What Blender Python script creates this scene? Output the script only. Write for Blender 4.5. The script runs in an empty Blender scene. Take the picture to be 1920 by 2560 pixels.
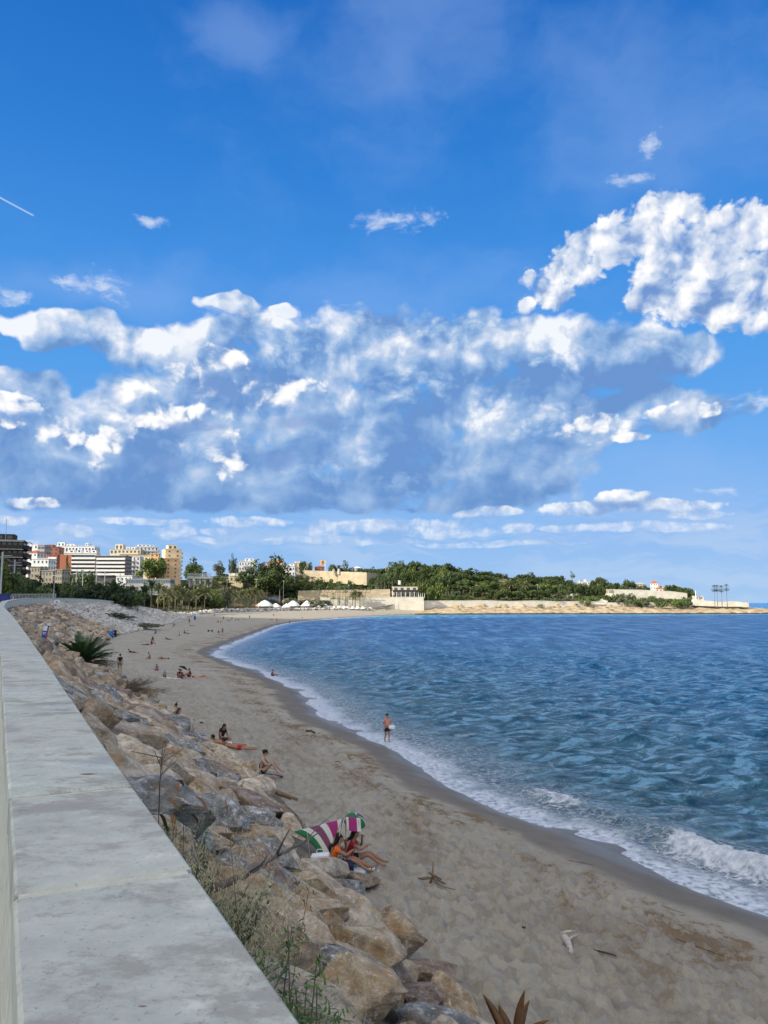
import bpy, bmesh, math, random
import numpy as np
from mathutils import Vector, Matrix, noise as mnoise, Euler
R = math.radians
scene = bpy.context.scene
col = scene.collection

# ------------------------------------------------------------------ camera
FPX, W0, H0 = 1950.0, 1920.0, 2560.0        # focal length and frame of the photograph, in its pixels
PITCH = math.atan(227.0/FPX)
CZ = 8.5                                     # eye height above the sea
cam = bpy.data.cameras.new('camera'); camo = bpy.data.objects.new('camera', cam); col.objects.link(camo)
camo.location = (0, 0, CZ); camo.rotation_euler = (math.pi/2 + PITCH, 0, 0)
cam.sensor_fit = 'HORIZONTAL'; cam.sensor_width = 36; cam.lens = FPX/W0*36
cam.clip_start = .1; cam.clip_end = 60000
scene.camera = camo

def ray(x, y):
    u = (x-W0/2)/FPX; v = (H0/2-y)/FPX
    return u, math.cos(PITCH)-v*math.sin(PITCH), math.sin(PITCH)+v*math.cos(PITCH)
def G(x, y, z=0.0):
    "where the sight line through a measured point meets the level z"
    a, b, c = ray(x, y); t = (z-CZ)/c
    return (a*t, b*t)
def D(x, y, dist):
    "point on a sight line at a forward distance"
    a, b, c = ray(x, y); t = dist/b
    return (a*t, dist, CZ+c*t)
def AE(x, y):
    a, b, c = ray(x, y)
    return math.degrees(math.atan2(a, b)), math.degrees(math.atan2(c, math.hypot(a, b)))

# ------------------------------------------------------------------ light
SUN_AZ, SUN_EL = -118.0, 27.0                # degrees; azimuth from +Y towards +X
scene.view_settings.view_transform = 'Standard'
scene.view_settings.look = 'None'
scene.view_settings.gamma = 1
scene.view_settings.exposure = 0.35
scene.view_settings.use_curve_mapping = False
scene.render.engine = 'CYCLES'

sl = bpy.data.lights.new('sun', 'SUN'); sl.energy = 4.6; sl.angle = R(.53); sl.color = (1, .92, .80)
so = bpy.data.objects.new('sun', sl); col.objects.link(so)
sd = Vector((math.sin(R(SUN_AZ))*math.cos(R(SUN_EL)), math.cos(R(SUN_AZ))*math.cos(R(SUN_EL)), math.sin(R(SUN_EL))))
so.rotation_euler = sd.to_track_quat('Z', 'Y').to_euler(); so.location = (0, 0, 300)

# ------------------------------------------------------------------ node helper
class S:
    "a socket with arithmetic"
    def __init__(s, nt, sock): s.nt, s.k = nt, sock
    def m(s, op, *a, clamp=False):
        n = s.nt.nodes.new('ShaderNodeMath'); n.operation = op; n.use_clamp = clamp
        for i, v in enumerate((s,)+a):
            if isinstance(v, S): s.nt.links.new(v.k, n.inputs[i])
            else: n.inputs[i].default_value = v
        return S(s.nt, n.outputs[0])
    def __add__(s, o): return s.m('ADD', o)
    def __radd__(s, o): return s.m('ADD', o)
    def __sub__(s, o): return s.m('SUBTRACT', o)
    def __rsub__(s, o): return (s*-1.0)+o
    def __mul__(s, o): return s.m('MULTIPLY', o)
    def __rmul__(s, o): return s.m('MULTIPLY', o)
    def __truediv__(s, o): return s.m('DIVIDE', o)
    def cl(s): return s.m('ADD', 0.0, clamp=True)
def const(nt, v):
    n = nt.nodes.new('ShaderNodeValue'); n.outputs[0].default_value = v; return S(nt, n.outputs[0])
def step(v, a, b, smooth=True):
    n = v.nt.nodes.new('ShaderNodeMapRange'); n.interpolation_type = 'SMOOTHSTEP' if smooth else 'LINEAR'
    v.nt.links.new(v.k, n.inputs[0])
    for i, q in ((1, a), (2, b)):
        if isinstance(q, S): v.nt.links.new(q.k, n.inputs[i])
        else: n.inputs[i].default_value = q
    return S(v.nt, n.outputs[0])
def comb(nt, x, y, z=0.0):
    n = nt.nodes.new('ShaderNodeCombineXYZ')
    for i, v in enumerate((x, y, z)):
        if isinstance(v, S): nt.links.new(v.k, n.inputs[i])
        else: n.inputs[i].default_value = v
    return S(nt, n.outputs[0])
def sep(v):
    n = v.nt.nodes.new('ShaderNodeSeparateXYZ'); v.nt.links.new(v.k, n.inputs[0])
    return [S(v.nt, o) for o in n.outputs]
def vm(v, op, *a, out=0):
    n = v.nt.nodes.new('ShaderNodeVectorMath'); n.operation = op
    for i, q in enumerate((v,)+a):
        if isinstance(q, S): v.nt.links.new(q.k, n.inputs[i])
        else: n.inputs[i].default_value = q
    return S(v.nt, n.outputs[out])
def noi(v, scale, detail=6, rough=.5, dist=0.0, color=False, kind='FBM', lac=2.0, d3='2D'):
    n = v.nt.nodes.new('ShaderNodeTexNoise'); n.noise_dimensions = d3
    n.noise_type = kind
    v.nt.links.new(v.k, n.inputs['Vector'])
    n.inputs['Scale'].default_value = scale; n.inputs['Detail'].default_value = detail
    n.inputs['Roughness'].default_value = rough; n.inputs['Distortion'].default_value = dist
    n.inputs['Lacunarity'].default_value = lac
    return S(v.nt, n.outputs['Color' if color else 'Fac'])
def vor(v, scale, feat='F1', rand=1.0, out='Distance', detail=0, rough=.5, smooth=.5, d3='2D', metric='EUCLIDEAN'):
    n = v.nt.nodes.new('ShaderNodeTexVoronoi'); n.feature = feat; n.voronoi_dimensions = d3; n.distance = metric
    v.nt.links.new(v.k, n.inputs['Vector']); n.inputs['Scale'].default_value = scale
    n.inputs['Randomness'].default_value = rand; n.inputs['Detail'].default_value = detail
    n.inputs['Roughness'].default_value = rough
    if feat == 'SMOOTH_F1': n.inputs['Smoothness'].default_value = smooth
    return S(v.nt, n.outputs[out])
def mixc(f, a, b, mode='MIX'):
    nt = next(q.nt for q in (f, a, b) if isinstance(q, S))
    n = nt.nodes.new('ShaderNodeMix'); n.data_type = 'RGBA'; n.blend_type = mode
    for i, q in ((0, f), (6, a), (7, b)):
        if isinstance(q, S): nt.links.new(q.k, n.inputs[i])
        elif i == 0: n.inputs[0].default_value = q
        else: n.inputs[i].default_value = (q[0], q[1], q[2], 1)
    return S(nt, n.outputs[2])
def ramp(v, stops, interp='LINEAR'):
    n = v.nt.nodes.new('ShaderNodeValToRGB'); v.nt.links.new(v.k, n.inputs[0])
    e = n.color_ramp.elements; n.color_ramp.interpolation = interp
    while len(e) < len(stops): e.new(0.5)
    for q, (p, c) in zip(e, stops):
        q.position = p; q.color = (c[0], c[1], c[2], 1)
    return S(v.nt, n.outputs[0])
def srgb(r, g, b):
    f = lambda c: (c/255/12.92) if c/255 <= .04045 else ((c/255+.055)/1.055)**2.4
    return (f(r), f(g), f(b))

# ------------------------------------------------------------------ sky
world = bpy.data.worlds.new('World'); scene.world = world; world.use_nodes = True
def build_world():
    nt = world.node_tree; nt.nodes.clear(); L = nt.links
    bg = nt.nodes.new('ShaderNodeBackground'); out = nt.nodes.new('ShaderNodeOutputWorld')
    STR = .10
    bg.inputs[1].default_value = STR
    L.new(bg.outputs[0], out.inputs[0])
    sk = nt.nodes.new('ShaderNodeTexSky'); sk.sky_type = 'NISHITA'; sk.sun_disc = False
    sk.sun_elevation = R(SUN_EL); sk.sun_rotation = R(SUN_AZ); sk.altitude = 0
    sk.air_density = 1.0; sk.dust_density = .5; sk.ozone_density = 1.0
    tc = nt.nodes.new('ShaderNodeTexCoord'); dirv = S(nt, tc.outputs['Generated'])
    x, y, z = sep(dirv)
    A = x.m('ARCTAN2', y)*57.2958
    E = z.m('ARCSINE')*57.2958
    p = comb(nt, A, E, 0.0)
    # domain warp
    w = noi(p, .16, 3, .55, color=True)
    wv = vm(vm(w, 'SUBTRACT', (.5, .5, .5)), 'MULTIPLY', (5.0, 3.0, 0))
    q = vm(p, 'ADD', wv)
    w2 = noi(p, .9, 3, .5, color=True)
    q2 = vm(vm(p, 'ADD', vm(wv, 'MULTIPLY', (.42, .42, 0))), 'ADD', vm(vm(w2, 'SUBTRACT', (.5, .5, .5)), 'MULTIPLY', (.35, .3, 0)))
    EXP = 2**(-scene.view_settings.exposure)/STR
    def c(r, g, b, k=1.0): 
        s = srgb(r, g, b); return (s[0]*EXP*k, s[1]*EXP*k, s[2]*EXP*k)
    def blobs(src, lst, sm=.25):
        cur = None
        for (bx, by, rx, ry) in lst:
            a0, e0 = AE(bx*1.1573, by*1.1573)
            sx = math.cos(R(a0))**2*57.3*1.1573/FPX     # degrees per photo unit
            n = nt.nodes.new('ShaderNodeVectorMath'); n.operation = 'MULTIPLY_ADD'
            L.new(src.k, n.inputs[0])
            n.inputs[1].default_value = (1/(rx*sx), 1/(ry*sx), 0)
            n.inputs[2].default_value = (-a0/(rx*sx), -e0/(ry*sx), 0)
            r = vm(S(nt, n.outputs[0]), 'LENGTH', out=1)
            cur = r if cur is None else cur.m('SMOOTH_MIN', r, sm)
        return 1.0-cur
    def field(src, sc, sy=1.35, det=8):
        s = vm(src, 'MULTIPLY', (1, sy, 1))
        f = noi(s, sc, det, .56)
        v = vor(s, sc*1.9, 'F1', detail=2, rough=.5)
        return f*.95 + (0.50-v)*.36
    off = (-.55, .75, 0)
    # base sky
    base = S(nt, sk.outputs[0])
    def el(yy): return AE(960, yy)[1]/60
    grad = ramp((E/60).cl(), [(0, c(160, 200, 242)), (el(1350), c(138, 186, 242)), (el(1150), c(106, 172, 240)), (el(950), c(84, 160, 236)), (el(700), c(66, 146, 230)), (el(400), c(44, 128, 216)), (el(0), c(26, 108, 198)), (1, c(16, 84, 170))])
    base = mixc(.05, grad, base)
    colr = base
    # thin high veil
    veil = noi(vm(vm(q, 'MULTIPLY', (.5, 1, 1)), 'ADD', (3, 7, 0)), .12, 7, .58)
    vb = blobs(q, [(1400, 250, 480, 330), (870, 150, 330, 300), (760, 640, 420, 90), (820, 660, 700, 170), (1350, 1160, 700, 150), (1500, 1010, 330, 160), (150, 1130, 500, 80), (250, 640, 300, 70),(520,60,160,80)], .3)
    va = step(vb.cl()*.9+(veil-.5)*1.6, .05, .95)*.27
    colr = mixc(va, colr, c(165, 195, 242))
    hz = step(E, 8.5, 4.0)*step(noi(vm(q, 'MULTIPLY', (.14, 1.0, 1)), .75, 7, .62), .38, .66)*step(E, -1.0, .6)
    colr = mixc(hz*.55, colr, c(186, 210, 242))
    # ---- big soft mass
    F2 = field(q2, .62, 1.25, 9)
    F2b = noi(vm(q2, 'ADD', (-.34, .50, 0)), .62, 3, .45); F2a = noi(q2, .62, 3, .45)
    F2d = noi(q2, .42, 3, .5); F2c = noi(vm(q2, 'ADD', (-.7, 1.0, 0)), .42, 3, .5)
    F1 = field(q2, .17)
    F1b = noi(vm(q2, 'ADD', off), .24, 5, .5); F1a = noi(q2, .24, 5, .5)
    F1c = noi(vm(q2, 'ADD', (-1.6, 2.2, 0)), .17, 3, .5)
    F1d = noi(q2, .17, 3, .5)
    m1 = [(640, 930, 400, 210), (980, 940, 400, 215), (900, 760, 330, 110), (1120, 760, 330, 85), (1330, 775, 300, 65), (1400, 885, 230, 70), (1180, 1000, 170, 110), (420, 1040, 520, 90), (90, 1010, 290, 135), (330, 900, 170, 130), (150, 715, 170, 50), (300, 745, 160, 55), (560, 780, 240, 110), (60, 830, 150, 60), (500, 665, 70, 28), (625, 680, 45, 20), (180, 905, 120, 60),
          (700, 1075, 620, 45)]
    C1 = blobs(q, m1, .3)
    C1s = blobs(vm(q, 'ADD', (-.9, 1.5, 0)), m1[:17], .3)
    d1 = (C1*1.9).m('MINIMUM', .62) + (F1-.50)*1.15
    a1 = step(d1, .02, .36)
    # flat cloud base: stop at low elevation
    e_base = AE(700*1.1573, 1112*1.1573)[1]
    n0 = noi(p, .5, 4, .5)
    lowcut = step(E+(n0-.5)*.7-A*.012, e_base-.12, e_base+.30)
    a1 = a1*lowcut
    hi = step(E, AE(960, 1080*1.157)[1], AE(960, 760*1.157)[1], False)
    lt = .22+hi*.26 + (C1-C1s)*.40 + ((F1a-F1b)*1.7 + (F1-.5)*.75 + (F1d-F1c)*1.5 + (F1d-.5)*.6 + (F2-.5)*.48 + (F2a-F2b)*.35)*(hi*.6+.5)
    mB = blobs(q2, [(700, 1025, 90, 45), (860, 1040, 80, 40), (890, 835, 150, 60), (1050, 885, 70, 60), (1180, 900, 130, 60), (950, 700, 190, 40), (1200, 780, 120, 40), (640, 760, 90, 50), (800, 1000, 60, 40)], .3)
    lt = lt + step(mB*.8+(F2-.5)*1.1, .05, .8)*.34
    thin = step(d1, .75, .0)
    lt = lt + thin*.14
    K1 = ramp(lt.cl(), [(0, c(108, 150, 208)), (.22, c(130, 168, 218)), (.45, c(156, 188, 228)), (.66, c(190, 208, 236)), (.86, c(222, 231, 246)), (1, c(246, 249, 255))])
    colr = mixc(a1*.97, colr, K1)
    # ---- bright cumulus in front
    m2 = [(425, 800, 75, 70), (480, 790, 60, 40), (555, 845, 55, 45), (640, 855, 80, 42), (290, 860, 65, 50), (255, 920, 45, 90), (380, 905, 150, 38), (480, 965, 55, 60), (500, 1020, 40, 45), (375, 960, 40, 25), (35, 890, 70, 55), (125, 940, 70, 50), (215, 985, 40, 55), (75, 1085, 80, 17), (1290, 925, 90, 40), (1480, 885, 100, 30), (1350, 945, 60, 16),
          # the broken cumulus at the upper right
          (1440, 490, 120, 85), (1330, 520, 110, 60), (1560, 520, 150, 90), (1640, 560, 110, 110), (1255, 560, 75, 65), (1200, 620, 60, 55), (1430, 590, 90, 60), (1500, 640, 130, 75), (1650, 480, 60, 40), (1560, 680, 70, 50), (1390, 650, 50, 40), (1530, 600, 140, 70), (1450, 560, 90, 60), (1620, 630, 90, 70), (1135, 660, 25, 22), (1140, 598, 18, 18), (1640, 700, 45, 30),
          
          # low far row
          (800, 1140, 110, 22), (900, 1135, 130, 20), (700, 1150, 45, 28), (1350, 1080, 70, 24), (1430, 1095, 140, 20), (1250, 1105, 100, 20), (1120, 1145, 45, 16), (1060, 1110, 90, 14), (1230, 1145, 90, 10), (540, 1130, 100, 15), (370, 1150, 55, 26), (150, 1145, 30, 18), (185, 1148, 28, 18), (590, 1172, 45, 10), (470, 1148, 60, 10), (1500, 1112, 90, 12), (20, 1120, 60, 14), (50,1170,50,10), (760, 1168, 200, 12), (300, 1125, 120, 10), (1050, 1175, 220, 9), (1400, 1140, 200, 14), (430, 1165, 100, 8), (950, 1150, 160, 14)]
    F4 = noi(vm(q2, 'MULTIPLY', (.8, 1.5, 1)), 1.1, 8, .62)
    C2 = blobs(vm(p, 'ADD', vm(wv, 'MULTIPLY', (.3, .3, 0))), m2, .18)
    C2s = blobs(vm(vm(p, 'ADD', vm(wv, 'MULTIPLY', (.3, .3, 0))), 'ADD', (-.35, .62, 0)), m2[:48], .18)
    d2 = (C2*2.0).m('MINIMUM', .66) + (F2-.50)*1.08
    a2 = step(d2, .0, .42+.0)*step(E, 5.2, 8.0)+step(d2+(F4-.5)*.9, -.02, .95)*(1.0-step(E, 5.2, 8.0))
    low = step(E, 4.5, 8.5)
    lt2 = .60 + (C2-C2s).m('MINIMUM', .5)*.45 + (F2a-F2b)*1.0 + (F2d-F2c)*1.2 + (F2-.5)*.6
    K2 = ramp(lt2.cl(), [(0, c(118, 152, 208)), (.3, c(158, 184, 224)), (.55, c(206, 219, 240)), (.78, c(240, 243, 250)), (1, c(255, 255, 255, 1.08))])
    K2 = mixc((1.0-low)*.35, K2, c(190, 210, 240))
    fade = (1.0-(1.0-step(lt2, .42, .86))*a1*step(E, 5.5, 7.0)*.85)*(step(E, 4.0, 7.5)*.42+.58)
    colr = mixc(a2*.96*fade, colr, K2)
    # little torn scraps
    m4 = [(850, 476, 110, 26), (920, 466, 50, 20), (1410, 308, 45, 40), (1370, 385, 70, 20), (325, 474, 60, 16), (215, 622, 90, 45), (140, 605, 50, 26), (1640, 862, 80, 26), (1640, 700, 60, 40), (1138, 600, 28, 28), (1130, 660, 30, 30), (30, 640, 60, 30), (500, 668, 80, 32), (625, 680, 60, 24), (1560, 1055, 50, 16), (1508, 1053, 22, 12), (740, 690, 80, 30)]
    C4 = blobs(q2, m4, .15)
    a4 = step(C4*.75+(F4-.5)*1.5, .12, .95)
    colr = mixc(a4*.7, colr, c(222, 232, 248))
    # shaded pockets of the middle cumulus
    m3 = [(480, 850, 110, 45), (640, 905, 130, 30), (420, 915, 120, 14), (330, 1000, 120, 60), (620, 985, 150, 60), (1240, 875, 60, 16)]
    C3 = blobs(q, m3, .3)
    a3 = step(C3*1.1+(F1-.52)*1.2+(F2-.52)*.5, .10, .7)*.62
    colr = mixc(a3, colr, c(124, 158, 212))
    # vapour trail
    a0, e0 = AE(0, 494); a1_, e1 = AE(88, 541)
    dx, dy = a1_-a0, e1-e0; ln = math.hypot(dx, dy); ux, uy = dx/ln, dy/ln
    al = (A-a0)*ux+(E-e0)*uy
    pe = ((A-a0)*(-uy)+(E-e0)*ux).m('ABSOLUTE')
    tr = step(pe, .075, .02)*step(al, ln, ln-.25)*step(al, -6.0, 0.0)
    colr = mixc(tr*.55, colr, c(215, 230, 250))
    # scattered clouds outside the view, brightened and warmed as added fill light
    far = noi(vm(p, 'MULTIPLY', (.6, 1.2, 1)), .07, 7, .55)
    outm = (1.0-step(y, .35, .60)).m('MAXIMUM', step(E, 45, 62))*step(E, 88, 60)*step(E, -1, 8)
    of = step(far, .40, .56)*outm*.9
    sunny = step(vm(dirv, 'DOT_PRODUCT', tuple(sd), out=1), -.4, 1.0)
    kf = mixc(sunny, c(236, 237, 238), c(255, 247, 232, 2.9))
    colr = mixc(of, colr, kf)
    # below the horizon nothing is seen: keep the horizon colour
    L.new(colr.k, bg.inputs[0])
    world.cycles.sampling_method = 'MANUAL'; world.cycles.sample_map_resolution = 256
build_world()

# ------------------------------------------------------------------ object helpers
def tag(o, label=None, cat=None, group=None, kind=None):
    if label: o['label'] = label
    if cat: o['category'] = cat
    if group: o['group'] = group
    if kind: o['kind'] = kind
    return o
def link(o, parent=None):
    col.objects.link(o)
    if parent: o.parent = parent
    return o
def empty(name, loc=(0, 0, 0), rz=0.0):
    o = bpy.data.objects.new(name, None); o.location = loc; o.rotation_euler = (0, 0, rz); o.empty_display_size = .3
    return link(o)
def mesh_obj(name, verts, faces, mat=None, parent=None, smooth=False):
    me = bpy.data.meshes.new(name); me.from_pydata([tuple(v) for v in verts], [], faces)
    if smooth: me.polygons.foreach_set('use_smooth', [True]*len(me.polygons))
    me.update()
    o = bpy.data.objects.new(name, me)
    if mat: me.materials.append(mat)
    return link(o, parent)
def np_mesh(name, verts, quads, mat=None, smooth=True):
    me = bpy.data.meshes.new(name)
    n = len(verts); k = quads.shape[1]; q = len(quads)
    me.vertices.add(n); me.vertices.foreach_set('co', verts.astype(np.float32).ravel())
    me.loops.add(q*k); me.loops.foreach_set('vertex_index', quads.astype(np.int32).ravel())
    me.polygons.add(q); me.polygons.foreach_set('loop_start', np.arange(0, q*k, k, dtype=np.int32))
    try: me.polygons.foreach_set('loop_total', np.full(q, k, dtype=np.int32))
    except Exception: pass
    me.polygons.foreach_set('use_smooth', np.full(q, smooth, dtype=bool))
    me.update(calc_edges=True)
    if mat: me.materials.append(mat)
    return me
def attr(me, name, vals):
    a = me.attributes.new(name, 'FLOAT', 'POINT'); a.data.foreach_set('value', vals.astype(np.float32))
class MB:
    "collects simple solids into one mesh"
    def __init__(s): s.v, s.f = [], []
    def box(s, x0, y0, z0, x1, y1, z1, M=None):
        i = len(s.v); P = [(x0, y0, z0), (x1, y0, z0), (x1, y1, z0), (x0, y1, z0), (x0, y0, z1), (x1, y0, z1), (x1, y1, z1), (x0, y1, z1)]
        if M is not None: P = [tuple(M @ Vector(p)) for p in P]
        s.v += P; s.f += [tuple(i+k for k in q) for q in ((0, 3, 2, 1), (4, 5, 6, 7), (0, 1, 5, 4), (1, 2, 6, 5), (2, 3, 7, 6), (3, 0, 4, 7))]
        return s
    def tube(s, pts, rad, n=6, cap=True):
        pts = [Vector(p) for p in pts]
        if not hasattr(rad, '__len__'): rad = [rad]*len(pts)
        i0 = len(s.v)
        for k, p in enumerate(pts):
            d = (pts[min(k+1, len(pts)-1)]-pts[max(k-1, 0)]).normalized()
            a = d.orthogonal().normalized() if abs(d.z) < .95 else Vector((1, 0, 0)).cross(d).normalized()
            a = (Vector((0, 0, 1)).cross(d)).normalized() if abs(d.z) < .95 else a
            b = d.cross(a)
            for j in range(n):
                t = 2*math.pi*j/n; s.v.append(tuple(p+(a*math.cos(t)+b*math.sin(t))*rad[k]))
        for k in range(len(pts)-1):
            for j in range(n):
                s.f.append((i0+k*n+j, i0+k*n+(j+1) % n, i0+(k+1)*n+(j+1) % n, i0+(k+1)*n+j))
        if cap:
            s.f.append(tuple(i0+j for j in range(n))[::-1]); s.f.append(tuple(i0+(len(pts)-1)*n+j for j in range(n)))
        return s
    def quad(s, a, b, c, d):
        i = len(s.v); s.v += [tuple(a), tuple(b), tuple(c), tuple(d)]; s.f.append((i, i+1, i+2, i+3)); return s
    def tri(s, a, b, c):
        i = len(s.v); s.v += [tuple(a), tuple(b), tuple(c)]; s.f.append((i, i+1, i+2)); return s
    def poly(s, pts):
        i = len(s.v); s.v += [tuple(p) for p in pts]; s.f.append(tuple(range(i, i+len(pts)))); return s
    def build(s, name, mat=None, parent=None, smooth=False):
        return mesh_obj(name, s.v, s.f, mat, parent, smooth)
def copy_tree(o, parent=None):
    c = o.copy(); col.objects.link(c); c.parent = parent
    for ch in list(o.children):
        copy_tree(ch, c)
    return c

# ------------------------------------------------------------------ materials
def new_mat(name):
    m = bpy.data.materials.new(name); m.use_nodes = True; nt = m.node_tree; nt.nodes.clear()
    b = nt.nodes.new('ShaderNodeBsdfPrincipled'); o = nt.nodes.new('ShaderNodeOutputMaterial')
    nt.links.new(b.outputs[0], o.inputs[0])
    return m, nt, b
def setin(nt, b, name, v):
    if isinstance(v, S): nt.links.new(v.k, b.inputs[name])
    elif hasattr(v, '__len__') and len(v) == 3: b.inputs[name].default_value = (v[0], v[1], v[2], 1)
    else: b.inputs[name].default_value = v
def bump(nt, b, h, strength=.5, dist=.02):
    n = nt.nodes.new('ShaderNodeBump'); n.inputs['Strength'].default_value = strength; n.inputs['Distance'].default_value = dist
    nt.links.new(h.k, n.inputs['Height']); nt.links.new(n.outputs[0], b.inputs['Normal']); return n
def coords(nt, kind='Object'):
    n = nt.nodes.new('ShaderNodeTexCoord'); return S(nt, n.outputs[kind])
def geo_pos(nt):
    n = nt.nodes.new('ShaderNodeNewGeometry'); return S(nt, n.outputs['Position'])
def rnd(nt):
    n = nt.nodes.new('ShaderNodeObjectInfo'); return S(nt, n.outputs['Random'])
def attrn(nt, name):
    n = nt.nodes.new('ShaderNodeAttribute'); n.attribute_name = name; return S(nt, n.outputs['Fac'])
_cache = {}
def flat(name, c, rough=.7, var=.12, scale=3.0, bmp=.0, metal=0.0, spec=.35):
    "plain coloured material with a little mottling"
    key = (name, c, rough)
    if key in _cache: return _cache[key]
    m, nt, b = new_mat(name)
    p = coords(nt)
    n = noi(p, scale, 5, .6, d3='3D')
    setin(nt, b, 'Base Color', mixc(1.0, c, ramp(n, [(.25, (1-var,)*3), (.75, (1+var,)*3)]), 'MULTIPLY'))
    setin(nt, b, 'Roughness', rough); setin(nt, b, 'Metallic', metal); b.inputs['Specular IOR Level'].default_value = spec
    if bmp: bump(nt, b, noi(p, scale*6, 4, .6, d3='3D'), bmp, .02)
    _cache[key] = m
    return m

# ------------------------------------------------------------------ numpy noise
_rng = np.random.default_rng(7)
_perm = _rng.permutation(512); _perm = np.concatenate([_perm, _perm, _perm])
_grad = _rng.random(512)*2*np.pi
def pn(x, y):
    xi = np.floor(x).astype(int); yi = np.floor(y).astype(int); xf = x-xi; yf = y-yi
    u = xf*xf*xf*(xf*(xf*6-15)+10); v = yf*yf*yf*(yf*(yf*6-15)+10)
    def g(i, j):
        h = _grad[_perm[(_perm[(xi+i) % 512]+(yi+j)) % 512]]
        return np.cos(h)*(xf-i)+np.sin(h)*(yf-j)
    return ((g(0, 0)*(1-u)+g(1, 0)*u)*(1-v)+(g(0, 1)*(1-u)+g(1, 1)*u)*v)*1.4
def fbm(x, y, o=4, r=.5):
    s = 0; a = 1; t = 0
    for k in range(o):
        s = s+a*pn(x*2**k+k*17.3, y*2**k-k*9.1); t += a; a *= r
    return s/t
def sst(a, b, x):
    t = np.clip((x-a)/(b-a), 0, 1); return t*t*(3-2*t)

# ------------------------------------------------------------------ the lie of the land (plan, metres; y runs away from the wall's bend)
SHORE = [(44, -30), (34, -12), (26, 0), (19, 9.5), (14, 17), (10.63, 22.2), (9.1, 25.0), (8.06, 27.25), (7.0, 29.1), (5.6, 31.7), (4.7, 33.2), (3.53, 36.0), (2.75, 38), (1.9, 42), (.5, 47.3), (-1.5, 51.4), (-3.6, 56), (-5.2, 63), (-7.4, 74), (-11.7, 87.5), (-17.3, 102.6), (-24.4, 119), (-28.9, 132), (-31.2, 152), (-33.8, 192), (-37.1, 243), (-41, 304), (-39, 365), (-22, 452), (8, 545), (30, 566), (58, 576), (95, 583), (133, 590), (165, 592), (197, 597), (235, 601), (277, 606), (300, 607), (318, 612), (334, 622), (336, 640), (318, 662), (250, 720), (120, 860), (120, 1500)]
FOOT = [(16, -30), (9, -5), (7, 0), (4.5, 6), (2.5, 11), (1.34, 13.36), (.27, 16.08), (-.64, 19), (-1.04, 20.6), (-2.5, 24.3), (-4.06, 29.5), (-5.65, 32.8), (-7.5, 36), (-10.8, 43.5), (-14.2, 51), (-23.3, 69), (-32.4, 90), (-45, 125), (-56, 165), (-62.6, 205), (-72, 270), (-86, 340), (-96, 398), (-92, 440), (-78, 485), (-50, 535), (-12, 575), (30, 592), (80, 600), (140, 611), (200, 618), (260, 626), (292, 630), (296, 645), (250, 700), (110, 860), (110, 1500)]
WALL = [(13.5, -26), (2.15, -3.1), (.62, .07), (-.16, 1.70), (-1.36, 4.14), (-2.50, 6.5), (-5.05, 11.8), (-12.3, 26.8), (-27.0, 56.9), (-49, 101), (-63.5, 133), (-72, 163), (-76.5, 195), (-81, 230), (-88, 272), (-97, 330), (-103, 390)]
WALLZ = [7.65]*8 + [7.72, 8.05, 9.0, 9.55, 9.65, 9.3, 8.35, 6.1, 4.3]

def chaikin(P, n=2):
    P = [np.array(p, float) for p in P]
    for _ in range(n):
        Q = [P[0]]
        for a, b in zip(P[:-1], P[1:]): Q += [a*.75+b*.25, a*.25+b*.75]
        Q.append(P[-1]); P = Q
    return np.array(P)
SH = chaikin(SHORE, 1); FT = chaikin(FOOT, 1)
WL = np.array([(a, b, c) for (a, b), c in zip(WALL, WALLZ)], float)
WL = chaikin(WL[:, :3], 1)
def pdist(P, x, y, val=None):
    best = np.full(x.shape, 1e12); bv = np.zeros(x.shape); bl = np.zeros(x.shape); acc = 0
    for i in range(len(P)-1):
        ax, ay = P[i][0], P[i][1]; bx, by = P[i+1][0], P[i+1][1]
        dx, dy = bx-ax, by-ay; l2 = dx*dx+dy*dy+1e-12
        t = np.clip(((x-ax)*dx+(y-ay)*dy)/l2, 0, 1)
        d = (x-ax-t*dx)**2+(y-ay-t*dy)**2
        m = d < best
        best = np.where(m, d, best)
        if val is not None: bv = np.where(m, val[i]*(1-t)+val[i+1]*t, bv)
        bl = np.where(m, acc+t*math.sqrt(l2), bl); acc += math.sqrt(l2)
    return np.sqrt(best), bv, bl
def inside(poly, x, y):
    c = np.zeros(x.shape, bool); n = len(poly)
    for i in range(n):
        x0, y0 = poly[i][0], poly[i][1]; x1, y1 = poly[(i+1) % n][0], poly[(i+1) % n][1]
        if y0 == y1: continue
        m = ((y0 > y) != (y1 > y)) & (x < (x1-x0)*(y-y0)/(y1-y0)+x0)
        c ^= m
    return c
FAR = [(-3000, 1500), (-3000, -30)]
POLY_LAND = [tuple(p) for p in SH]+FAR
POLY_IN = [tuple(p) for p in FT]+FAR
POLY_W = [(p[0], p[1]) for p in WL]+[(-104, 430), (-98, 460), (-3000, 460), (-3000, -26)]
UX = [-60, 200, 480, 560, 700, 800, 1000, 1200, 1400, 1500, 1600, 1720, 1800, 1880, 1960]
HT = [22, 22, 25, 29, 32, 33, 31, 31, 26, 23, 15, 12, 9, 7.6, 7]
def zones(x, y):
    "distances and zone flags at plan points"
    x = np.asarray(x, float); y = np.asarray(y, float)
    land = inside(POLY_LAND, x, y); inl = inside(POLY_IN, x, y); wal = inside(POLY_W, x, y)
    ds, _, al = pdist(SH, x, y); df, _, _ = pdist(FT, x, y)
    dw, zw, _ = pdist(WL, x, y, WL[:, 2])
    return land, inl, wal, ds, df, dw, zw, al
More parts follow.
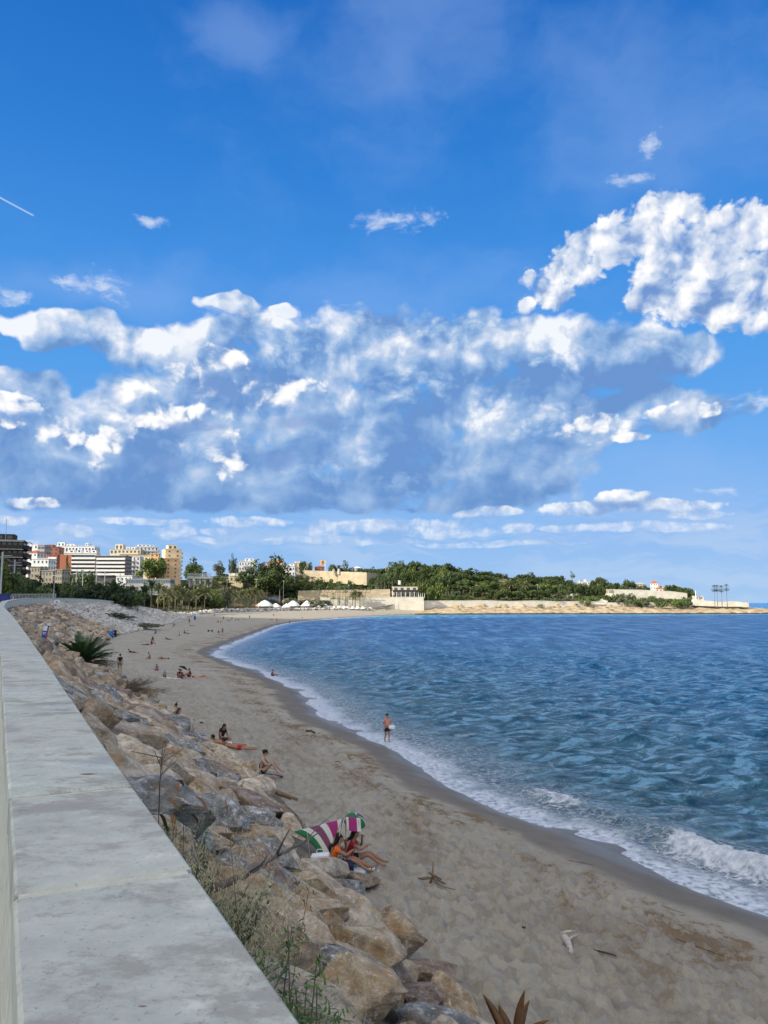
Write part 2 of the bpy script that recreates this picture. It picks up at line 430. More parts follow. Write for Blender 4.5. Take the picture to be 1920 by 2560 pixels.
def height(x, y, Z=None, rough=True):
    x = np.asarray(x, float); y = np.asarray(y, float)
    land, inl, wal, ds, df, dw, zw, al = Z if Z is not None else zones(x, y)
    rock = sst(25, 60, x)*sst(450, 520, y)                    # the rock shelf of the headland
    zf = 1.8+1.6*sst(300, 500, y)+rock*1.3*sst(335, 285, x)
    t = ds/(ds+df+1e-6)
    zb = zf*t**.8
    zb = zb+rock*(np.clip(ds, 0, 2)*.45+fbm(x*.09, y*.25, 5, .65)*1.7*sst(0, 4, ds)*sst(0, 5, df)+.4*np.round(2*fbm(x*.03+7, y*.1, 3))*sst(1, 4, ds))
    # slope under the boulders
    t2 = df/(df+dw+1e-6)
    emb = zf+(zw-1.35-zf)*t2-.25*np.sin(t2*np.pi)
    # inland of the wall
    town = zw-.92+12*sst(22, 190, dw)+sst(10, 60, dw)*fbm(x*.02, y*.02, 3)*1.2
    # headland and far shore
    px = x/np.maximum(y, 1)*FPX+960
    Ht = np.interp(px, UX, HT)
    base = np.minimum(Ht-.5, np.interp(x, [15, 60, 150, 172], [4.2, 9.2, 9.0, 7.9]))
    lw = sst(60, 10, x)
    head = base+(Ht-base)*sst(9+36*lw, 75+40*lw, df)+fbm(x*.03, y*.03, 4)*1.6*sst(10, 40, df)
    w = sst(395, 450, y)
    zi = np.where(wal | (dw < 0), town, emb)*(1-w)+head*w
    z = np.where(inl, zi, zb)
    sea = -.06*ds-.02*ds*sst(5, 30, ds)
    z = np.where(land, z, np.maximum(sea, -6))
    return z
def gz(x, y):
    return float(height(np.array([x]), np.array([y]))[0])

def polar(r0, r1, nr, dense=27.5, nd=430, wide=80, nw=40, extra=None):
    a = np.concatenate([np.linspace(-wide, -dense, nw, endpoint=False), np.linspace(-dense, dense, nd), np.linspace(dense, wide, nw+1)[1:]])
    r = np.geomspace(r0, r1, nr)
    if extra is not None: r = np.concatenate([r, extra])
    A, Rr = np.meshgrid(np.radians(a), r)
    x = (np.sin(A)*Rr).ravel(); y = (np.cos(A)*Rr).ravel()
    na = len(a); n = len(r)
    i = np.arange((n-1)*na).reshape(n-1, na)[:, :-1].ravel()
    q = np.stack([i, i+na, i+na+1, i+1], 1)[:, ::-1]
    return x, y, q, np.repeat(r, na)
def subset(name, verts, quads, mask, mat, attrs):
    q = quads[mask]; used = np.unique(q); m = np.full(len(verts), -1); m[used] = np.arange(len(used))
    me = np_mesh(name, verts[used], m[q], mat)
    for k, v in attrs.items(): attr(me, k, v[used])
    return link(bpy.data.objects.new(name, me))

# ------------------------------------------------------------------ cloud mesh added out of view towards the sun, shaped to shade the beach
def build_shade_cloud():
    m, nt, b = new_mat('shade_cloud')
    setin(nt, b, 'Base Color', (.93, .93, .94)); setin(nt, b, 'Roughness', 1.0); b.inputs['Specular IOR Level'].default_value = 0
    rg = random.Random(4); bm = bmesh.new()
    ux, uy = sd.x, sd.y; l = math.hypot(ux, uy); ux /= l; uy /= l          # towards the sun
    nx, ny = -uy, ux
    if ny < 0: nx, ny = -nx, -ny                                          # away from the near shore
    top = 820.0
    spots = [(-330+i*62, -1, rg.uniform(70, 95)) for i in range(13)]+[(-360+i*120+rg.uniform(-25, 25), -150-j*92+rg.uniform(-18, 18), rg.uniform(92, 128)) for j in range(7) for i in range(8)]
    for a, t, r in spots:
        if t == -1: t = -r-rg.uniform(2, 14)
        gx, gy = -70+ux*a+nx*t, 392+uy*a+ny*t
        h = top+rg.uniform(-60, 90); k = h/sd.z
        c = Vector((gx, gy, 0))+sd*k
        mt = Matrix.Translation(c) @ Matrix.Diagonal((1, 1, .62, 1)) @ Matrix.Scale(r, 4)
        bmesh.ops.create_icosphere(bm, subdivisions=3, radius=1, matrix=mt)
    for v in bm.verts:
        n = mnoise.fractal(v.co/70, .8, 2.1, 5); v.co += Vector((n, mnoise.noise(v.co/60+Vector((9, 0, 0))), n))*10
    me = bpy.data.meshes.new('shade_cloud'); bm.to_mesh(me); bm.free(); me.materials.append(m)
    me.polygons.foreach_set('use_smooth', [True]*len(me.polygons))
    tag(link(bpy.data.objects.new('shade_cloud', me)), kind='structure')
build_shade_cloud()

# ------------------------------------------------------------------ ground materials
def sand_material():
    m, nt, b = new_mat('sand')
    p = geo_pos(nt); px, py, pz = sep(p)
    sd = attrn(nt, 'sd'); tr = attrn(nt, 'track'); fz = attrn(nt, 'pits')
    n1 = noi(p, .35, 6, .6); n2 = noi(p, 3.2, 6, .62); n3 = noi(p, 60, 3, .6); n4 = noi(p, 1.6, 8, .78)
    base = ramp((n1*.55+n2*.45).cl(), [(.3, (.33, .295, .225)), (.5, (.42, .385, .30)), (.7, (.51, .47, .37))])
    base = mixc(step(n3, .3, .75)*.35, base, (.24, .20, .155))
    # weed and damp brown patches in the trampled strip above the wet sand
    wid = step(sd, 1.5, 3.2)*step(sd, 8.5, 4.2)
    lowf = noi(vm(p, 'MULTIPLY', (1, .5, 1)), .5, 3, .5)
    br = step(n4*.6+n2*.2+lowf*.55, .635, .80)*wid
    br2 = step(n4*.6+n2*.2+lowf*.55, .72, .88)*step(sd, 16, 7)*.6
    base = mixc((br*.95+br2).cl(), base, (.215, .15, .08))
    base = mixc(step(fz, .05, .8)*.5, base, (.235, .195, .15))  # trampled pits: damp sand, darkened further in place of shade
    ft = step(noi(vm(p, 'MULTIPLY', (1, .8, 1)), 2.4, 3, .55), .50, .40)*step(sd, 3.0, 5.0)*(1.0-tr.cl()*.85)
    base = mixc(ft*.42, base, (.235, .20, .158))  # footprint dimples darkened in the colour, damp sand with painted shade
    base = mixc(tr.cl()*.45, base, (.38, .35, .30))
    # wet sand
    wl = noi(p, .25, 3, .5)
    ed = sd+(wl-.5)*2.2
    wet = step(ed, 3.1, 2.2); soak = step(ed, 1.6, .3)
    base = mixc(wet, base, ramp(noi(p, .8, 5, .6), [(.3, (.15, .12, .082)), (.7, (.195, .16, .115))]))
    base = mixc(soak*.5, base, (.10, .08, .058))
    setin(nt, b, 'Base Color', base)
    setin(nt, b, 'Roughness', .92-wet*.30-soak*.34)
    b.inputs['Specular IOR Level'].default_value = .22
    h = n2*.5+noi(p, 9, 5, .65)*.35+n3*.12
    bump(nt, b, h*(1.0-wet*.85), 1.0, .13)
    return m
def soil_material(name, stops, scale=.5, bs=.6):
    m, nt, b = new_mat(name)
    p = geo_pos(nt)
    n = noi(p, scale, 8, .62, d3='3D')
    setin(nt, b, 'Base Color', ramp(n, stops)); setin(nt, b, 'Roughness', .95)
    bump(nt, b, noi(p, scale*4, 6, .6, d3='3D'), bs, .3)
    return m
M_SAND = sand_material()
M_SOIL = soil_material('earth', [(.3, (.09, .075, .055)), (.5, (.15, .125, .09)), (.7, (.21, .18, .13))], 1.2)
M_SCRUB = soil_material('scrubland', [(.28, (.045, .06, .02)), (.46, (.08, .10, .035)), (.56, (.16, .14, .07)), (.68, (.32, .27, .17)), (.8, (.40, .34, .23))], .09)
def shelf_material():
    m, nt, b = new_mat('shore_rock')
    p = geo_pos(nt); x, y, z = sep(p)
    n = noi(vm(p, 'MULTIPLY', (1, 1, 3)), .22, 9, .66, d3='3D')
    c = ramp(n, [(.3, (.20, .14, .075)), (.45, (.38, .28, .16)), (.55, (.52, .41, .26)), (.75, (.60, .51, .37))])
    g = step(noi(p, .13, 6, .6), .56, .64)*step(z, 2.2, 3.4)
    c = mixc(g*.9, c, (.09, .10, .04))
    c = mixc(step(z+(n-.5)*1.2, 1.15, .55), c, (.035, .03, .022))
    setin(nt, b, 'Base Color', c); setin(nt, b, 'Roughness', .95)
    bump(nt, b, n, 1.0, 1.2)
    return m
M_SHELF = shelf_material()
def pave_material():
    m, nt, b = new_mat('paving')
    p = geo_pos(nt)
    n = noi(p, 2.0, 6, .6)
    setin(nt, b, 'Base Color', ramp(n, [(.3, (.10, .098, .095)), (.7, (.19, .185, .18))])); setin(nt, b, 'Roughness', .85)
    bump(nt, b, noi(p, 40, 4, .6), .4, .01)
    return m
M_PAVE = pave_material()

# ------------------------------------------------------------------ ground sheet, split where its kind changes
def build_ground():
    x, y, q, r = polar(1.2, 900, 800)
    Z = zones(x, y); land, inl, wal, ds, df, dw, zw, al = Z
    z = height(x, y, Z)
    sd = np.where(land, ds, -ds)
    # relief of the dry sand: trampled pits, smoothed by distance, and two wheel tracks
    beach = land & ~inl & ~((x > 25) & (y > 450))
    dry = beach*sst(2.6, 4.6, ds)*sst(.0, .8, df)
    fade = sst(150, 40, r)
    a1 = fbm(x*1.6+3, y*1.1, 3, .55); a2 = fbm(x*3.3+9, y*2.6+5, 3, .5)
    pits = np.clip(-(a2+.10)*3.2, 0, 1)*np.clip(.55+a1, 0, 1)
    z = z+dry*fade*(a1*.10+a2*.26)
    z = z+beach*sst(0, 3, ds)*fbm(x*.22, y*.16, 3)*.10*sst(300, 60, r)
    tk = np.zeros_like(x); zt = np.zeros_like(x)
    for off, wdt in ((0, .34), (1.9, .34), (-1.2, .15)):
        line = []
        for k in range(60):
            yy = 9+k*1.4; f = np.interp(yy, [p[1] for p in FT], [p[0] for p in FT]); s = np.interp(yy, [p[1] for p in SH], [p[0] for p in SH])
            fr = .50+.06*math.sin(yy*.09); line.append((f*(1-fr)+s*fr+off*.8-.5, yy))
        d, _, _ = pdist(np.array(line), x, y)
        tk = np.maximum(tk, np.exp(-(d/wdt)**2)); zt = zt-.05*np.exp(-(d/(wdt*.8))**2)+.035*np.exp(-((d-wdt*1.5)/.12)**2)
    z = z*(1)+zt*dry*fade
    z = np.where(beach & (tk > .3), z-0*z, z)
    # beach scarp and swash undulation so that the waterline scallops
    cusp = np.sin(al*.62+np.sin(al*.11)*3)*.5+np.sin(al*.27+1)*.5
    z = z+np.where(y < 560, np.exp(-(sd/3.2)**2)*(cusp*.085+fbm(x*.5, y*.4, 3)*.05), 0)
    V = np.stack([x, y, z], 1)
    at = dict(sd=sd, track=tk*dry, pits=pits*dry*fade)
    ql = land[q]; qi = inl[q]; qw = wal[q]
    far = (y[q].mean(1) > 425)
    hill = qi.all(1) & (far | qw.any(1))
    pave = hill & (dw[q].min(1) < 11) & ~far & qw.any(1)
    hill &= ~pave
    embm = qi.any(1) & ~hill & ~pave & ~far
    seab = ~(sd[q] > -25).any(1)
    shelf = ((x[q].mean(1) > 22) & (y[q].mean(1) > 450)) & ~hill & ~seab
    sand = ~(hill | pave | embm | seab | shelf)
    for nm, msk, mt in (('beach', sand, M_SAND), ('embankment_earth', embm, M_SOIL), ('promenade_pavement', pave, M_PAVE), ('hillside', hill, M_SCRUB), ('shore_rock_shelf', shelf, M_SHELF)):
        if msk.any(): tag(subset(nm, V, q, msk, mt, at), kind='structure')
    # inland beyond the grid
    o = mesh_obj('far_land', [(-3000, -30, 5.0), (-300, -30, 5), (-900, 900, 29), (-3000, 900, 40)], [(0, 1, 2, 3)], M_SCRUB); tag(o, kind='structure')
    # ground behind the viewer
    o = mesh_obj('promenade_pavement', [(2.6, -6, 6.72), (-25, -6, 6.72), (-25, 1.2, 6.72), (.2, 1.2, 6.72)], [(0, 3, 2, 1)], M_PAVE); tag(o, kind='structure')
build_ground()

# ------------------------------------------------------------------ sea
CREST = [(5.6, 38.5), (6.6, 36.6), (8.0, 34.5), (9.0, 32.6), (9.9, 30.6), (10.6, 28.3), (11.9, 26.2), (13.6, 24.4), (15.5, 22.6), (19, 19)]
def sea_material():
    m, nt, b = new_mat('sea_water')
    p = geo_pos(nt); x, y, z = sep(p)
    sd = attrn(nt, 'sd'); cr = attrn(nt, 'crest'); far = attrn(nt, 'far')
    n0 = noi(p, .03, 4, .5)
    deep = mixc(step(n0, .35, .65), (.025, .19, .39), (.04, .24, .43))
    shallow = (.07, .18, .23)
    c = mixc(step(sd, 45, 2), deep, shallow)
    c = mixc(step(sd, 5.5, .3)*.7, c, (.17, .19, .18))
    c = mixc(far*.9, c, (.022, .19, .52))
    # light and dark ripple streaks painted into the colour for sky-reflection contrast
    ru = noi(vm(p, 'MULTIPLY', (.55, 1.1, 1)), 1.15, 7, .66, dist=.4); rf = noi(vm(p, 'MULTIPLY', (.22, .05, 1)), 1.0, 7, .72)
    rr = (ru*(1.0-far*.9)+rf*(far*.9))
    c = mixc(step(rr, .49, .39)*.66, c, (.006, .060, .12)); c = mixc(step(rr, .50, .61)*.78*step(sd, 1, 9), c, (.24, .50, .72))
    # turquoise band under the far shore
    tq = step(sd, 42, 8)*step(y, 430, 520)
    c = mixc(tq*.85, c, (.05, .27, .28))
    # foam
    w = vm(p, 'ADD', vm(vm(noi(p, .9, 3, .5, color=True), 'SUBTRACT', (.5, .5, .5)), 'MULTIPLY', (1.3, 1.3, 0)))
    cell = vor(w, 1.5, 'DISTANCE_TO_EDGE'); cell2 = vor(w, 4.2, 'DISTANCE_TO_EDGE')
    lace = step(cell, .11, .015).m('MAXIMUM', step(cell2, .10, .02)*.8)
    nb = noi(p, .45, 5, .6); nf = noi(p, 3.5, 6, .65)
    e = sd+(nb-.5)*3.4
    solid = step(e, 2.7, .5)*step(nf+solidk(nt), .26, .60)
    mid = step(e, 7.5, 1.2)*(lace*.45+step(nf, .46, .66)*.55)
    outer = step(e, 13, 5)*step(noi(p, .7, 5, .65), .60, .70)*.40
    near = step(y, 560, 480)
    shf = ((solid*.92).m('MAXIMUM', mid.m('MAXIMUM', outer))*near).cl()
    cf = step(cr+(nf-.5)*.5, .42, .75)
    crd = attrn(nt, 'spill'); cf2 = step(crd+(nf-.5)*.7+(lace-.5)*.25, .45, .85)
    foam = shf.m('MAXIMUM', cf.m('MAXIMUM', cf2*.9)).cl()
    # thin surf on the far rocks
    foam = foam.m('MAXIMUM', step(e, 2.2, .6)*step(nb, .45, .62)*step(y, 480, 560)*.8).cl()
    # scattered whitecaps
    wc = step(noi(vm(p, 'MULTIPLY', (.35, 1.2, 1)), .35, 6, .66), .70, .76)*step(sd, 6, 20)*.30
    foam = foam.m('MAXIMUM', wc).cl()
    c = mixc(foam, c, mixc(step(nf, .4, .65), (.50, .55, .60), (.70, .73, .76)))
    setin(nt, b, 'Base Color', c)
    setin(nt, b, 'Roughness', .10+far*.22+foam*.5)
    b.inputs['IOR'].default_value = 1.333; b.inputs['Specular IOR Level'].default_value = .33
    pw = vm(p, 'MULTIPLY', (.42, 1.0, 1))
    h = noi(pw, .42, 4, .6, dist=.5)*.6+noi(pw, 1.5, 5, .66, dist=.5)*.46+noi(pw, 5, 3, .6)*.11+noi(pw, .13, 4, .6)*far*2.2
    hs = (step(sd, .5, 7)*.85+.12)
    bump(nt, b, h*hs+foam*.05, 1.0, 1.7)
    return m
def solidk(nt): return const(nt, .12)
M_SEA = sea_material()
def build_sea():
    x, y, q, r = polar(12, 1500, 640, nd=430, extra=np.array([1900, 2500, 3500, 6000, 12000, 25000, 50000.]))
    land, inl, wal, ds, df, dw, zw, al = zones(x, y)
    sd = np.where(land, -ds, ds)
    dr = r*math.log(1500/12)/640
    z = np.zeros_like(x)
    rg = np.random.default_rng(5)
    for k in range(110):
        lam = 10**rg.uniform(math.log10(.5), math.log10(6)); th = math.radians(rg.normal(248, 30))
        amp = .0135*lam**.62; kx, ky = math.cos(th)*2*np.pi/lam, math.sin(th)*2*np.pi/lam
        res = sst(2.2, 5.0, lam/dr)
        ph = kx*x+ky*y+rg.uniform(0, 6.28)+.8*pn(x*.05+k, y*.05)
        z += amp*res*(np.sin(ph)+.25*np.sin(2*ph+.6))
    calm = sst(0, 14, sd)*.88+.12
    z *= calm
    # swash sheet creeping up, and the breaker
    z += .035*sst(2.5, 0, sd)
    C = chaikin(CREST, 2)
    dc, _, ac = pdist(C, x, y)
    dshore = pdist(SH, C[:, 0], C[:, 1])[0]; _, csd, _ = pdist(C, x, y, dshore)
    side = sd-csd                                     # + seaward of the crest
    L = sum(math.hypot(*(C[i+1]-C[i])) for i in range(len(C)-1))
    env = sst(0, 3, ac)*(.45+.55*sst(8, 11, ac)*(1-.5*sst(17, 20, ac)))*(1+.35*pn(ac*.45, ac*0))
    onl = dc < 6
    prof = np.where(side > 0, np.exp(-(dc/1.5)**2), np.exp(-(dc/.5)**2))
    z += np.where(onl, .42*env*prof, 0)
    foamz = (sst(1.5, 3, ac)*sst(6.2, 5, ac)*.8+sst(9.5, 11.5, ac)) 
    cj = fbm(x*2.2, y*2.2, 4, .6)
    spill = np.where(onl & (side < .25), np.exp(-(dc/(.85+.7*cj))**2), np.exp(-(dc/.22)**2))*np.clip(foamz, 0, 1)
    z += spill*cj*.16*(dc < 2.5)
    # a smaller second line nearer the sand
    z += .10*np.exp(-((sd-2.6-.8*pn(al*.12, al*0))/.45)**2)*sst(70, 40, r)*(.5+pn(al*.25, al*0+7))
    V = np.stack([x, y, z], 1)
    msk = (sd[q] > -6).any(1)
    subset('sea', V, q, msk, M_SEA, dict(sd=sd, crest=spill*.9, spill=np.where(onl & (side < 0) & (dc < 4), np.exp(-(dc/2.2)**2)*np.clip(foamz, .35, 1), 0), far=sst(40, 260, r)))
    tag(bpy.data.objects['sea'], kind='structure')
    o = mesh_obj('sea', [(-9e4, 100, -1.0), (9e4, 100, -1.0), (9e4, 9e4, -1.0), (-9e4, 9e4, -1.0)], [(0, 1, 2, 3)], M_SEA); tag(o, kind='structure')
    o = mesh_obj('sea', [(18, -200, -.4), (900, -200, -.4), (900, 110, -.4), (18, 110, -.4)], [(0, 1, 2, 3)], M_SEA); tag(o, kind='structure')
build_sea()

# ------------------------------------------------------------------ the sea wall with its coping slabs
def concrete_material():
    m, nt, b = new_mat('coping_concrete')
    p = geo_pos(nt); r = rnd(nt)
    u = coords(nt)
    n1 = noi(p, 1.3, 7, .62); n2 = noi(p, 7, 7, .66); n3 = noi(p, 55, 4, .6); n4 = noi(vm(p, 'MULTIPLY', (1.0, 1.5, 1)), 1.9, 9, .74)
    c = ramp((n1*.5+n2*.5).cl(), [(.30, (.37, .395, .345)), (.48, (.47, .495, .43)), (.62, (.56, .575, .485)), (.8, (.66, .66, .55))])
    c = mixc(step(n4, .48, .62)*.72, c, (.27, .255, .215))
    c = mixc(step(noi(vm(p, 'MULTIPLY', (1.2, 2.2, 1)), 5, 8, .74), .57, .70)*.5, c, (.22, .205, .18))
    c = mixc(step(n2, .60, .75)*.4, c, (.74, .74, .66))
    c = mixc(step(noi(p, 3.2, 8, .75), .60, .68)*.5, c, (.20, .215, .22))
    c = mixc(step(n3, .62, .72)*.55, c, (.20, .19, .18))
    c = mixc(r*.30, c, (.42, .40, .37), 'MIX')
    c = mixc(step(noi(p, .8, 3, .5), .55, .7)*.3, c, (.40, .47, .53))
    # rust stains that have bled from the reinforcement
    for (sx, sy, a, rad) in ((G(222, 1937, 7.65)+(1.0, .05)), (G(357, 2514, 7.65)+(.8, .016)), (G(60, 2026, 7.65)+(.3, .02))):
        d = vm(vm(vm(p, 'SUBTRACT', (sx, sy, 0)), 'MULTIPLY', (.9, 2.2, 0)), 'LENGTH', out=1)
        c = mixc(step(d+(n2-.5)*.05, rad, rad*.3)*a, c, (.16, .045, .02))
    setin(nt, b, 'Base Color', c); setin(nt, b, 'Roughness', .82); b.inputs['Specular IOR Level'].default_value = .3
    bump(nt, b, n2*.5+n3*.35+step(n3, .66, .72)*-.5, .55, .006)
    return m
M_CONC = concrete_material()
M_MORTAR = flat('mortar', (.57, .57, .47), .95, .25, 12, .5)
M_WALLB = flat('wall_face', (.44, .40, .32), .9, .2, 4, .4)

def path_points(P, stepl):
    "even steps along a polyline, with tangents"
    out = []; seg = 0; pos = np.array(P[0][:2], float); i = 0; acc = 0
    d = [0]
    for a, b in zip(P[:-1], P[1:]): d.append(d[-1]+math.hypot(b[0]-a[0], b[1]-a[1]))
    n = int(d[-1]/stepl)
    for k in range(n+1):
        s = k*stepl
        x = np.interp(s, d, [p[0] for p in P]); y = np.interp(s, d, [p[1] for p in P]); z = np.interp(s, d, [p[2] for p in P])
        x2 = np.interp(s+.5, d, [p[0] for p in P]); y2 = np.interp(s+.5, d, [p[1] for p in P])
        x1 = np.interp(max(s-.5, 0), d, [p[0] for p in P]); y1 = np.interp(max(s-.5, 0), d, [p[1] for p in P])
        t = Vector((x2-x1, y2-y1, 0)).normalized()
        out.append((Vector((x, y, z)), t, s))
    return out
CAPW = .52
def cw(p): return CAPW+.35*min(1, max(0, (p.y-4)/40))
M_SLAB = flat('paving_slab_stone', (.15, .19, .235), .8, .35, 3, .4)
def build_wall():
    root = empty('sea_wall', (-.5, 1, 6.7)); tag(root, 'long low concrete sea wall with pale coping slabs running beside the promenade', 'wall')
    PL = [tuple(p) for p in WL if p[1] > -4]
    pts = path_points(PL, 1.27)
    # phase the joints so that they fall where they should
    s0 = next(s for (p, t, s) in path_points(PL, .01) if p.y >= 2.62)
    off = s0 % 1.27
    pts = path_points(PL, .01); idx = [int((off+k*1.27)*100) for k in range(int((pts[-1][2]-off)/1.27)+1)]
    J = [pts[i] for i in idx if i < len(pts)]
    body = MB()
    def nrm(t): return Vector((-t.y, t.x, 0))
    I = Matrix.Translation(-root.location)
    bv = []; bf = []
    J0 = [pts[0]]+J
    for k, (p, t, s) in enumerate(J0):
        n = nrm(t); q = [p-n*-.015+Vector((0, 0, -.010)), p+n*(cw(p)-.012)+Vector((0, 0, -.010)), p+n*(cw(p)-.012)+Vector((0, 0, -1.25)), p+n*.015+Vector((0, 0, -2.1))]
        q[0] = p+n*.015+Vector((0, 0, -.010))
        bv += [tuple(v-root.location) for v in q]
        if k:
            a = 4*(k-1); b = 4*k
            bf += [(a, a+1, b+1, b), (a+1, a+2, b+2, b+1), (a+3, a, b, b+3)]
    mesh_obj('wall_body', bv, bf, M_MORTAR, root)
    f = MB()
    rg = random.Random(3)
    for k in range(len(J)-1):
        (p0, t0, _), (p1, t1, _) = J[k], J[k+1]
        g = .026
        a = p0+t0*g; b = p1-t1*g; n0, n1 = nrm(t0), nrm(t1)
        if k > 250: break
        dz = rg.uniform(-.0015, .0035); h = .16; c = .010
        jig = rg.uniform(-.004, .004)
        def ring(o, n, zz, ins): return [o+n*(ins+jig)+Vector((0, 0, zz)), o+n*(cw(o)-ins+jig)+Vector((0, 0, zz))]
        v = []
        for o, n, sg in ((a, n0, 1), (b, n1, -1)):
            tt = (t0 if sg > 0 else t1)*sg
            v += ring(o, n, -h, 0)+ring(o, n, dz-c, 0)+ring(o+tt*c, n, dz, c)
        v = [tuple(q-root.location) for q in v]
        # indices: a: 0,1 low; 2,3 mid; 4,5 top ; b: 6..11
        fc = [(4, 5, 11, 10), (2, 4, 10, 8), (3, 9, 11, 5), (0, 2, 8, 6), (1, 7, 9, 3), (2, 3, 5, 4), (8, 10, 11, 9), (0, 1, 3, 2), (6, 8, 9, 7)]
        mesh_obj('coping_slab', v, fc, M_CONC, root)
    # a slot of gravelly paving slabs along the promenade side
    r2 = empty('paving_band', (-1.2, 1.2, 6.7)); tag(r2, 'band of blue grey paving slabs along the foot of the sea wall', 'paving')
    pp = path_points(PL, .62)
    for k in range(4, 60):
        (p0, t0, _), (p1, t1, _) = pp[k], pp[k+1]
        for j in range(2):
            w0 = CAPW+.17+j*.42; w1 = w0+.40
            z0 = gz(p0.x-.6, p0.y)+.012+rg.uniform(0, .006)
            q = [p0+nrm(t0)*w0+t0*.008, p0+nrm(t0)*w1+t0*.008, p1+nrm(t1)*w1-t1*.008, p1+nrm(t1)*w0-t1*.008]
            v = [(c.x-r2.location.x, c.y-r2.location.y, z0-.05-r2.location.z) for c in q]+[(c.x-r2.location.x, c.y-r2.location.y, z0+.02-r2.location.z) for c in q]
            mesh_obj('paving_slab', v, [(4, 5, 6, 7), (0, 4, 7, 3), (1, 2, 6, 5), (0, 1, 5, 4), (2, 3, 7, 6)], M_SLAB, r2)

build_wall()

# ------------------------------------------------------------------ boulders
def rock_material(name, stops, vein, veinc, scale, warm=(.36, .22, .08)):
    m, nt, b = new_mat(name)
    p = coords(nt); r = rnd(nt)
    q = vm(vm(p, 'MULTIPLY', (1.5, 1.5, 1.5)), 'ADD', comb(nt, r*37.0, r*91.0, r*53.0))
    n = noi(q, scale, 9, .64, d3='3D', dist=.2)
    st = noi(vm(q, 'MULTIPLY', (.5, .5, 2.4)), 2.4, 9, .74, d3='3D', dist=.35)
    fine = noi(q, 18, 6, .75, d3='3D')
    c = ramp(n, stops)
    c = mixc(step(st, .50, .66)*vein, c, veinc)
    c = mixc(step(noi(q, 1.1, 8, .74, d3='3D'), .50, .60)*.6, c, warm)
    c = mixc(step(noi(q, 2.3, 9, .78, d3='3D'), .54, .44)*.35, c, (.10, .085, .07))
    c = mixc(step(noi(q, 3.6, 7, .7, d3='3D'), .585, .66)*vein*1.1, c, (.68, .66, .62))
    c = mixc(step(fine, .46, .30)*.6, c, (.07, .06, .05))
    vv = ramp(r, [(0, (.95, .92, .85)), (1, (1.48, 1.42, 1.28))])
    c = mixc(1.0, c, vv, 'MULTIPLY')
    setin(nt, b, 'Base Color', c); setin(nt, b, 'Roughness', .88); b.inputs['Specular IOR Level'].default_value = .3
    bump(nt, b, n*.5+st*.35+fine*.18+noi(q, 7, 6, .7, d3='3D')*.3, 1.0, .11)
    return m
RM = {
    'tan': rock_material('tan_rock', [(.3, (.18, .135, .09)), (.46, (.34, .27, .195)), (.58, (.48, .40, .30)), (.75, (.56, .50, .42))], .5, (.52, .48, .42), 1.5),
    'grey': rock_material('blue_grey_rock', [(.3, (.09, .10, .11)), (.46, (.19, .205, .22)), (.6, (.34, .355, .365)), (.75, (.52, .53, .53))], .95, (.66, .67, .68), 1.7, (.27, .21, .13)),
    'cream': rock_material('cream_rock', [(.3, (.27, .22, .17)), (.46, (.46, .40, .33)), (.58, (.60, .54, .45)), (.75, (.70, .66, .58))], .6, (.36, .30, .25), 1.3, (.42, .27, .11)),
    'brown': rock_material('brown_rock', [(.3, (.11, .085, .07)), (.46, (.21, .16, .13)), (.6, (.32, .25, .20)), (.75, (.42, .36, .30))], .6, (.45, .41, .37), 1.6, (.20, .12, .07)),
}
def rock_mesh(seed, sub, name, mat, sharp=7, elong=(1.45, 1.0, .72)):
    rg = random.Random(seed); bm = bmesh.new(); bmesh.ops.create_icosphere(bm, subdivisions=sub, radius=1)
    pl = []
    for _ in range(sharp):
        n = Vector((rg.gauss(0, 1), rg.gauss(0, 1), rg.gauss(0, 1))).normalized(); pl.append((n, rg.uniform(.42, .80)))
    off = Vector((rg.uniform(0, 90), rg.uniform(0, 90), rg.uniform(0, 90)))
    for v in bm.verts:
        co = v.co.copy()
        k = mnoise.fractal(co*1.2+off, .9, 2.1, 3); co += v.co.normalized()*k*.16
        for n, d in pl:
            e = co.dot(n)-d
            if e > 0: co -= n*e*.985
        if sub > 2:
            s = mnoise.fractal(Vector((co.x*1.3, co.y*1.3, co.z*8))+off, .8, 2.2, 4); co += v.co.normalized()*s*.022
            k = mnoise.fractal(co*4+off, .8, 2.1, 4); co += v.co.normalized()*k*.022
            cr = abs(mnoise.noise(co*2.1+off*2)); co -= v.co.normalized()*max(0, .05-cr)*.9
        v.co = Vector((co.x*elong[0], co.y*elong[1], co.z*elong[2]))
    me = bpy.data.meshes.new(name); bm.to_mesh(me); bm.free()
    me.materials.append(mat)
    if sub == 3: me.polygons.foreach_set('use_smooth', [True]*len(me.polygons))
    return me
ROCK_G = 'boulders piled on the slope below the sea wall'
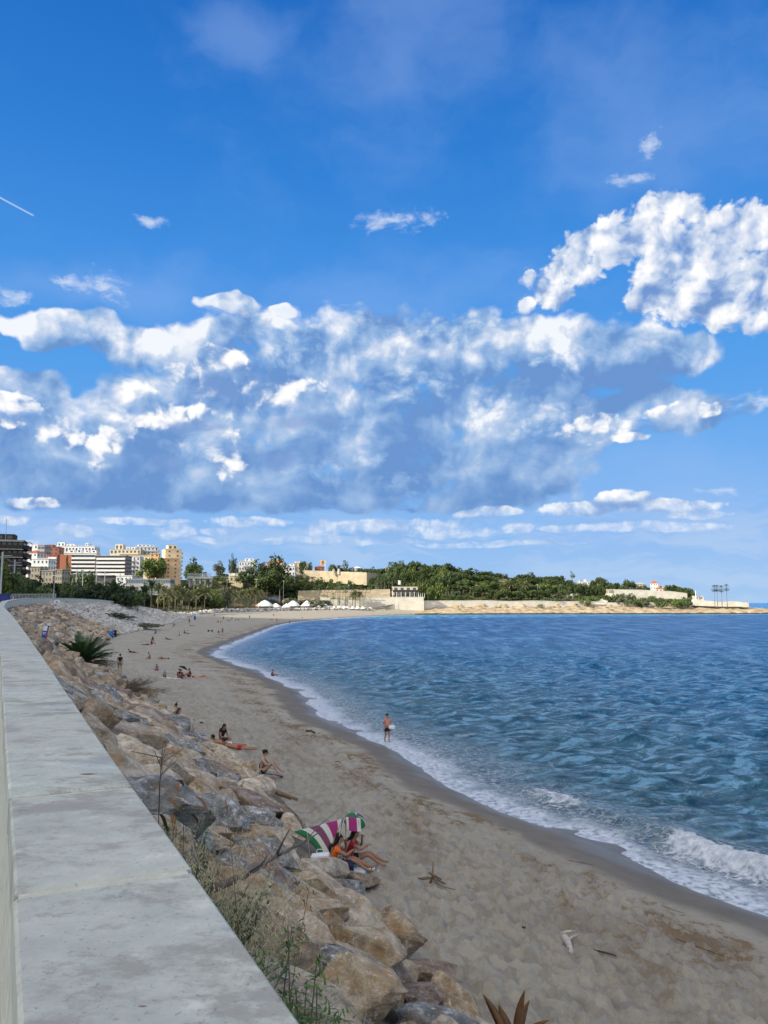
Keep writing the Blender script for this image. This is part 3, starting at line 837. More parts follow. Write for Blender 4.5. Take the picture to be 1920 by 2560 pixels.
def build_rocks():
    rg = random.Random(11)
    kinds = ['tan', 'grey', 'cream', 'brown']
    hi = {k: [rock_mesh(100+i*7+j, 4, 'boulder', RM[k], 13+i % 3, (1.3+.35*(i % 3), .95, .62+.1*(i % 2))) for i in range(5)] for j, k in enumerate(kinds)}
    me_ = {k: [rock_mesh(300+i*7+j, 3, 'boulder', RM[k], 12) for i in range(3)] for j, k in enumerate(kinds)}
    word = dict(tan='tan sandstone', grey='blue grey veined', cream='cream and white', brown='dark brown')
    placed = []
    def where(x, y):
        f = np.interp(y, [p[1] for p in FT], [p[0] for p in FT]); w = np.interp(y, [p[1] for p in WL], [p[0] for p in WL]); t = (x-w)/(f-w)
        a = 'by the sea wall' if t < .3 else ('mid slope' if t < .68 else 'at the sand edge')
        b = ('at the bottom of the picture' if y < 9.5 else 'under the fallen branch' if y < 13.5 else 'just below the striped shelter' if y < 18 else 'level with the striped shelter' if y < 23 else 'level with the woman in the cap' if y < 30 else 'level with the three lying friends' if y < 37 else 'level with the reading couple' if y < 46 else 'beside the bare shrub' if y < 56 else 'towards the palm bush')
        return a+', '+b
    def put(x, y, s, k, rz=None, tilt=None, label=None, lift=.22, hires=True):
        me = rg.choice(hi[k] if hires else me_[k]); o = bpy.data.objects.new('boulder', me)
        z = gz(x, y)
        o.location = (x, y, z+s*lift); o.scale = (s, s*rg.uniform(.8, 1.15), s*rg.uniform(.8, 1.2))
        o.rotation_euler = (rg.uniform(-.35, .35), (tilt if tilt is not None else rg.uniform(.1, .75)), rz if rz is not None else rg.gauss(.1, .45))
        link(o); tag(o, label or ('broad ' if s > .62 else 'small ' if s < .42 else '')+word[k]+' boulder '+where(x, y), 'boulder', ROCK_G)
        placed.append((x, y, s)); return o
    big = [(562, 1935, 2.2, .62, 'cream', 'rounded pinkish cream boulder standing above the sand, nearest the woman in the cap'),
           (622, 1960, 2.0, .46, 'tan', 'rounded grey tan boulder on the sand to the right of the pinkish one'),
           (640, 2035, 2.0, .78, 'cream', 'large square cream boulder stained orange at the sand edge'),
           (500, 1885, 2.3, .40, 'cream', 'small yellow cream boulder just below the three sunbathers'),
           (728, 2085, 2.1, .55, 'cream', 'pale pink boulder behind the striped blanket shelter'),
           (850, 2225, 2.3, .70, 'grey', 'grey lichened boulder with a round orange patch below the shelter'),
           (905, 2330, 2.2, .48, 'grey', 'narrow grey and white boulder at the sand edge under the lichened one'),
           (985, 2400, 1.9, .30, 'brown', 'small dark brown boulder lying half in the sand near the bottom'),
           (1060, 2440, 2.0, .50, 'brown', 'reddish brown boulder streaked with white near the bottom of the slope'),
           (1010, 2475, 2.3, .40, 'tan', 'squat tan boulder between the reddish brown one and the big grey one'),
           (1040, 2545, 2.3, .50, 'brown', 'dark boulder with a white crest at the bottom of the picture'),
           (830, 2500, 3.6, .72, 'grey', 'big round mottled lilac grey boulder lowest beside the wall'),
           (700, 2330, 4.3, .60, 'cream', 'pinkish grey boulder touching the wall beside the green tufts'),
           (960, 2300, 2.6, .75, 'tan', 'long tan slab sloping down to the right towards the sand'),
           (880, 2390, 3.2, .85, 'tan', 'long brown tan slab below the centre of the slope'),
           (590, 2130, 3.6, .50, 'grey', 'dark blue grey boulder with white scratches near the oat grass'),
           (690, 2110, 3.0, .60, 'cream', 'white veined boulder left of the striped shelter'),
           (760, 2230, 3.0, .50, 'grey', 'white speckled boulder below the fallen branch'),
           (880, 2170, 2.2, .55, 'tan', 'ochre boulder beside the white bundle at the shelter'),
           (470, 1850, 3.0, .60, 'grey', 'dark grey flat faced boulder above the yellow one'),
           (330, 1770, 5.5, .75, 'brown', 'dark overhanging slab of rock close to the wall'),
           (270, 1745, 5.8, .60, 'grey', 'lilac striped boulder nearest the wall by the dark slab'),
           (350, 1735, 4.2, .80, 'cream', 'long yellow boulder on the crest left of the bare shrub')]
    for (px, py, z, s, k, lb) in big:
        x, y = G(px, py, z); put(x, y, s, k, label=lb, lift=.25)
    placed += [(*G(795, 2158, 1.8), 1.9), (*G(760, 2120, 1.8), 1.3), (*G(515, 1866, 1.8), 1.7), (*G(560, 1868, 1.8), 1.3), (*G(440, 1794, 1.8), 1.7), (*G(650, 1936, 1.8), 1.5), (*G(300, 1682, 1.8), 2.0)]
    NEX = 7
    cand = []
    for k in range(5200):
        yy = 2.0+ (k/5200)**1.0*165; cand.append((rg.uniform(-80, 7), yy))
    cand = []
    yy = 1.5
    while yy < 170:
        sp = .86 if yy < 22 else (.95 if yy < 48 else 1.2)
        xx = np.interp(yy, [p[1] for p in WL], [p[0] for p in WL])-.3
        xe = np.interp(yy, [p[1] for p in FT], [p[0] for p in FT])+1.2
        while xx < xe:
            cand.append((xx+rg.uniform(-.35, .35)*sp, yy+rg.uniform(-.35, .35)*sp, sp)); xx += sp*1.05
        yy += sp*.92
    cx = np.array([c[0] for c in cand]); cy = np.array([c[1] for c in cand])
    land, inl, wal, ds, df, dw, zw, al = zones(cx, cy)
    H = height(cx, cy, (land, inl, wal, ds, df, dw, zw, al))
    low = MB(); n = 0
    sv, sf, sm = [], [], []
    items = []
    for i, (x, y, sp) in enumerate(cand):
        if wal[i]: continue
        if dw[i] < .12*sp+.05: continue
        if (not inl[i]) or df[i] < .45*sp: continue
        if any((x-a)**2+(y-b)**2 < (.75*c)**2 for a, b, c in placed): continue
        s = sp*rg.uniform(.46, .80)*(1.3 if rg.random() < .15 else 1)
        if dw[i] < s*.95: s = max(.26, dw[i]*.85)
        items.append((math.hypot(x, y), x, y, s, float(H[i])))
    items.sort()
    return items, placed, put, hi, me_, rg
def scatter_rocks():
    items, placed, put, hi, me_, rg = build_rocks()
    nb = 300-(len(placed)-7)-2
    kk = ['tan', 'tan', 'grey', 'cream', 'cream', 'brown', 'tan', 'grey']
    vis = []
    for it in items[:]:
        d, x, y, s, h = it
        # inside the view
        u = x/y if y > 0 else 9
        px = 960+FPX*u; py = 1507+FPX*(8.5-h)/y
        vis.append(-40 < px < 1960 and py < 2640)
    near = [it for it, v in zip(items, vis) if v][:nb]
    ns = set(id(i) for i in near)
    rest = [it for it in items if id(it) not in ns]
    for j, (d, x, y, s, h) in enumerate(near):
        put(x, y, s, rg.choice(kk), hires=j < 190, lift=.12 if s < .4 else .2)
    # everything farther joined into a few sheets of rubble
    proto = {}
    for k in ('tan', 'grey', 'cream', 'brown'):
        L = []
        for i in range(4):
            me = rock_mesh(500+i, 2, 'r', RM[k], 7)
            v = np.empty(len(me.vertices)*3, np.float32); me.vertices.foreach_get('co', v); f = np.array([p.vertices[:] for p in me.polygons])
            L.append((v.reshape(-1, 3), f))
        proto[k] = L
    # the far bank of pale stone
    far = []
    yy = 168.0
    while yy < 575:
        sp = 1.25 if yy < 260 else 1.7
        if yy < 400:
            x0 = np.interp(yy, [p[1] for p in WL], [p[0] for p in WL])-2; x1 = np.interp(yy, [p[1] for p in FT], [p[0] for p in FT])+2
        else:
            x1 = np.interp(yy, [p[1] for p in FT], [p[0] for p in FT])+1; x0 = x1-5
        xx = x0
        while xx < x1: far.append((xx+rg.uniform(-.4, .4)*sp, yy+rg.uniform(-.4, .4)*sp, sp)); xx += sp*.95
        yy += sp*.95
    fx = np.array([c[0] for c in far]); fy = np.array([c[1] for c in far]); Z = zones(fx, fy); Hf = height(fx, fy, Z)
    ok = (~Z[2]) & (Z[1] | (Z[4] < .6))
    fr = [(0, fx[i], fy[i], far[i][2]*rg.uniform(.5, .8), float(Hf[i])) for i in range(len(far)) if ok[i]]
    def joined(lst, names, label, weights):
        for k, w in weights:
            VV, FF = [], []; base = 0
            for (d, x, y, s, h) in lst:
                if (hash((round(x, 3), round(y, 3))) % 1000)/1000 >= w[1] or (hash((round(x, 3), round(y, 3))) % 1000)/1000 < w[0]: continue
                v, f = proto[k][rg.randrange(4)]
                M = np.array((Euler((rg.uniform(-.4, .4), rg.uniform(0, .7), rg.uniform(0, 6.28))).to_matrix()))
                q = (v*np.array([s, s*rg.uniform(.8, 1.1), s*rg.uniform(.75, 1.05)]))@M.T+np.array([x, y, h+s*.15])
                VV.append(q); FF.append(f+base); base += len(q)
            if not VV: continue
            me = np_mesh(names, np.concatenate(VV), np.concatenate(FF), RMF.get(names+k, RM[k]), smooth=False)
            o = link(bpy.data.objects.new(names, me)); tag(o, label[k], 'rocks', kind='stuff')
    RMF = {}
    word = dict(tan='tan', grey='blue grey', cream='cream', brown='brown')
    pale = rock_bank_material()
    for k in ('tan', 'grey', 'cream', 'brown'): RMF['rubble_bank'+k] = pale
    joined(rest, 'riprap', {k: 'mass of smaller '+word[k]+' rocks in the slope between the near boulders and the bend' for k in word}, [('tan', (0, .5)), ('cream', (.5, .72)), ('grey', (.72, .86)), ('brown', (.86, 1))])
    joined(fr, 'rubble_bank', {k: 'bank of pale broken stone below the bend of the promenade' for k in word}, [('cream', (0, 1))])
def rock_bank_material():
    m, nt, b = new_mat('pale_stone')
    p = geo_pos(nt)
    n = noi(p, .75, 5, .6, d3='3D'); n2 = noi(p, .09, 4, .6, d3='3D'); n3 = noi(p, 4, 5, .6, d3='3D')
    c = ramp((n*.6+n3*.4).cl(), [(.3, (.26, .235, .19)), (.5, (.50, .47, .41)), (.7, (.70, .68, .62))])
    c = mixc(step(n2, .55, .66)*.55, c, (.20, .18, .12))
    setin(nt, b, 'Base Color', c); setin(nt, b, 'Roughness', .95); bump(nt, b, n3, .8, .2)
    return m
scatter_rocks()

# ------------------------------------------------------------------ plants on the slope
M_STRAW = flat('dry_straw', (.58, .50, .32), .8, .25, 6)
M_GREEN = flat('green_leaf', (.055, .115, .022), .6, .4, 5)
M_GREEN2 = flat('bright_leaf', (.09, .17, .03), .6, .35, 5)
M_PALM = flat('palm_leaf', (.055, .105, .035), .55, .35, 2)
M_DRYLEAF = flat('brown_leaf', (.20, .10, .04), .75, .3, 7)
M_TWIG = flat('bare_twig', (.15, .12, .09), .9, .25, 8)
M_BARK = flat('bark', (.20, .155, .11), .95, .3, 8, .6)
M_BLACK = flat('black_metal', (.015, .015, .017), .5, .1, 5)

def blade(mb, p, d, L, w, droop=.4, seg=4):
    "a tapering bent leaf blade"
    p = Vector(p); d = Vector(d).normalized(); side = d.cross(Vector((0, 0, 1)))
    side = side.normalized() if side.length > .01 else Vector((1, 0, 0))
    i0 = len(mb.v)
    for k in range(seg+1):
        t = k/seg; q = p+d*L*t+Vector((0, 0, -droop*L*t*t)); ww = w*(1-t)**.7*.5+.0004
        mb.v += [tuple(q-side*ww), tuple(q+side*ww)]
    for k in range(seg): mb.f.append((i0+2*k, i0+2*k+1, i0+2*k+3, i0+2*k+2))
def oat_stalk(mb, hd, p, d, L, rg):
    "thin stem with hanging oat heads"
    p = Vector(p); d = Vector(d).normalized()
    pts = [p+d*L*t+Vector((d.x, d.y, 0))*.25*L*t*t+Vector((0, 0, -.12*L*t*t)) for t in (0, .3, .6, .8, 1)]
    mb.tube(pts, [.0022, .002, .0016, .0012, .0008], 4)
    for k in range(rg.randint(26, 40)):
        t = rg.uniform(.45, 1.0); q = p+d*L*t+Vector((d.x, d.y, 0))*.25*L*t*t+Vector((0, 0, -.12*L*t*t))
        a = rg.uniform(0, 6.28); q2 = q+Vector((math.cos(a)*.022, math.sin(a)*.022, rg.uniform(-.02, .02)))
        l = rg.uniform(.016, .028); dr = Vector((rg.uniform(-.5, .5)+d.x*.4, rg.uniform(-.5, .5)+d.y*.4, -rg.uniform(.3, 1))).normalized()
        s = dr.orthogonal().normalized()*.0032; s2 = dr.cross(s)
        m = q2+dr*l*.4; e = q2+dr*l
        hd.quad(q2, m+s, e, m-s); hd.quad(q2, m+s2, e, m-s2)
def plant_root(px, py, z):
    x, y = G(px, py, z); return (x, y, gz(x, y))
def grass_clump(px, py, z, n_st, n_bl, label, seed, spread=.35, L=.7, lean=(.1, -.1)):
    rg = random.Random(seed); x, y = G(px, py, z); z0 = gz(x, y)
    root = empty('oat_grass', (x, y, z0)); tag(root, label, 'grass', 'clumps of grass along the sea wall')
    st, hd, bl = MB(), MB(), MB()
    up = z-z0
    for k in range(n_st):
        a = rg.uniform(0, 6.28); r = spread*rg.random()**.5
        oat_stalk(st, hd, (r*math.cos(a), r*math.sin(a)*1.4, 0), (rg.gauss(lean[0], .16), rg.gauss(lean[1], .16), 1), up+L*rg.uniform(.1, .75), rg)
    for k in range(n_bl):
        a = rg.uniform(0, 6.28); r = spread*1.1*rg.random()**.5
        blade(bl, (r*math.cos(a), r*math.sin(a)*1.4, up*.55*rg.random()), (rg.gauss(0, .45), rg.gauss(0, .45), 1), (up*.6+L*.55)*rg.uniform(.5, 1), .012, rg.uniform(.1, .6))
    if n_st:
        st.build('stems', M_STRAW, root); hd.build('seed_heads', M_STRAW, root)
    if n_bl: bl.build('blades', M_GREEN, root)
    return root
def leafy_tuft(px, py, z, label, seed, n=420, rad=.28, h=.4, mat=None, name='green_shrub'):
    rg = random.Random(seed); x, y = G(px, py, z); z0 = gz(x, y); up = max(z-z0, .1)
    root = empty(name, (x, y, z0)); tag(root, label, 'plant', 'small green plants beside the coping')
    st, lf = MB(), MB()
    stems = []
    for k in range(16):
        a = rg.uniform(0, 6.28); tip = Vector((math.cos(a)*rad*rg.uniform(.3, 1), math.sin(a)*rad*rg.uniform(.4, 1.5), up*rg.uniform(.5, 1)+h*rg.uniform(.1, .6)))
        base = Vector((rg.gauss(0, .05), rg.gauss(0, .05), 0)); mid = base.lerp(tip, .5)+Vector((0, 0, .08))
        st.tube([base, mid, tip], [.006, .004, .002], 4); stems.append((base, mid, tip))
    for k in range(n*3):
        b_, m_, t_ = rg.choice(stems); t = rg.uniform(.25, 1); q = m_.lerp(t_, (t-.25)/.75)
        d = Vector((rg.gauss(0, 1), rg.gauss(0, 1), rg.uniform(-.1, 1.2))).normalized()
        blade(lf, q+Vector((rg.gauss(0, .03),)*3), d, rg.uniform(.025, .055), rg.uniform(.008, .014), .3, 2)
    st.build('stems', M_TWIG, root); lf.build('leaves', mat or M_GREEN, root)
def build_plants():
    # oat grass and greenery against the coping
    for i, (px, py, z, ns, nb, sp, L) in enumerate([(352, 2010, 7.4, 26, 30, .16, .2), (385, 2060, 7.4, 30, 50, .18, .2), (425, 2090, 7.3, 26, 140, .2, .22), (470, 2110, 7.15, 24, 180, .22, .28), (505, 2150, 7.05, 18, 260, .22, .25), (560, 2210, 7.0, 7, 240, .2, .2)]):
        lb = ['pale dry oat grass highest up the coping edge', 'dense pale oat heads leaning over the coping', 'oat grass with green blades at the coping edge', 'tall oat grass thick with seed heads halfway down the wall', 'oat grass with a dark green base above the fallen branch', 'green grass clump under the fallen branch'][i]
        grass_clump(px, py, z, ns, nb, lb, 20+i, sp, L, (.25, -.15))
    leafy_tuft(455, 2060, 6.9, 'loose dark green shrub growing through the oat grass', 41, 600, .28, .22)
    leafy_tuft(545, 2185, 7.0, 'feathery dark green shrub below the fallen branch', 42, 900, .30, .2)
    leafy_tuft(665, 2370, 7.2, 'small green plant in the gap beside the coping', 43, 380, .14, .14)
    leafy_tuft(745, 2440, 7.1, 'bright green leafy plant lowest but one along the coping', 44, 520, .17, .12, M_GREEN2)
    leafy_tuft(770, 2495, 7.0, 'green plant with dry blades at the lowest corner of the coping', 45, 300, .12, .10)
    for i, (px, py, z, lb) in enumerate([(640, 2375, 7.2, 'thin oat stalks over the small green plant'), (700, 2430, 7.15, 'oat stalks over the bright green plant'), (760, 2520, 7.1, 'oat stalks spilling over the lowest corner of the coping'), (800, 2555, 7.1, 'oat stalks at the bottom edge beside the coping')]):
        grass_clump(px, py, z, 6, 16, lb, 60+i, .12, .12, (.3, -.2))
    # two lone tall oats in front of the boulders
    for i, (px, py, z, L, lb) in enumerate([(845, 2430, 6.2, 1.1, 'single tall oat stalk standing before the long tan slab'), (560, 2015, 5.6, 1.0, 'grey dry stalk standing before the square cream boulder'), (650, 2380, 6.9, .9, 'thin reddish dry stalk above the small green plant'), (310, 2240, 7.0, .8, 'dry stalk at the wall')][:3]):
        rg = random.Random(80+i); x, y = G(px, py, z); z0 = gz(x, y)
        root = empty('oat_stalk', (x, y, z0)); tag(root, lb, 'grass'); st, hd = MB(), MB()
        oat_stalk(st, hd, (0, 0, 0), (-.08, .05, 1), z-z0+L, rg); oat_stalk(st, hd, (0.03, 0, 0), (.1, .02, 1), (z-z0+L)*.8, rg)
        st.build('stem', M_STRAW if i != 2 else M_DRYLEAF, root); hd.build('seed_heads', M_STRAW if i != 2 else M_DRYLEAF, root)
    # fallen forked branch
    def P3(px, py, z): x, y = G(px, py, z); return Vector((x, y, z))
    b = [P3(536, 2219, 7.15), P3(610, 2190, 7.0), P3(690, 2140, 6.75), P3(760, 2105, 6.5), P3(800, 2080, 6.3)]
    root = empty('fallen_branch', b[0]); tag(root, 'long forked grey bare branch lying across the boulders below the wall', 'branch')
    rl = lambda L: [p-b[0] for p in L]
    MB().tube(rl(b), [.022, .019, .015, .010, .004], 7).build('limb', M_TWIG, root, True)
    for F, r in (([b[2], P3(706, 2105, 6.85), P3(726, 2070, 6.95)], .011), ([b[2], P3(725, 2128, 6.8), P3(750, 2085, 6.9)], .008), ([b[3], P3(800, 2062, 6.6), P3(850, 2022, 6.6)], .005), ([b[1], P3(655, 2160, 7.1), P3(668, 2140, 7.2)], .006)):
        MB().tube(rl(F), [r, r*.7, r*.3], 5).build('twig', M_TWIG, root, True)
    # dark stem with curled brown leaves
    x, y, z0 = plant_root(398, 2010, 7.0)
    root = empty('withered_plant', (x, y, z0)); tag(root, 'withered plant with a thin dark stem and curled brown leaves by the coping', 'plant')
    rg = random.Random(5); h = 7.15-z0
    top = Vector(P3(406, 1878, 7.75))-Vector((x, y, z0)); st = [Vector((0, 0, 0)), Vector((0, 0, h)), top]
    MB().tube(st, [.005, .004, .002], 6).build('stem', M_TWIG, root, True)
    t = MB()
    for k in range(9):
        q = st[1].lerp(st[2], rg.uniform(.1, .9)); t.tube([q, q+Vector((rg.gauss(0, .10), rg.gauss(0, .08), rg.uniform(.05, .14)))], [.004, .0015], 4)
    t.build('twigs', M_TWIG, root)
    for k in range(7):
        lf = MB(); q = Vector((rg.uniform(.04, .26), rg.uniform(-.15, .15), h-.05+rg.uniform(-.2, .14))); a = rg.uniform(-1.0, 1.2)
        d = Vector((math.cos(a), math.sin(a), rg.uniform(-1.1, .2))).normalized(); s = d.cross(Vector((0, 0, 1))).normalized()
        L = rg.uniform(.08, .14)
        i0 = 0; n = 6
        for j in range(n+1):
            u = j/n; w = .022*math.sin(math.pi*min(u*.95+.05, 1))**.8; c = q+d*L*u+Vector((0, 0, -L*.7*u*u))
            lf.v += [tuple(c-s*w+Vector((0, 0, w*.7))), tuple(c), tuple(c+s*w+Vector((0, 0, w*.7)))]
        for j in range(n): lf.f += [(3*j, 3*j+1, 3*j+4, 3*j+3), (3*j+1, 3*j+2, 3*j+5, 3*j+4)]
        lf.build('leaf', M_DRYLEAF, root, True)
    # the dead agave at the foot of the slope
    x, y = 2.55, 10.6; z0 = gz(x, y)
    x, y = G(1290, 2580, z0+.25)
    root = empty('dead_agave', (x, y, gz(x, y)+.1)); root.scale = (1.15, 1.15, 1.2); tag(root, 'dead brown agave with upright pointed leaves at the bottom edge', 'plant')
    for k, (dx, dz, L, w) in enumerate([(.08, 1, .78, .11), (-.42, 1, .72, .10), (.28, 1, .52, .10), (-.85, .75, .50, .08), (-.62, .35, .5, .09), (.62, .55, .42, .10), (.95, .5, .75, .10), (.15, .8, .5, .12), (-.2, .6, .45, .12), (1.2, .62, .55, .09)]):
        lf = MB(); q = Vector((dx*.16, (k % 3-1)*.07, .02)); d = Vector((dx, (k % 3-1)*.2, dz)).normalized(); s = Vector((1, .25*((-1)**k), 0)).cross(d).cross(d).normalized(); s = Vector((d.z, .2, -d.x)).normalized(); nrm = d.cross(s)
        for j in range(8):
            u = j/7; ww = w*(math.sin(math.pi*min(1, .35+u*.65)))**.8*.6+.003; c = q+d*L*u+nrm*.07*math.sin(u*3)*L; c += Vector((dx*.25*u*u*L, 0, -abs(dx)*.2*u*u*L))
            lf.v += [tuple(c-s*ww+nrm*ww*.45), tuple(c-nrm*ww*.15), tuple(c+s*ww+nrm*ww*.45), tuple(c-nrm*(ww*.4))]
        for j in range(7): 
            a = 4*j; lf.f += [(a, a+1, a+5, a+4), (a+1, a+2, a+6, a+5), (a+2, a+3, a+7, a+6), (a+3, a, a+4, a+7)]
        lf.build('leaf', M_DRYLEAF, root, True)
    # bare shrub leaning over the sand
    x, y = G(300, 1738, 3.2); z0 = gz(x, y)
    root = empty('bare_shrub', (x, y, z0)); tag(root, 'leafless grey shrub leaning out from the boulders over the sand', 'shrub')
    rg = random.Random(9); limbs, tw = MB(), MB()
    for k in range(15):
        d = Vector((rg.uniform(.35, 1.0), rg.uniform(-.75, .35), rg.uniform(.05, .75))).normalized(); L = rg.uniform(1.0, 2.7)
        p0 = Vector((rg.gauss(0, .15), rg.gauss(0, .15), .05)); p1 = p0+d*L*.5+Vector((0, 0, .1)); p2 = p0+d*L+Vector((0, 0, -.14*L))
        limbs.tube([p0, p1, p2], [.028, .017, .006], 5)
        for j in range(22):
            t = rg.uniform(.25, 1); q = p0.lerp(p1, t*2) if t < .5 else p1.lerp(p2, t*2-1)
            e = (d+Vector((rg.gauss(0, .45), rg.gauss(0, .45), rg.gauss(.1, .3)))).normalized(); l = rg.uniform(.25, .75)
            m = q+e*l*.5; t2 = q+e*l+Vector((0, 0, -.05)); tw.tube([q, m, t2], [.008, .005, .002], 3)
            for _ in range(3):
                e2 = (e+Vector((rg.gauss(0, .5), rg.gauss(0, .5), rg.gauss(0, .4)))).normalized(); tw.tube([m, m+e2*l*.5], [.004, .0015], 3)
    limbs.build('limbs', M_TWIG, root); tw.build('twigs', M_TWIG, root)
    # young palm
    x, y = G(205, 1668, 3.4); z0 = gz(x, y)
    palm_bush(x, y, z0, 3.2, 84, 'young bushy palm with dark green upright fronds on the boulder slope', 31)
    # weeds among the rocks
    rg = random.Random(77)
    spots = [(700, 2290, 6.4), (520, 2300, 7), (430, 1930, 6.5), (610, 2080, 5.4), (355, 1880, 6.6), (540, 2020, 5), (180, 1640, 6), (205, 1600, 5.5), (300, 1830, 6.5), (120, 1560, 7)]
def frond(mb, base, az, el, L, rg, n=26, lw=.03, ll=.42, fold=.5, droop=.55):
    d0 = Vector((math.cos(az)*math.cos(el), math.sin(az)*math.cos(el), math.sin(el))); hz = Vector((math.cos(az), math.sin(az), 0))
    side = Vector((-math.sin(az), math.cos(az), 0)); pts = []
    for k in range(7):
        t = k/6; pts.append(base+d0*L*t+hz*L*.12*t*t+Vector((0, 0, -droop*L*t*t*(.4+.6*math.cos(el)))))
    mb.tube(pts, [.03*L/3*(1-.85*k/6)+.004 for k in range(7)], 3, False)
    for k in range(n):
        t = .12+.88*k/n; i = min(int(t*6), 5); q = pts[i].lerp(pts[i+1], t*6-i); tg = (pts[i+1]-pts[i]).normalized()
        up = side.cross(tg)*-1
        l = ll*math.sin(math.pi*min(1, .18+t*.80))**.6*rg.uniform(.85, 1.1)*L/3
        for sg in (-1, 1):
            dd = (side*sg*.75+tg*.65+up*fold*rg.uniform(.5, 1.1)).normalized(); e = q+dd*l+Vector((0, 0, -.10*l)); w = tg*lw*L/3
            mb.tri(q-w, q+w, e)
def palm_bush(x, y, z0, H, n, label, seed):
    rg = random.Random(seed); root = empty('young_palm', (x, y, z0)); tag(root, label, 'palm')
    for k in range(n):
        t = k/n; el = R(82-70*t**.9+rg.uniform(-8, 8)); az = k*2.4+rg.uniform(-.2, .2); mb = MB()
        frond(mb, Vector((.12*math.cos(az), .12*math.sin(az), .25)), az, el, H*rg.uniform(.75, 1.05)*(1 if t < .7 else .85), rg, 30, .05, .55, .5, .42 if t < .8 else .3)
        mb.build('frond', M_PALM if t < .82 else M_DRYLEAF if rg.random() < .45 else M_PALM, root)
    MB().tube([(0, 0, -.1), (0, 0, .5)], [.22, .16], 9).build('trunk', M_BARK, root)
build_plants()

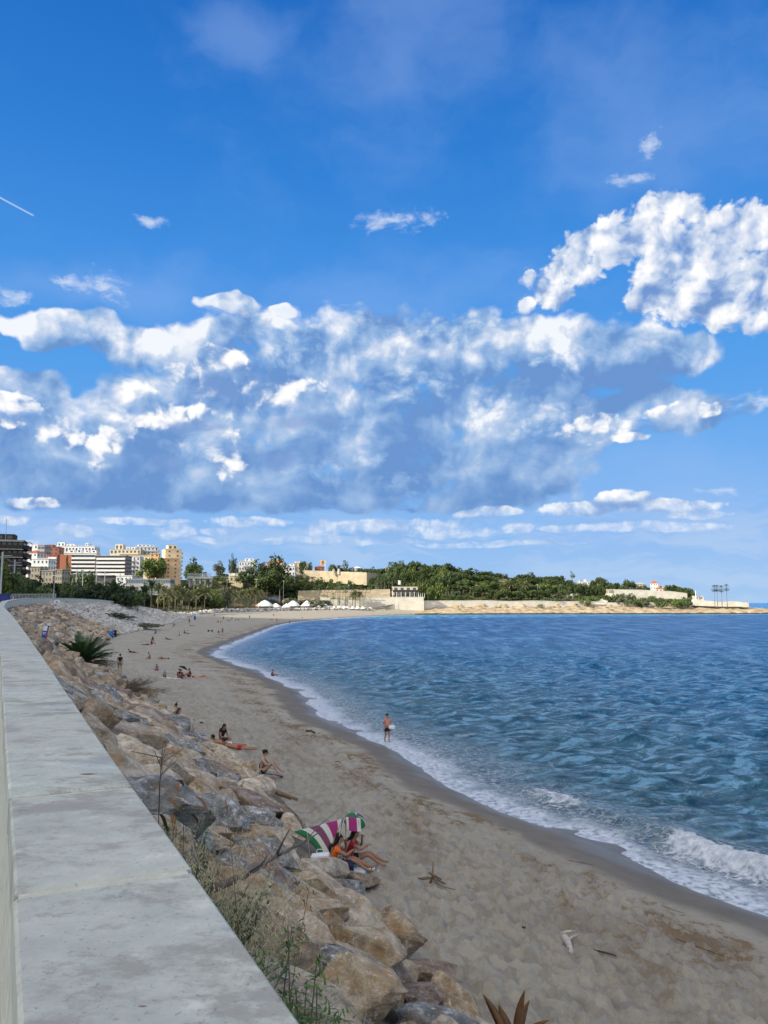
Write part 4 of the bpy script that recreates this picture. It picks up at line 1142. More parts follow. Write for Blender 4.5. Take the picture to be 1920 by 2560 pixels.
# ------------------------------------------------------------------ signs, sticks and driftwood
def text_obj(name, txt, size, mat, parent, loc, rot):
    cu = bpy.data.curves.new(name, 'FONT'); cu.body = txt; cu.size = size; cu.extrude = .002; cu.align_x = 'CENTER'
    o = bpy.data.objects.new(name, cu); col.objects.link(o)
    dg = bpy.context.evaluated_depsgraph_get(); me = bpy.data.meshes.new_from_object(o.evaluated_get(dg)); bpy.data.objects.remove(o)
    me.materials.clear(); me.materials.append(mat)
    q = link(bpy.data.objects.new(name, me), parent); q.location = loc; q.rotation_euler = rot; return q
M_WHITE = flat('white_paint', (.78, .79, .80), .5, .06, 4)
M_BLUE = flat('blue_paint', (.03, .09, .32), .5, .1, 4)
M_RED = flat('red_paint', (.45, .06, .07), .5, .1, 4)
M_GREYM = flat('grey_metal', (.40, .42, .43), .45, .1, 5)
def build_small():
    x, y = G(105, 1598, 6.3); z0 = gz(x, y); root = empty('notice_board', (x, y, z0)); root.rotation_euler = (0, .12, .15)
    tag(root, 'upright beach notice board with white, blue and red fields among the boulders by the wall', 'sign')
    k = y/FPX; w, h = 13*k, 34*k; b0 = (6.3-z0)
    MB().box(-w/2, -.02, b0, w/2, .02, b0+h).build('panel', M_BLUE, root)
    MB().box(-w/2+.01, -.026, b0+h*.62, w*.28, -.0205, b0+h-.02).build('upper_field', M_WHITE, root)
    MB().box(w*.30, -.026, b0+.05, w/2-.01, -.0205, b0+h*.6).build('red_stripe', M_RED, root)
    MB().box(-w/2+.05, -.026, b0+.04, w*.1, -.0205, b0+h*.10).build('lower_field', M_WHITE, root)
    MB().box(-w*.42, -.026, b0+h*.36, w*.2, -.0205, b0+h*.40).build('text_line', M_WHITE, root)
    MB().box(-w*.42, -.026, b0+h*.46, w*.2, -.0205, b0+h*.50).build('text_line', M_WHITE, root)
    for sx in (-1, 1): MB().tube([(sx*w*.35, .03, -.3), (sx*w*.35, .03, b0+h)], .03, 6).build('post', M_GREYM, root)
    x, y = G(143, 1510, 9.2); x, y, zz = D(142, 1508, 168); z0 = gz(x, y); root = empty('notice_sign', (x, y, z0)); k = y/FPX
    tag(root, 'small white rectangular sign with a blue block at the top of the stone bank', 'sign')
    zb = zz-z0
    MB().box(-7*k, -.03, zb, 7*k, .03, zb+7*k).build('panel', M_WHITE, root); MB().box(-3.2*k, -.04, zb+1.5*k, 3*k, -.031, zb+4.2*k).build('blue_block', M_BLUE, root)
    for sx in (-1, 1): MB().tube([(sx*5*k, 0, -.3), (sx*5*k, 0, zb+.1)], .04, 6).build('post', M_GREYM, root)
    # black rod leaning on the rocks
    def P3(px, py, z): x, y = G(px, py, z); return Vector((x, y, z))
    a, c = P3(421, 1800, 3.9), P3(452, 1853, 2.6); o = MB().tube([a, a.lerp(c, .5)+Vector((0, 0, .03)), c], .028, 7).build('rusty_rod', M_BLACK); tag(o, 'thin black rod leaning on a pale rock at the sand edge', 'rod')
    def stick(nm, pts, rad, mat, label, twigs=()):
        P = [Vector((*G(px, py, z0), z0+.03)) for px, py, z0 in pts]
        P = [Vector((p.x, p.y, gz(p.x, p.y)+pts[i][3-1]*0+rad*.6)) for i, p in enumerate(P)]
        mb = MB(); n = len(P); mb.tube(P, [rad*(1-.5*abs(i/(n-1)-.3)) for i in range(n)], 8)
        for (i, d, L, r) in twigs: mb.tube([P[i], P[i]+Vector(d)*L*.5, P[i]+Vector(d)*L+Vector((0, 0, -.03))], [r, r*.7, r*.3], 6)
        o = mb.build(nm, mat, None, True); tag(o, label, 'driftwood', 'driftwood on the sand')
    M_DW = flat('bleached_driftwood', (.52, .47, .40), .85, .3, 9, .5); M_DD = flat('dark_driftwood', (.085, .06, .045), .9, .3, 9, .5); M_DB = flat('brown_driftwood', (.22, .14, .08), .9, .35, 9, .6)
    z = 1.5
    stick('driftwood', [(1405, 2317, z), (1418, 2335, z), (1424, 2355, z), (1428, 2370, z)], .075, M_DW, 'bleached white driftwood log with a forked end in the wheel tracks', [(0, (.9, .1, .25), .32, .05), (1, (.9, .45, .35), .30, .035)])
    stick('driftwood', [(1465, 2345, z), (1490, 2350, z), (1515, 2352, z), (1540, 2358, z)], .022, M_DD, 'thin dark stick lying to the right of the white log', [(1, (.6, -.3, .2), .12, .01)])
    stick('driftwood', [(1416, 2159, .6), (1450, 2161, .6), (1483, 2163, .6)], .028, M_DD, 'straight dark stick on the wet sand near the waterline', [(1, (.8, .4, .2), .14, .012)])
    stick('driftwood', [(683, 1983, 1.8), (705, 1988, 1.8), (725, 1992, 1.8), (742, 1996, 1.8)], .085, M_DB, 'short brown log lying on the sand beside the boulders')
    stick('driftwood', [(765, 1829, .8), (778, 1827, .8), (787, 1831, .8)], .07, M_DD, 'small black lump of driftwood on the middle of the beach', [(1, (.4, -.1, .8), .15, .05)])
    stick('driftwood', [(838, 1905, 1.0), (847, 1901, 1.0), (852, 1906, 1.0)], .03, M_DB, 'little twig on the sand below the walking woman')
    stick('driftwood', [(500, 1801, 1.8), (508, 1800, 1.8)], .05, M_DD, 'tiny dark stone sized stick beside the reading couple')
    stick('driftwood', [(1690, 2340, 1.0), (1760, 2362, 1.0), (1810, 2378, 1.0)], .012, M_DD, 'very thin long twig on the sand at the right')
    stick('driftwood', [(1305, 2307, 1.5), (1314, 2308, 1.5)], .03, M_DD, 'tiny dark bark chip left of the white log')
    stick('driftwood', [(940, 1960+380, 1.9), (944, 2341, 1.9)], .02, M_WHITE, 'tiny white scrap on the sand right of the lichened boulder')
    # the planted stick with crossed sticks
    c = Vector((*G(1082, 2190, 1.7), 0)); c.z = gz(c.x, c.y); root = empty('stick_pile', c); tag(root, 'upright brown stick planted among crossed sticks on the sand', 'driftwood')
    k = c.y/FPX
    for pts, r in (([(-.05, 0, -.1), (.0, 0, .35), (.02, .02, 50*k)], .022), ([(-42*k, 0, 10*k), (-.1, 0, .16), (.12, -.1, .10), (28*k, -.1, .02)], .02), ([(0, .1, .03), (25*k, -.35, .04), (50*k, -.5, .03)], .015), ([(-8*k, 0, -.02), (.02, 0, .22), (22*k, .2, .03)], .03), ([(-.35, .2, .02), (.05, -.2, .2), (.3, -.3, .1)], .012), ([(-.1, -.1, .3), (.2, .1, .02)], .03)):
        MB().tube(pts, [r*(1-.4*i/(len(pts)-1)) for i in range(len(pts))], 6).build('stick', M_DB if r > .014 else M_DD, root, True)
build_small()

# ------------------------------------------------------------------ people
M_SKIN = flat('tanned_skin', (.34, .175, .105), .6, .08, 6)
M_SKINP = flat('pale_skin', (.50, .31, .22), .6, .08, 6)
M_HAIR = flat('dark_hair', (.012, .009, .007), .6, .2, 9)
M_HAIRB = flat('brown_hair', (.07, .035, .018), .6, .2, 9)
def cloth(n, c): return flat(n, c, .9, .12, 7)
C_BLACK = cloth('black_cloth', (.012, .012, .015)); C_GREY = cloth('charcoal_cloth', (.06, .062, .07)); C_RED = cloth('red_cloth', (.40, .02, .03))
C_OR = cloth('orange_cloth', (.85, .17, .02)); C_WHITE = cloth('white_cloth', (.78, .78, .78)); C_OLIVE = cloth('olive_cloth', (.10, .11, .06)); C_NAVY = cloth('navy_cloth', (.015, .02, .05))
C_PINK = cloth('salmon_cloth', (.62, .26, .18)); C_BLUE = cloth('blue_cloth', (.05, .15, .42)); C_PURP = cloth('lilac_cloth', (.20, .16, .34)); C_TEAL = cloth('teal_cloth', (.05, .33, .42)); C_MAR = cloth('maroon_hair_cloth', (.09, .02, .02))

def skinned(name, joints, bones, radii, mat, parent, root, sub=2):
    ks = list(joints); me = bpy.data.meshes.new(name)
    me.from_pydata([joints[k] for k in ks], [(ks.index(a), ks.index(b)) for a, b in bones], [])
    o = bpy.data.objects.new(name, me); col.objects.link(o)
    o.modifiers.new('s', 'SKIN'); sv = me.skin_vertices[0].data
    for i, k in enumerate(ks):
        r = radii[k]; sv[i].radius = (r, r) if not hasattr(r, '__len__') else r
        sv[i].use_root = (k == root)
    m = o.modifiers.new('u', 'SUBSURF'); m.levels = sub; m.render_levels = sub
    dg = bpy.context.evaluated_depsgraph_get(); e = bpy.data.meshes.new_from_object(o.evaluated_get(dg))
    bpy.data.objects.remove(o); bpy.data.meshes.remove(me)
    e.name = name; e.materials.clear(); e.materials.append(mat); e.polygons.foreach_set('use_smooth', [True]*len(e.polygons))
    q = bpy.data.objects.new(name, e); link(q, parent); return q
RAD = dict(pelvis=(.15, .115), waist=(.125, .095), chest=(.155, .11), nb=.075, neck=.052, head=(.078, .095), crown=(.066, .08), shL=.066, shR=.066, elL=.042, elR=.042, wrL=.028, wrR=.028, haL=.034, haR=.034,
           hiL=.098, hiR=.098, knL=.060, knR=.060, anL=.036, anR=.036, toL=.030, toR=.030, nose=.016)
BONES = [('pelvis', 'waist'), ('waist', 'chest'), ('chest', 'nb'), ('nb', 'neck'), ('neck', 'head'), ('head', 'crown'), ('chest', 'shL'), ('chest', 'shR'), ('shL', 'elL'), ('shR', 'elR'), ('elL', 'wrL'), ('elR', 'wrR'), ('wrL', 'haL'), ('wrR', 'haR'),
         ('pelvis', 'hiL'), ('pelvis', 'hiR'), ('hiL', 'knL'), ('hiR', 'knR'), ('knL', 'anL'), ('knR', 'anR'), ('anL', 'toL'), ('anR', 'toR'), ('head', 'nose')]
POSES = {
 'stand': dict(pelvis=(0, 0, .95), waist=(0, 0, 1.12), chest=(0, 0, 1.32), nb=(0, 0, 1.45), neck=(0, .01, 1.52), head=(0, .02, 1.62), crown=(0, .0, 1.71), nose=(0, .12, 1.61), shL=(-.18, 0, 1.40), shR=(.18, 0, 1.40), elL=(-.24, -.03, 1.13), elR=(.24, -.03, 1.13), wrL=(-.24, .08, .92), wrR=(.24, .08, .92), haL=(-.24, .11, .83), haR=(.24, .11, .83),
    hiL=(-.10, 0, .90), hiR=(.10, 0, .90), knL=(-.12, .02, .49), knR=(.12, .02, .49), anL=(-.13, -.02, .08), anR=(.13, -.02, .08), toL=(-.15, .13, .03), toR=(.15, .13, .03)),
 'walk': dict(pelvis=(0, 0, .93), waist=(0, 0, 1.10), chest=(0, .01, 1.30), nb=(0, .01, 1.43), neck=(0, .02, 1.50), head=(0, .04, 1.60), crown=(0, .03, 1.69), nose=(0, .14, 1.58), shL=(-.17, -.02, 1.38), shR=(.17, .02, 1.38), elL=(-.23, -.06, 1.10), elR=(.25, .02, 1.12), wrL=(-.22, .04, .88), wrR=(.20, .16, .98), haL=(-.22, .08, .80), haR=(.14, .20, .98),
    hiL=(-.09, 0, .88), hiR=(.09, 0, .88), knL=(-.09, .10, .49), knR=(.09, -.03, .48), anL=(-.08, .10, .09), anR=(.08, -.25, .12), toL=(-.08, .24, .04), toR=(.08, -.14, .03)),
 'sit_knees': dict(pelvis=(0, 0, .13), waist=(0, -.03, .29), chest=(0, .0, .49), nb=(0, .05, .61), neck=(0, .08, .67), head=(0, .12, .76), crown=(0, .11, .86), nose=(0, .22, .73), shL=(-.17, .03, .56), shR=(.17, .03, .56), elL=(-.22, .20, .36), elR=(.22, .20, .36), wrL=(-.12, .38, .42), wrR=(.12, .38, .42), haL=(-.05, .44, .46), haR=(.05, .44, .46),
    hiL=(-.10, .05, .11), hiR=(.10, .05, .11), knL=(-.13, .44, .40), knR=(.13, .40, .44), anL=(-.12, .76, .07), anR=(.14, .66, .07), toL=(-.12, .90, .04), toR=(.14, .80, .04)),
 'sit_low': dict(pelvis=(0, 0, .13), waist=(0, -.03, .29), chest=(0, .02, .49), nb=(0, .08, .61), neck=(0, .11, .67), head=(0, .15, .76), crown=(0, .14, .86), nose=(0, .25, .73), shL=(-.17, .06, .56), shR=(.17, .06, .56), elL=(-.20, .28, .42), elR=(.20, .28, .42), wrL=(-.08, .30, .62), wrR=(.10, .42, .50), haL=(-.05, .30, .69), haR=(.08, .48, .52),
    hiL=(-.10, .05, .11), hiR=(.10, .05, .11), knL=(-.16, .48, .26), knR=(.16, .46, .32), anL=(-.10, .86, .07), anR=(.18, .82, .07), toL=(-.10, 1.0, .05), toR=(.18, .96, .05)),
 'sit_cross': dict(pelvis=(0, 0, .13), waist=(0, -.02, .29), chest=(0, .03, .48), nb=(0, .10, .60), neck=(0, .14, .65), head=(0, .20, .73), crown=(0, .20, .83), nose=(0, .29, .68), shL=(-.17, .08, .55), shR=(.17, .08, .55), elL=(-.24, .16, .32), elR=(.24, .16, .32), wrL=(-.12, .34, .26), wrR=(.12, .34, .26), haL=(-.06, .40, .27), haR=(.06, .40, .27),
    hiL=(-.10, .04, .11), hiR=(.10, .04, .11), knL=(-.38, .26, .14), knR=(.38, .26, .14), anL=(.02, .44, .07), anR=(-.04, .36, .10), toL=(.15, .46, .06), toR=(-.17, .38, .08)),
 'prone': dict(pelvis=(0, 0, .12), waist=(0, .17, .12), chest=(0, .38, .20), nb=(0, .50, .27), neck=(0, .56, .32), head=(0, .65, .39), crown=(0, .68, .48), nose=(0, .75, .36), shL=(-.18, .46, .22), shR=(.18, .46, .22), elL=(-.20, .62, .05), elR=(.20, .62, .05), wrL=(-.10, .80, .06), wrR=(.10, .80, .10), haL=(-.04, .88, .08), haR=(.04, .86, .14),
    hiL=(-.10, -.05, .11), hiR=(.10, -.05, .11), knL=(-.12, -.47, .07), knR=(.12, -.47, .07), anL=(-.12, -.88, .07), anR=(.14, -.88, .07), toL=(-.12, -1.0, .03), toR=(.14, -1.0, .03)),
 'supine': dict(pelvis=(0, 0, .12), waist=(0, .17, .11), chest=(0, .38, .12), nb=(0, .50, .12), neck=(0, .57, .12), head=(0, .67, .13), crown=(0, .77, .13), nose=(0, .66, .24), shL=(-.18, .46, .10), shR=(.18, .46, .10), elL=(-.28, .22, .06), elR=(.28, .22, .06), wrL=(-.24, -.02, .05), wrR=(.24, -.02, .05), haL=(-.23, -.10, .04), haR=(.23, -.10, .04),
    hiL=(-.10, -.05, .11), hiR=(.10, -.05, .11), knL=(-.11, -.42, .32), knR=(.12, -.47, .09), anL=(-.11, -.75, .06), anR=(.13, -.88, .06), toL=(-.11, -.86, .05), toR=(.13, -.92, .16)),
 'legs_up': dict(pelvis=(0, 0, .12), waist=(0, -.17, .11), chest=(0, -.38, .12), nb=(0, -.50, .12), neck=(0, -.57, .12), head=(0, -.67, .13), crown=(0, -.77, .13), nose=(0, -.66, .24), shL=(-.18, -.46, .10), shR=(.18, -.46, .10), elL=(-.26, -.25, .06), elR=(.26, -.25, .06), wrL=(-.12, -.15, .20), wrR=(.12, -.15, .20), haL=(-.05, -.18, .26), haR=(.05, -.18, .26),
    hiL=(-.10, .05, .13), hiR=(.10, .05, .13), knL=(-.12, .34, .42), knR=(.12, .32, .46), anL=(-.10, .56, .10), anR=(.22, .50, .78), toL=(-.10, .68, .05), toR=(.24, .56, .90)),
 'crouch': dict(pelvis=(0, 0, .50), waist=(0, .14, .62), chest=(0, .34, .74), nb=(0, .47, .80), neck=(0, .53, .82), head=(0, .62, .84), crown=(0, .70, .90), nose=(0, .68, .76), shL=(-.17, .42, .78), shR=(.17, .42, .78), elL=(-.20, .45, .50), elR=(.20, .45, .50), wrL=(-.14, .50, .28), wrR=(.14, .50, .28), haL=(-.12, .54, .20), haR=(.12, .54, .20),
    hiL=(-.10, .0, .48), hiR=(.10, .0, .48), knL=(-.14, .22, .32), knR=(.14, .22, .32), anL=(-.13, -.05, .08), anR=(.13, -.05, .08), toL=(-.14, .10, .03), toR=(.14, .10, .03)),
}
_pc = {}
def part_mesh(key, fn):
    if key not in _pc:
        o = fn(); _pc[key] = o.data; bpy.data.objects.remove(o)
    return _pc[key]
def person(x, y, z, pose, face, label, skin=M_SKIN, top=None, bottom=None, hair=M_HAIR, long_hair=False, hat=None, scale=1.0, near=False, group='people on the beach', hide_hair=False, one_piece=False):
    root = empty('person', (x, y, z), face); root.scale = (scale,)*3; tag(root, label, 'person', group)
    P = POSES[pose]
    def body():
        o = skinned('body', P, BONES, RAD, skin, None, 'pelvis', 2)
        if near:                                     # five unequal, slightly curled fingers on each hand
            mb = MB()
            for sd_ in 'LR':
                h = Vector(P['ha'+sd_]); w = Vector(P['wr'+sd_]); d = (h-w).normalized(); s = d.cross(Vector((0, 0, 1)));
                s = s.normalized() if s.length > .1 else Vector((1, 0, 0)); pn_ = s.cross(d)
                for k, (o_, L) in enumerate(((-.027, .060), (-.010, .072), (.008, .068), (.025, .052))):
                    q = h+d*.02+s*o_; mb.tube([q, q+d*L*.5-pn_*.006, q+d*L*.85-pn_*.022], [.010, .009, .007], 5)
                q = h-d*.02-s*.022; mb.tube([q, q-s*.030+d*.022, q-s*.036+d*.05], [.012, .010, .008], 5)
            bm = bmesh.new(); bm.from_mesh(o.data); m2 = bpy.data.meshes.new('t'); m2.from_pydata(mb.v, [], mb.f); bm.from_mesh(m2); bm.to_mesh(o.data); bm.free()
            for p_ in o.data.polygons: p_.use_smooth = True
        return o
    def add(name, key, fn, mat):
        me = part_mesh(key, fn); o = bpy.data.objects.new(name, me)
        if me.materials[0] != mat:
            o.data = me.copy(); o.data.materials[0] = mat
        link(o, root); return o
    add('body', ('body', pose, near, skin.name), body, skin)
    if top:
        def f():
            J = {k: P[k] for k in ('waist', 'chest', 'nb', 'shL', 'shR')}
            J['pelvis'] = tuple(Vector(P['waist']).lerp(Vector(P['pelvis']), .7))
            for s_ in 'LR': J['el'+s_] = tuple(Vector(P['sh'+s_]).lerp(Vector(P['el'+s_]), .5))
            r = {k: (tuple(q+.016 for q in RAD[k]) if hasattr(RAD[k], '__len__') else RAD[k]+.012) for k in J}; r['elL'] = r['elR'] = .062; r['nb'] = .07
            B = [('pelvis', 'waist'), ('waist', 'chest'), ('chest', 'nb'), ('chest', 'shL'), ('chest', 'shR')]
            if not one_piece: B += [('shL', 'elL'), ('shR', 'elR')]
            else:
                for k in ('elL', 'elR'): J.pop(k)
                r['shL'] = r['shR'] = .045; J['shL'] = tuple(Vector(P['chest']).lerp(Vector(P['shL']), .45)); J['shR'] = tuple(Vector(P['chest']).lerp(Vector(P['shR']), .45))
            return skinned('shirt', J, B, r, top, None, 'pelvis', 2)
        add('shirt' if not one_piece else 'bathing_top', ('top', pose, one_piece), f, top)
    if bottom:
        def f2():
            J = {k: P[k] for k in ('pelvis', 'hiL', 'hiR')}; J['waist'] = tuple(Vector(P['pelvis']).lerp(Vector(P['waist']), .45))
            for s_ in 'LR': J['kn'+s_] = tuple(Vector(P['hi'+s_]).lerp(Vector(P['kn'+s_]), .62 if not one_piece else .16))
            r = dict(pelvis=(.168, .132), waist=(.145, .11), hiL=.112, hiR=.112, knL=.088, knR=.088)
            return skinned('shorts', J, [('pelvis', 'waist'), ('pelvis', 'hiL'), ('pelvis', 'hiR'), ('hiL', 'knL'), ('hiR', 'knR')], r, bottom, None, 'pelvis', 2)
        add('shorts' if not one_piece else 'swim_bottoms', ('bot', pose, one_piece), f2, bottom)
    hd = Vector(P['head']); cr = Vector(P['crown']); ns = Vector(P['nose']); up = (cr-hd).normalized(); fw = (ns-hd).normalized(); bk = -fw; sdv = fw.cross(up).normalized()
    def hf():
        bm = bmesh.new(); bmesh.ops.create_icosphere(bm, subdivisions=3, radius=1)
        c = hd+up*.05+bk*.022
        for v in bm.verts:
            a = v.co.copy(); f_ = max(0, a.y)
            zz = a.z
            if a.y > .1 and a.z < .25: zz = .25+(a.z-.25)*.15
            k = mnoise.noise(a*3)*.06+1
            v.co = c+sdv*a.x*.098*k+fw*a.y*(.105 if zz == a.z else .06)*k+up*zz*.105*k
        if long_hair:
            nk = Vector(P['neck']); ch = Vector(P['chest']); q = Matrix.Identity(4)
            pts = [c+bk*.03, nk+bk*.075+up*.0, ch+bk*.13+up*.06, ch+bk*.15-up*.10]; n = 8; i0 = []
            for t, p_ in enumerate(pts):
                rw = (.085, .10, .11, .07)[t]; rt = (.07, .06, .05, .03)[t]
                i0.append([bm.verts.new(p_+sdv*math.cos(j*2*math.pi/n)*rw+fw*math.sin(j*2*math.pi/n)*rt) for j in range(n)])
            for t in range(3):
                for j in range(n): bm.faces.new((i0[t][j], i0[t][(j+1) % n], i0[t+1][(j+1) % n], i0[t+1][j]))
            bm.faces.new(i0[3])
        me = bpy.data.meshes.new('hair'); bm.to_mesh(me); bm.free(); me.materials.append(hair)
        me.polygons.foreach_set('use_smooth', [True]*len(me.polygons))
        return link(bpy.data.objects.new('hair', me))
    add('hair', ('hair', pose, long_hair), hf, hair)
    if near:
        for s_ in (-1, 1):
            e = MB(); q = hd+fw*.088+sdv*.032*s_+up*.025; e.tube([q, q+fw*.007], [.009, .006], 6); e.build('eye', C_BLACK, root)
            e = MB(); q = hd+sdv*.080*s_+bk*.01; e.tube([q-up*.022, q+sdv*.012*s_, q+up*.028], [.008, .016, .010], 6); e.build('ear', skin, root)
        e = MB(); q = hd+fw*.080-up*.048; e.tube([q-sdv*.022, q+fw*.006, q+sdv*.022], [.004, .007, .004], 5); e.build('mouth', C_RED if False else M_LIP, root)
    if hat:
        e = MB(); c = hd+up*.085; e.tube([c-up*.03, c+up*.03, c+up*.075], [.112, .108, .06], 12)
        q = c-up*.02; e.quad(q+sdv*.07+fw*.08, q-sdv*.07+fw*.08, q-sdv*.05+fw*.19-up*.02, q+sdv*.05+fw*.19-up*.02); e.build('cap', hat, root)
    return root
M_LIP = flat('lips', (.30, .09, .07), .6, .05)
def SZ(px, py, n=4):
    "ground point under a seen foot, following the real slope"
    z = 1.5
    for _ in range(12):
        x, y = G(px, py, z); z = gz(x, y)
    return x, y, z
def towel(px, py, w, l, rz, mat, label, name='towel', group='towels on the sand'):
    x, y, z = SZ(px, py); V = []; F = []; n = 8
    for i in range(n+1):
        for j in range(n+1):
            a = (i/n-.5)*w; b_ = (j/n-.5)*l; X = x+a*math.cos(rz)-b_*math.sin(rz); Y = y+a*math.sin(rz)+b_*math.cos(rz)
            V.append((X-x, Y-y, gz(X, Y)-z+.035+.012*mnoise.noise(Vector((X*3, Y*3, 0)))))
    for i in range(n):
        for j in range(n): F.append((i*(n+1)+j, (i+1)*(n+1)+j, (i+1)*(n+1)+j+1, i*(n+1)+j+1))
    o = mesh_obj(name, V, F, mat, None, True); o.location = (x, y, z); m = o.modifiers.new('thick', 'SOLIDIFY'); m.thickness = .015
    tag(o, label, name, group); return o
def bag(x, y, z, s, mat, label, name='bag'):
    root = empty(name, (x, y, z)); tag(root, label, name)
    bm = bmesh.new(); bmesh.ops.create_icosphere(bm, subdivisions=3, radius=1)
    for v in bm.verts:
        c = v.co.copy(); k = 1+.22*mnoise.noise(c*1.7+Vector((x, y, z))); e = lambda t: math.copysign(abs(t)**.6, t)
        v.co = Vector((e(c.x)*.26*s*k, e(c.y)*.17*s*k, max(-.0, (e(c.z)*.5+.5))*.30*s*k))
    me = bpy.data.meshes.new('bag_body'); bm.to_mesh(me); bm.free(); me.materials.append(mat); me.polygons.foreach_set('use_smooth', [True]*len(me.polygons))
    link(bpy.data.objects.new('bag_body', me), root)
    MB().tube([(-.13*s, 0, .26*s), (-.08*s, .02, .40*s), (.08*s, .02, .40*s), (.13*s, 0, .26*s)], .012*s, 6).build('handle', mat, root, True)
    return root

def build_people():
    E, Wd, N, So = -math.pi/2, math.pi/2, 0.0, math.pi           # facing right, left, away, towards the viewer
    def at(px, py): return SZ(px, py)
    # the woman at the water's edge
    x, y = G(968, 1856, .02)
    w = person(x, y, max(.0, gz(x, y)), 'walk', So+.35, 'woman in a salmon top and dark swim bottoms walking along the water edge', M_SKIN, C_PINK, C_BLACK, near=True, one_piece=False)
    b = bag(x+.28, y-.1, .82, .8, C_WHITE, 'white bundle with a dark strap carried by the woman at the water edge', 'bundle')
    # the man on the sand
    x, y, z = at(299, 1682); person(x, y, z, 'stand', .2, 'man in a black T-shirt and olive shorts standing on the sand near the palm bush', M_SKIN, C_BLACK, C_OLIVE, near=True, scale=1.04)
    x, y, z = at(245, 1656); person(x, y, z, 'prone', Wd, 'person in red lying beside the palm bush behind the standing man', M_SKIN, C_RED, C_RED)
    # the reading couple behind the pale rocks
    x, y, z = at(444, 1796); person(x, y, z, 'sit_cross', E-2.0, 'person in a charcoal T-shirt sitting cross-legged and looking down, behind the pale rocks', M_SKIN, C_GREY, C_BLACK, near=True)
    x, y, z = at(440, 1792); person(x-.55, y+.3, z, 'legs_up', Wd+3.3, 'person lying with raised knees beside the one in the charcoal T-shirt', M_SKIN, C_MAR, C_BLACK)
    # three friends
    x, y, z = at(592, 1874); person(x, y, z, 'prone', Wd-.15, 'shirtless young man in bright red shorts lying on his front', M_SKIN, None, C_RED, near=True)
    x, y, z = at(562, 1868); person(x, y+.25, z, 'prone', Wd-.1, 'shirtless young man with white and dark shorts lying on his front farther from the viewer', M_SKIN, None, C_WHITE, near=True)
    x, y, z = at(553, 1856); person(x, y+.1, z, 'sit_cross', E-.6, 'woman with long dark hair and a black top sitting behind the two lying men', M_SKIN, C_BLACK, C_BLACK, long_hair=True, near=True)
    x, y, z = at(500, 1862); bag(x, y, z, 1.0, C_BLACK, 'black bag at the heads of the two lying men')
    x, y, z = at(503, 1856); bag(x-.05, y+.3, z, .9, C_BLUE, 'pale blue bundle behind the black bag', 'bundle')
    towel(524, 1873, .9, .5, .1, C_WHITE, 'white towel with magazines beside the lying men')
    x, y, z = at(532, 1875)
    for i, (dx, m) in enumerate(((0, C_WHITE), (.28, C_WHITE))):
        o = MB().tube([(x+dx+.15, y-.2, z+.02), (x+dx+.15, y-.2, z+.16)], [.05, .06], 10).build('paper_cup', m); tag(o, ['white paper cup nearer the magazines', 'white paper cup nearer the elbow of the man in red shorts'][i], 'cup', 'paper cups by the lying men')
    # woman in the cap
    towel(650, 1937, 1.75, .62, .05, C_NAVY, 'long dark towel under the woman in the cap')
    x, y, z = at(655, 1936); person(x, y, z+.04, 'sit_knees', E, 'woman in a black cap and dark bikini sitting with bent knees on a dark towel', M_SKINP, C_BLACK, C_BLACK, hat=C_BLACK, near=True, one_piece=True)
    x, y, z = at(604, 1924); bag(x, y, z, .45, C_BLACK, 'small dark bag by the grey tan boulder')
    # the shelter group
    x, y, z = at(846, 2176); bx, by, bz = x, y, z
    person(x-.10, y-.05, z, 'sit_low', E+.05, 'woman with long black hair in a bright orange top sitting under the striped blanket', M_SKIN, C_OR, C_BLACK, long_hair=True, near=True)
    person(x+.26, y+.8, gz(x+.26, y+.8), 'sit_low', E-.05, 'woman in a red top sitting half hidden behind the one in orange', M_SKIN, C_RED, C_BLACK, long_hair=True, near=True)
    bag(x+.12, y-.30, gz(x+.12, y-.30), 1.05, C_NAVY, 'dark navy beach bag in front of the woman in orange')
    towel(868, 2176, .95, .6, .2, C_TEAL, 'turquoise and white towel beside the navy bag')
    bag(bx+.52, by-.12, gz(bx+.5, by-.1), .62, C_WHITE, 'white crumpled cloth on the turquoise towel', 'cloth')
    bag(*at(800, 2160), .85, C_WHITE, 'white bundle tucked under the low edge of the blanket', 'bundle')
    for i, (px, py) in enumerate(((928, 2177), (944, 2179))):
        sx, sy, sz = at(px, py); r_ = empty('sandal', (sx, sy, sz), .6+i); tag(r_, ['left sandal of a pair beside the feet of the woman in orange', 'right sandal of a pair beside the feet of the woman in orange'][i], 'sandal', 'sandals by the shelter')
        MB().tube([(-.12, 0, .03), (0, 0, .04), (.13, 0, .03)], [.03, .045, .04], 8).build('sole', C_WHITE, r_, True)
        MB().tube([(-.02, -.05, .03), (.0, 0, .11), (.04, .05, .03)], .015, 6).build('strap', C_BLACK, r_, True)
    # striped blanket on sticks
    def blanket_mat():
        m, nt, b = new_mat('striped_blanket')
        v = attrn(nt, 'stripe')
        g, wht, pu, mg, rd, nv = (.015, .16, .06), (.58, .57, .50), (.11, .06, .13), (.34, .015, .15), (.28, .03, .06), (.06, .09, .16)
        n = v.nt.nodes.new('ShaderNodeValToRGB'); nt.links.new(v.k, n.inputs[0]); n.color_ramp.interpolation = 'CONSTANT'
        st = [(0, g), (.13, wht), (.26, nv), (.29, rd), (.33, pu), (.37, rd), (.40, nv), (.43, wht), (.55, mg), (.62, pu), (.64, mg), (.70, mg), (.74, wht), (.84, nv), (.88, wht), (.92, mg)]
        e = n.color_ramp.elements
        while len(e) < len(st): e.new(.5)
        for q, (p_, c_) in zip(e, st): q.position = p_; q.color = (*c_, 1)
        c = S(nt, n.outputs[0]); p = coords(nt)
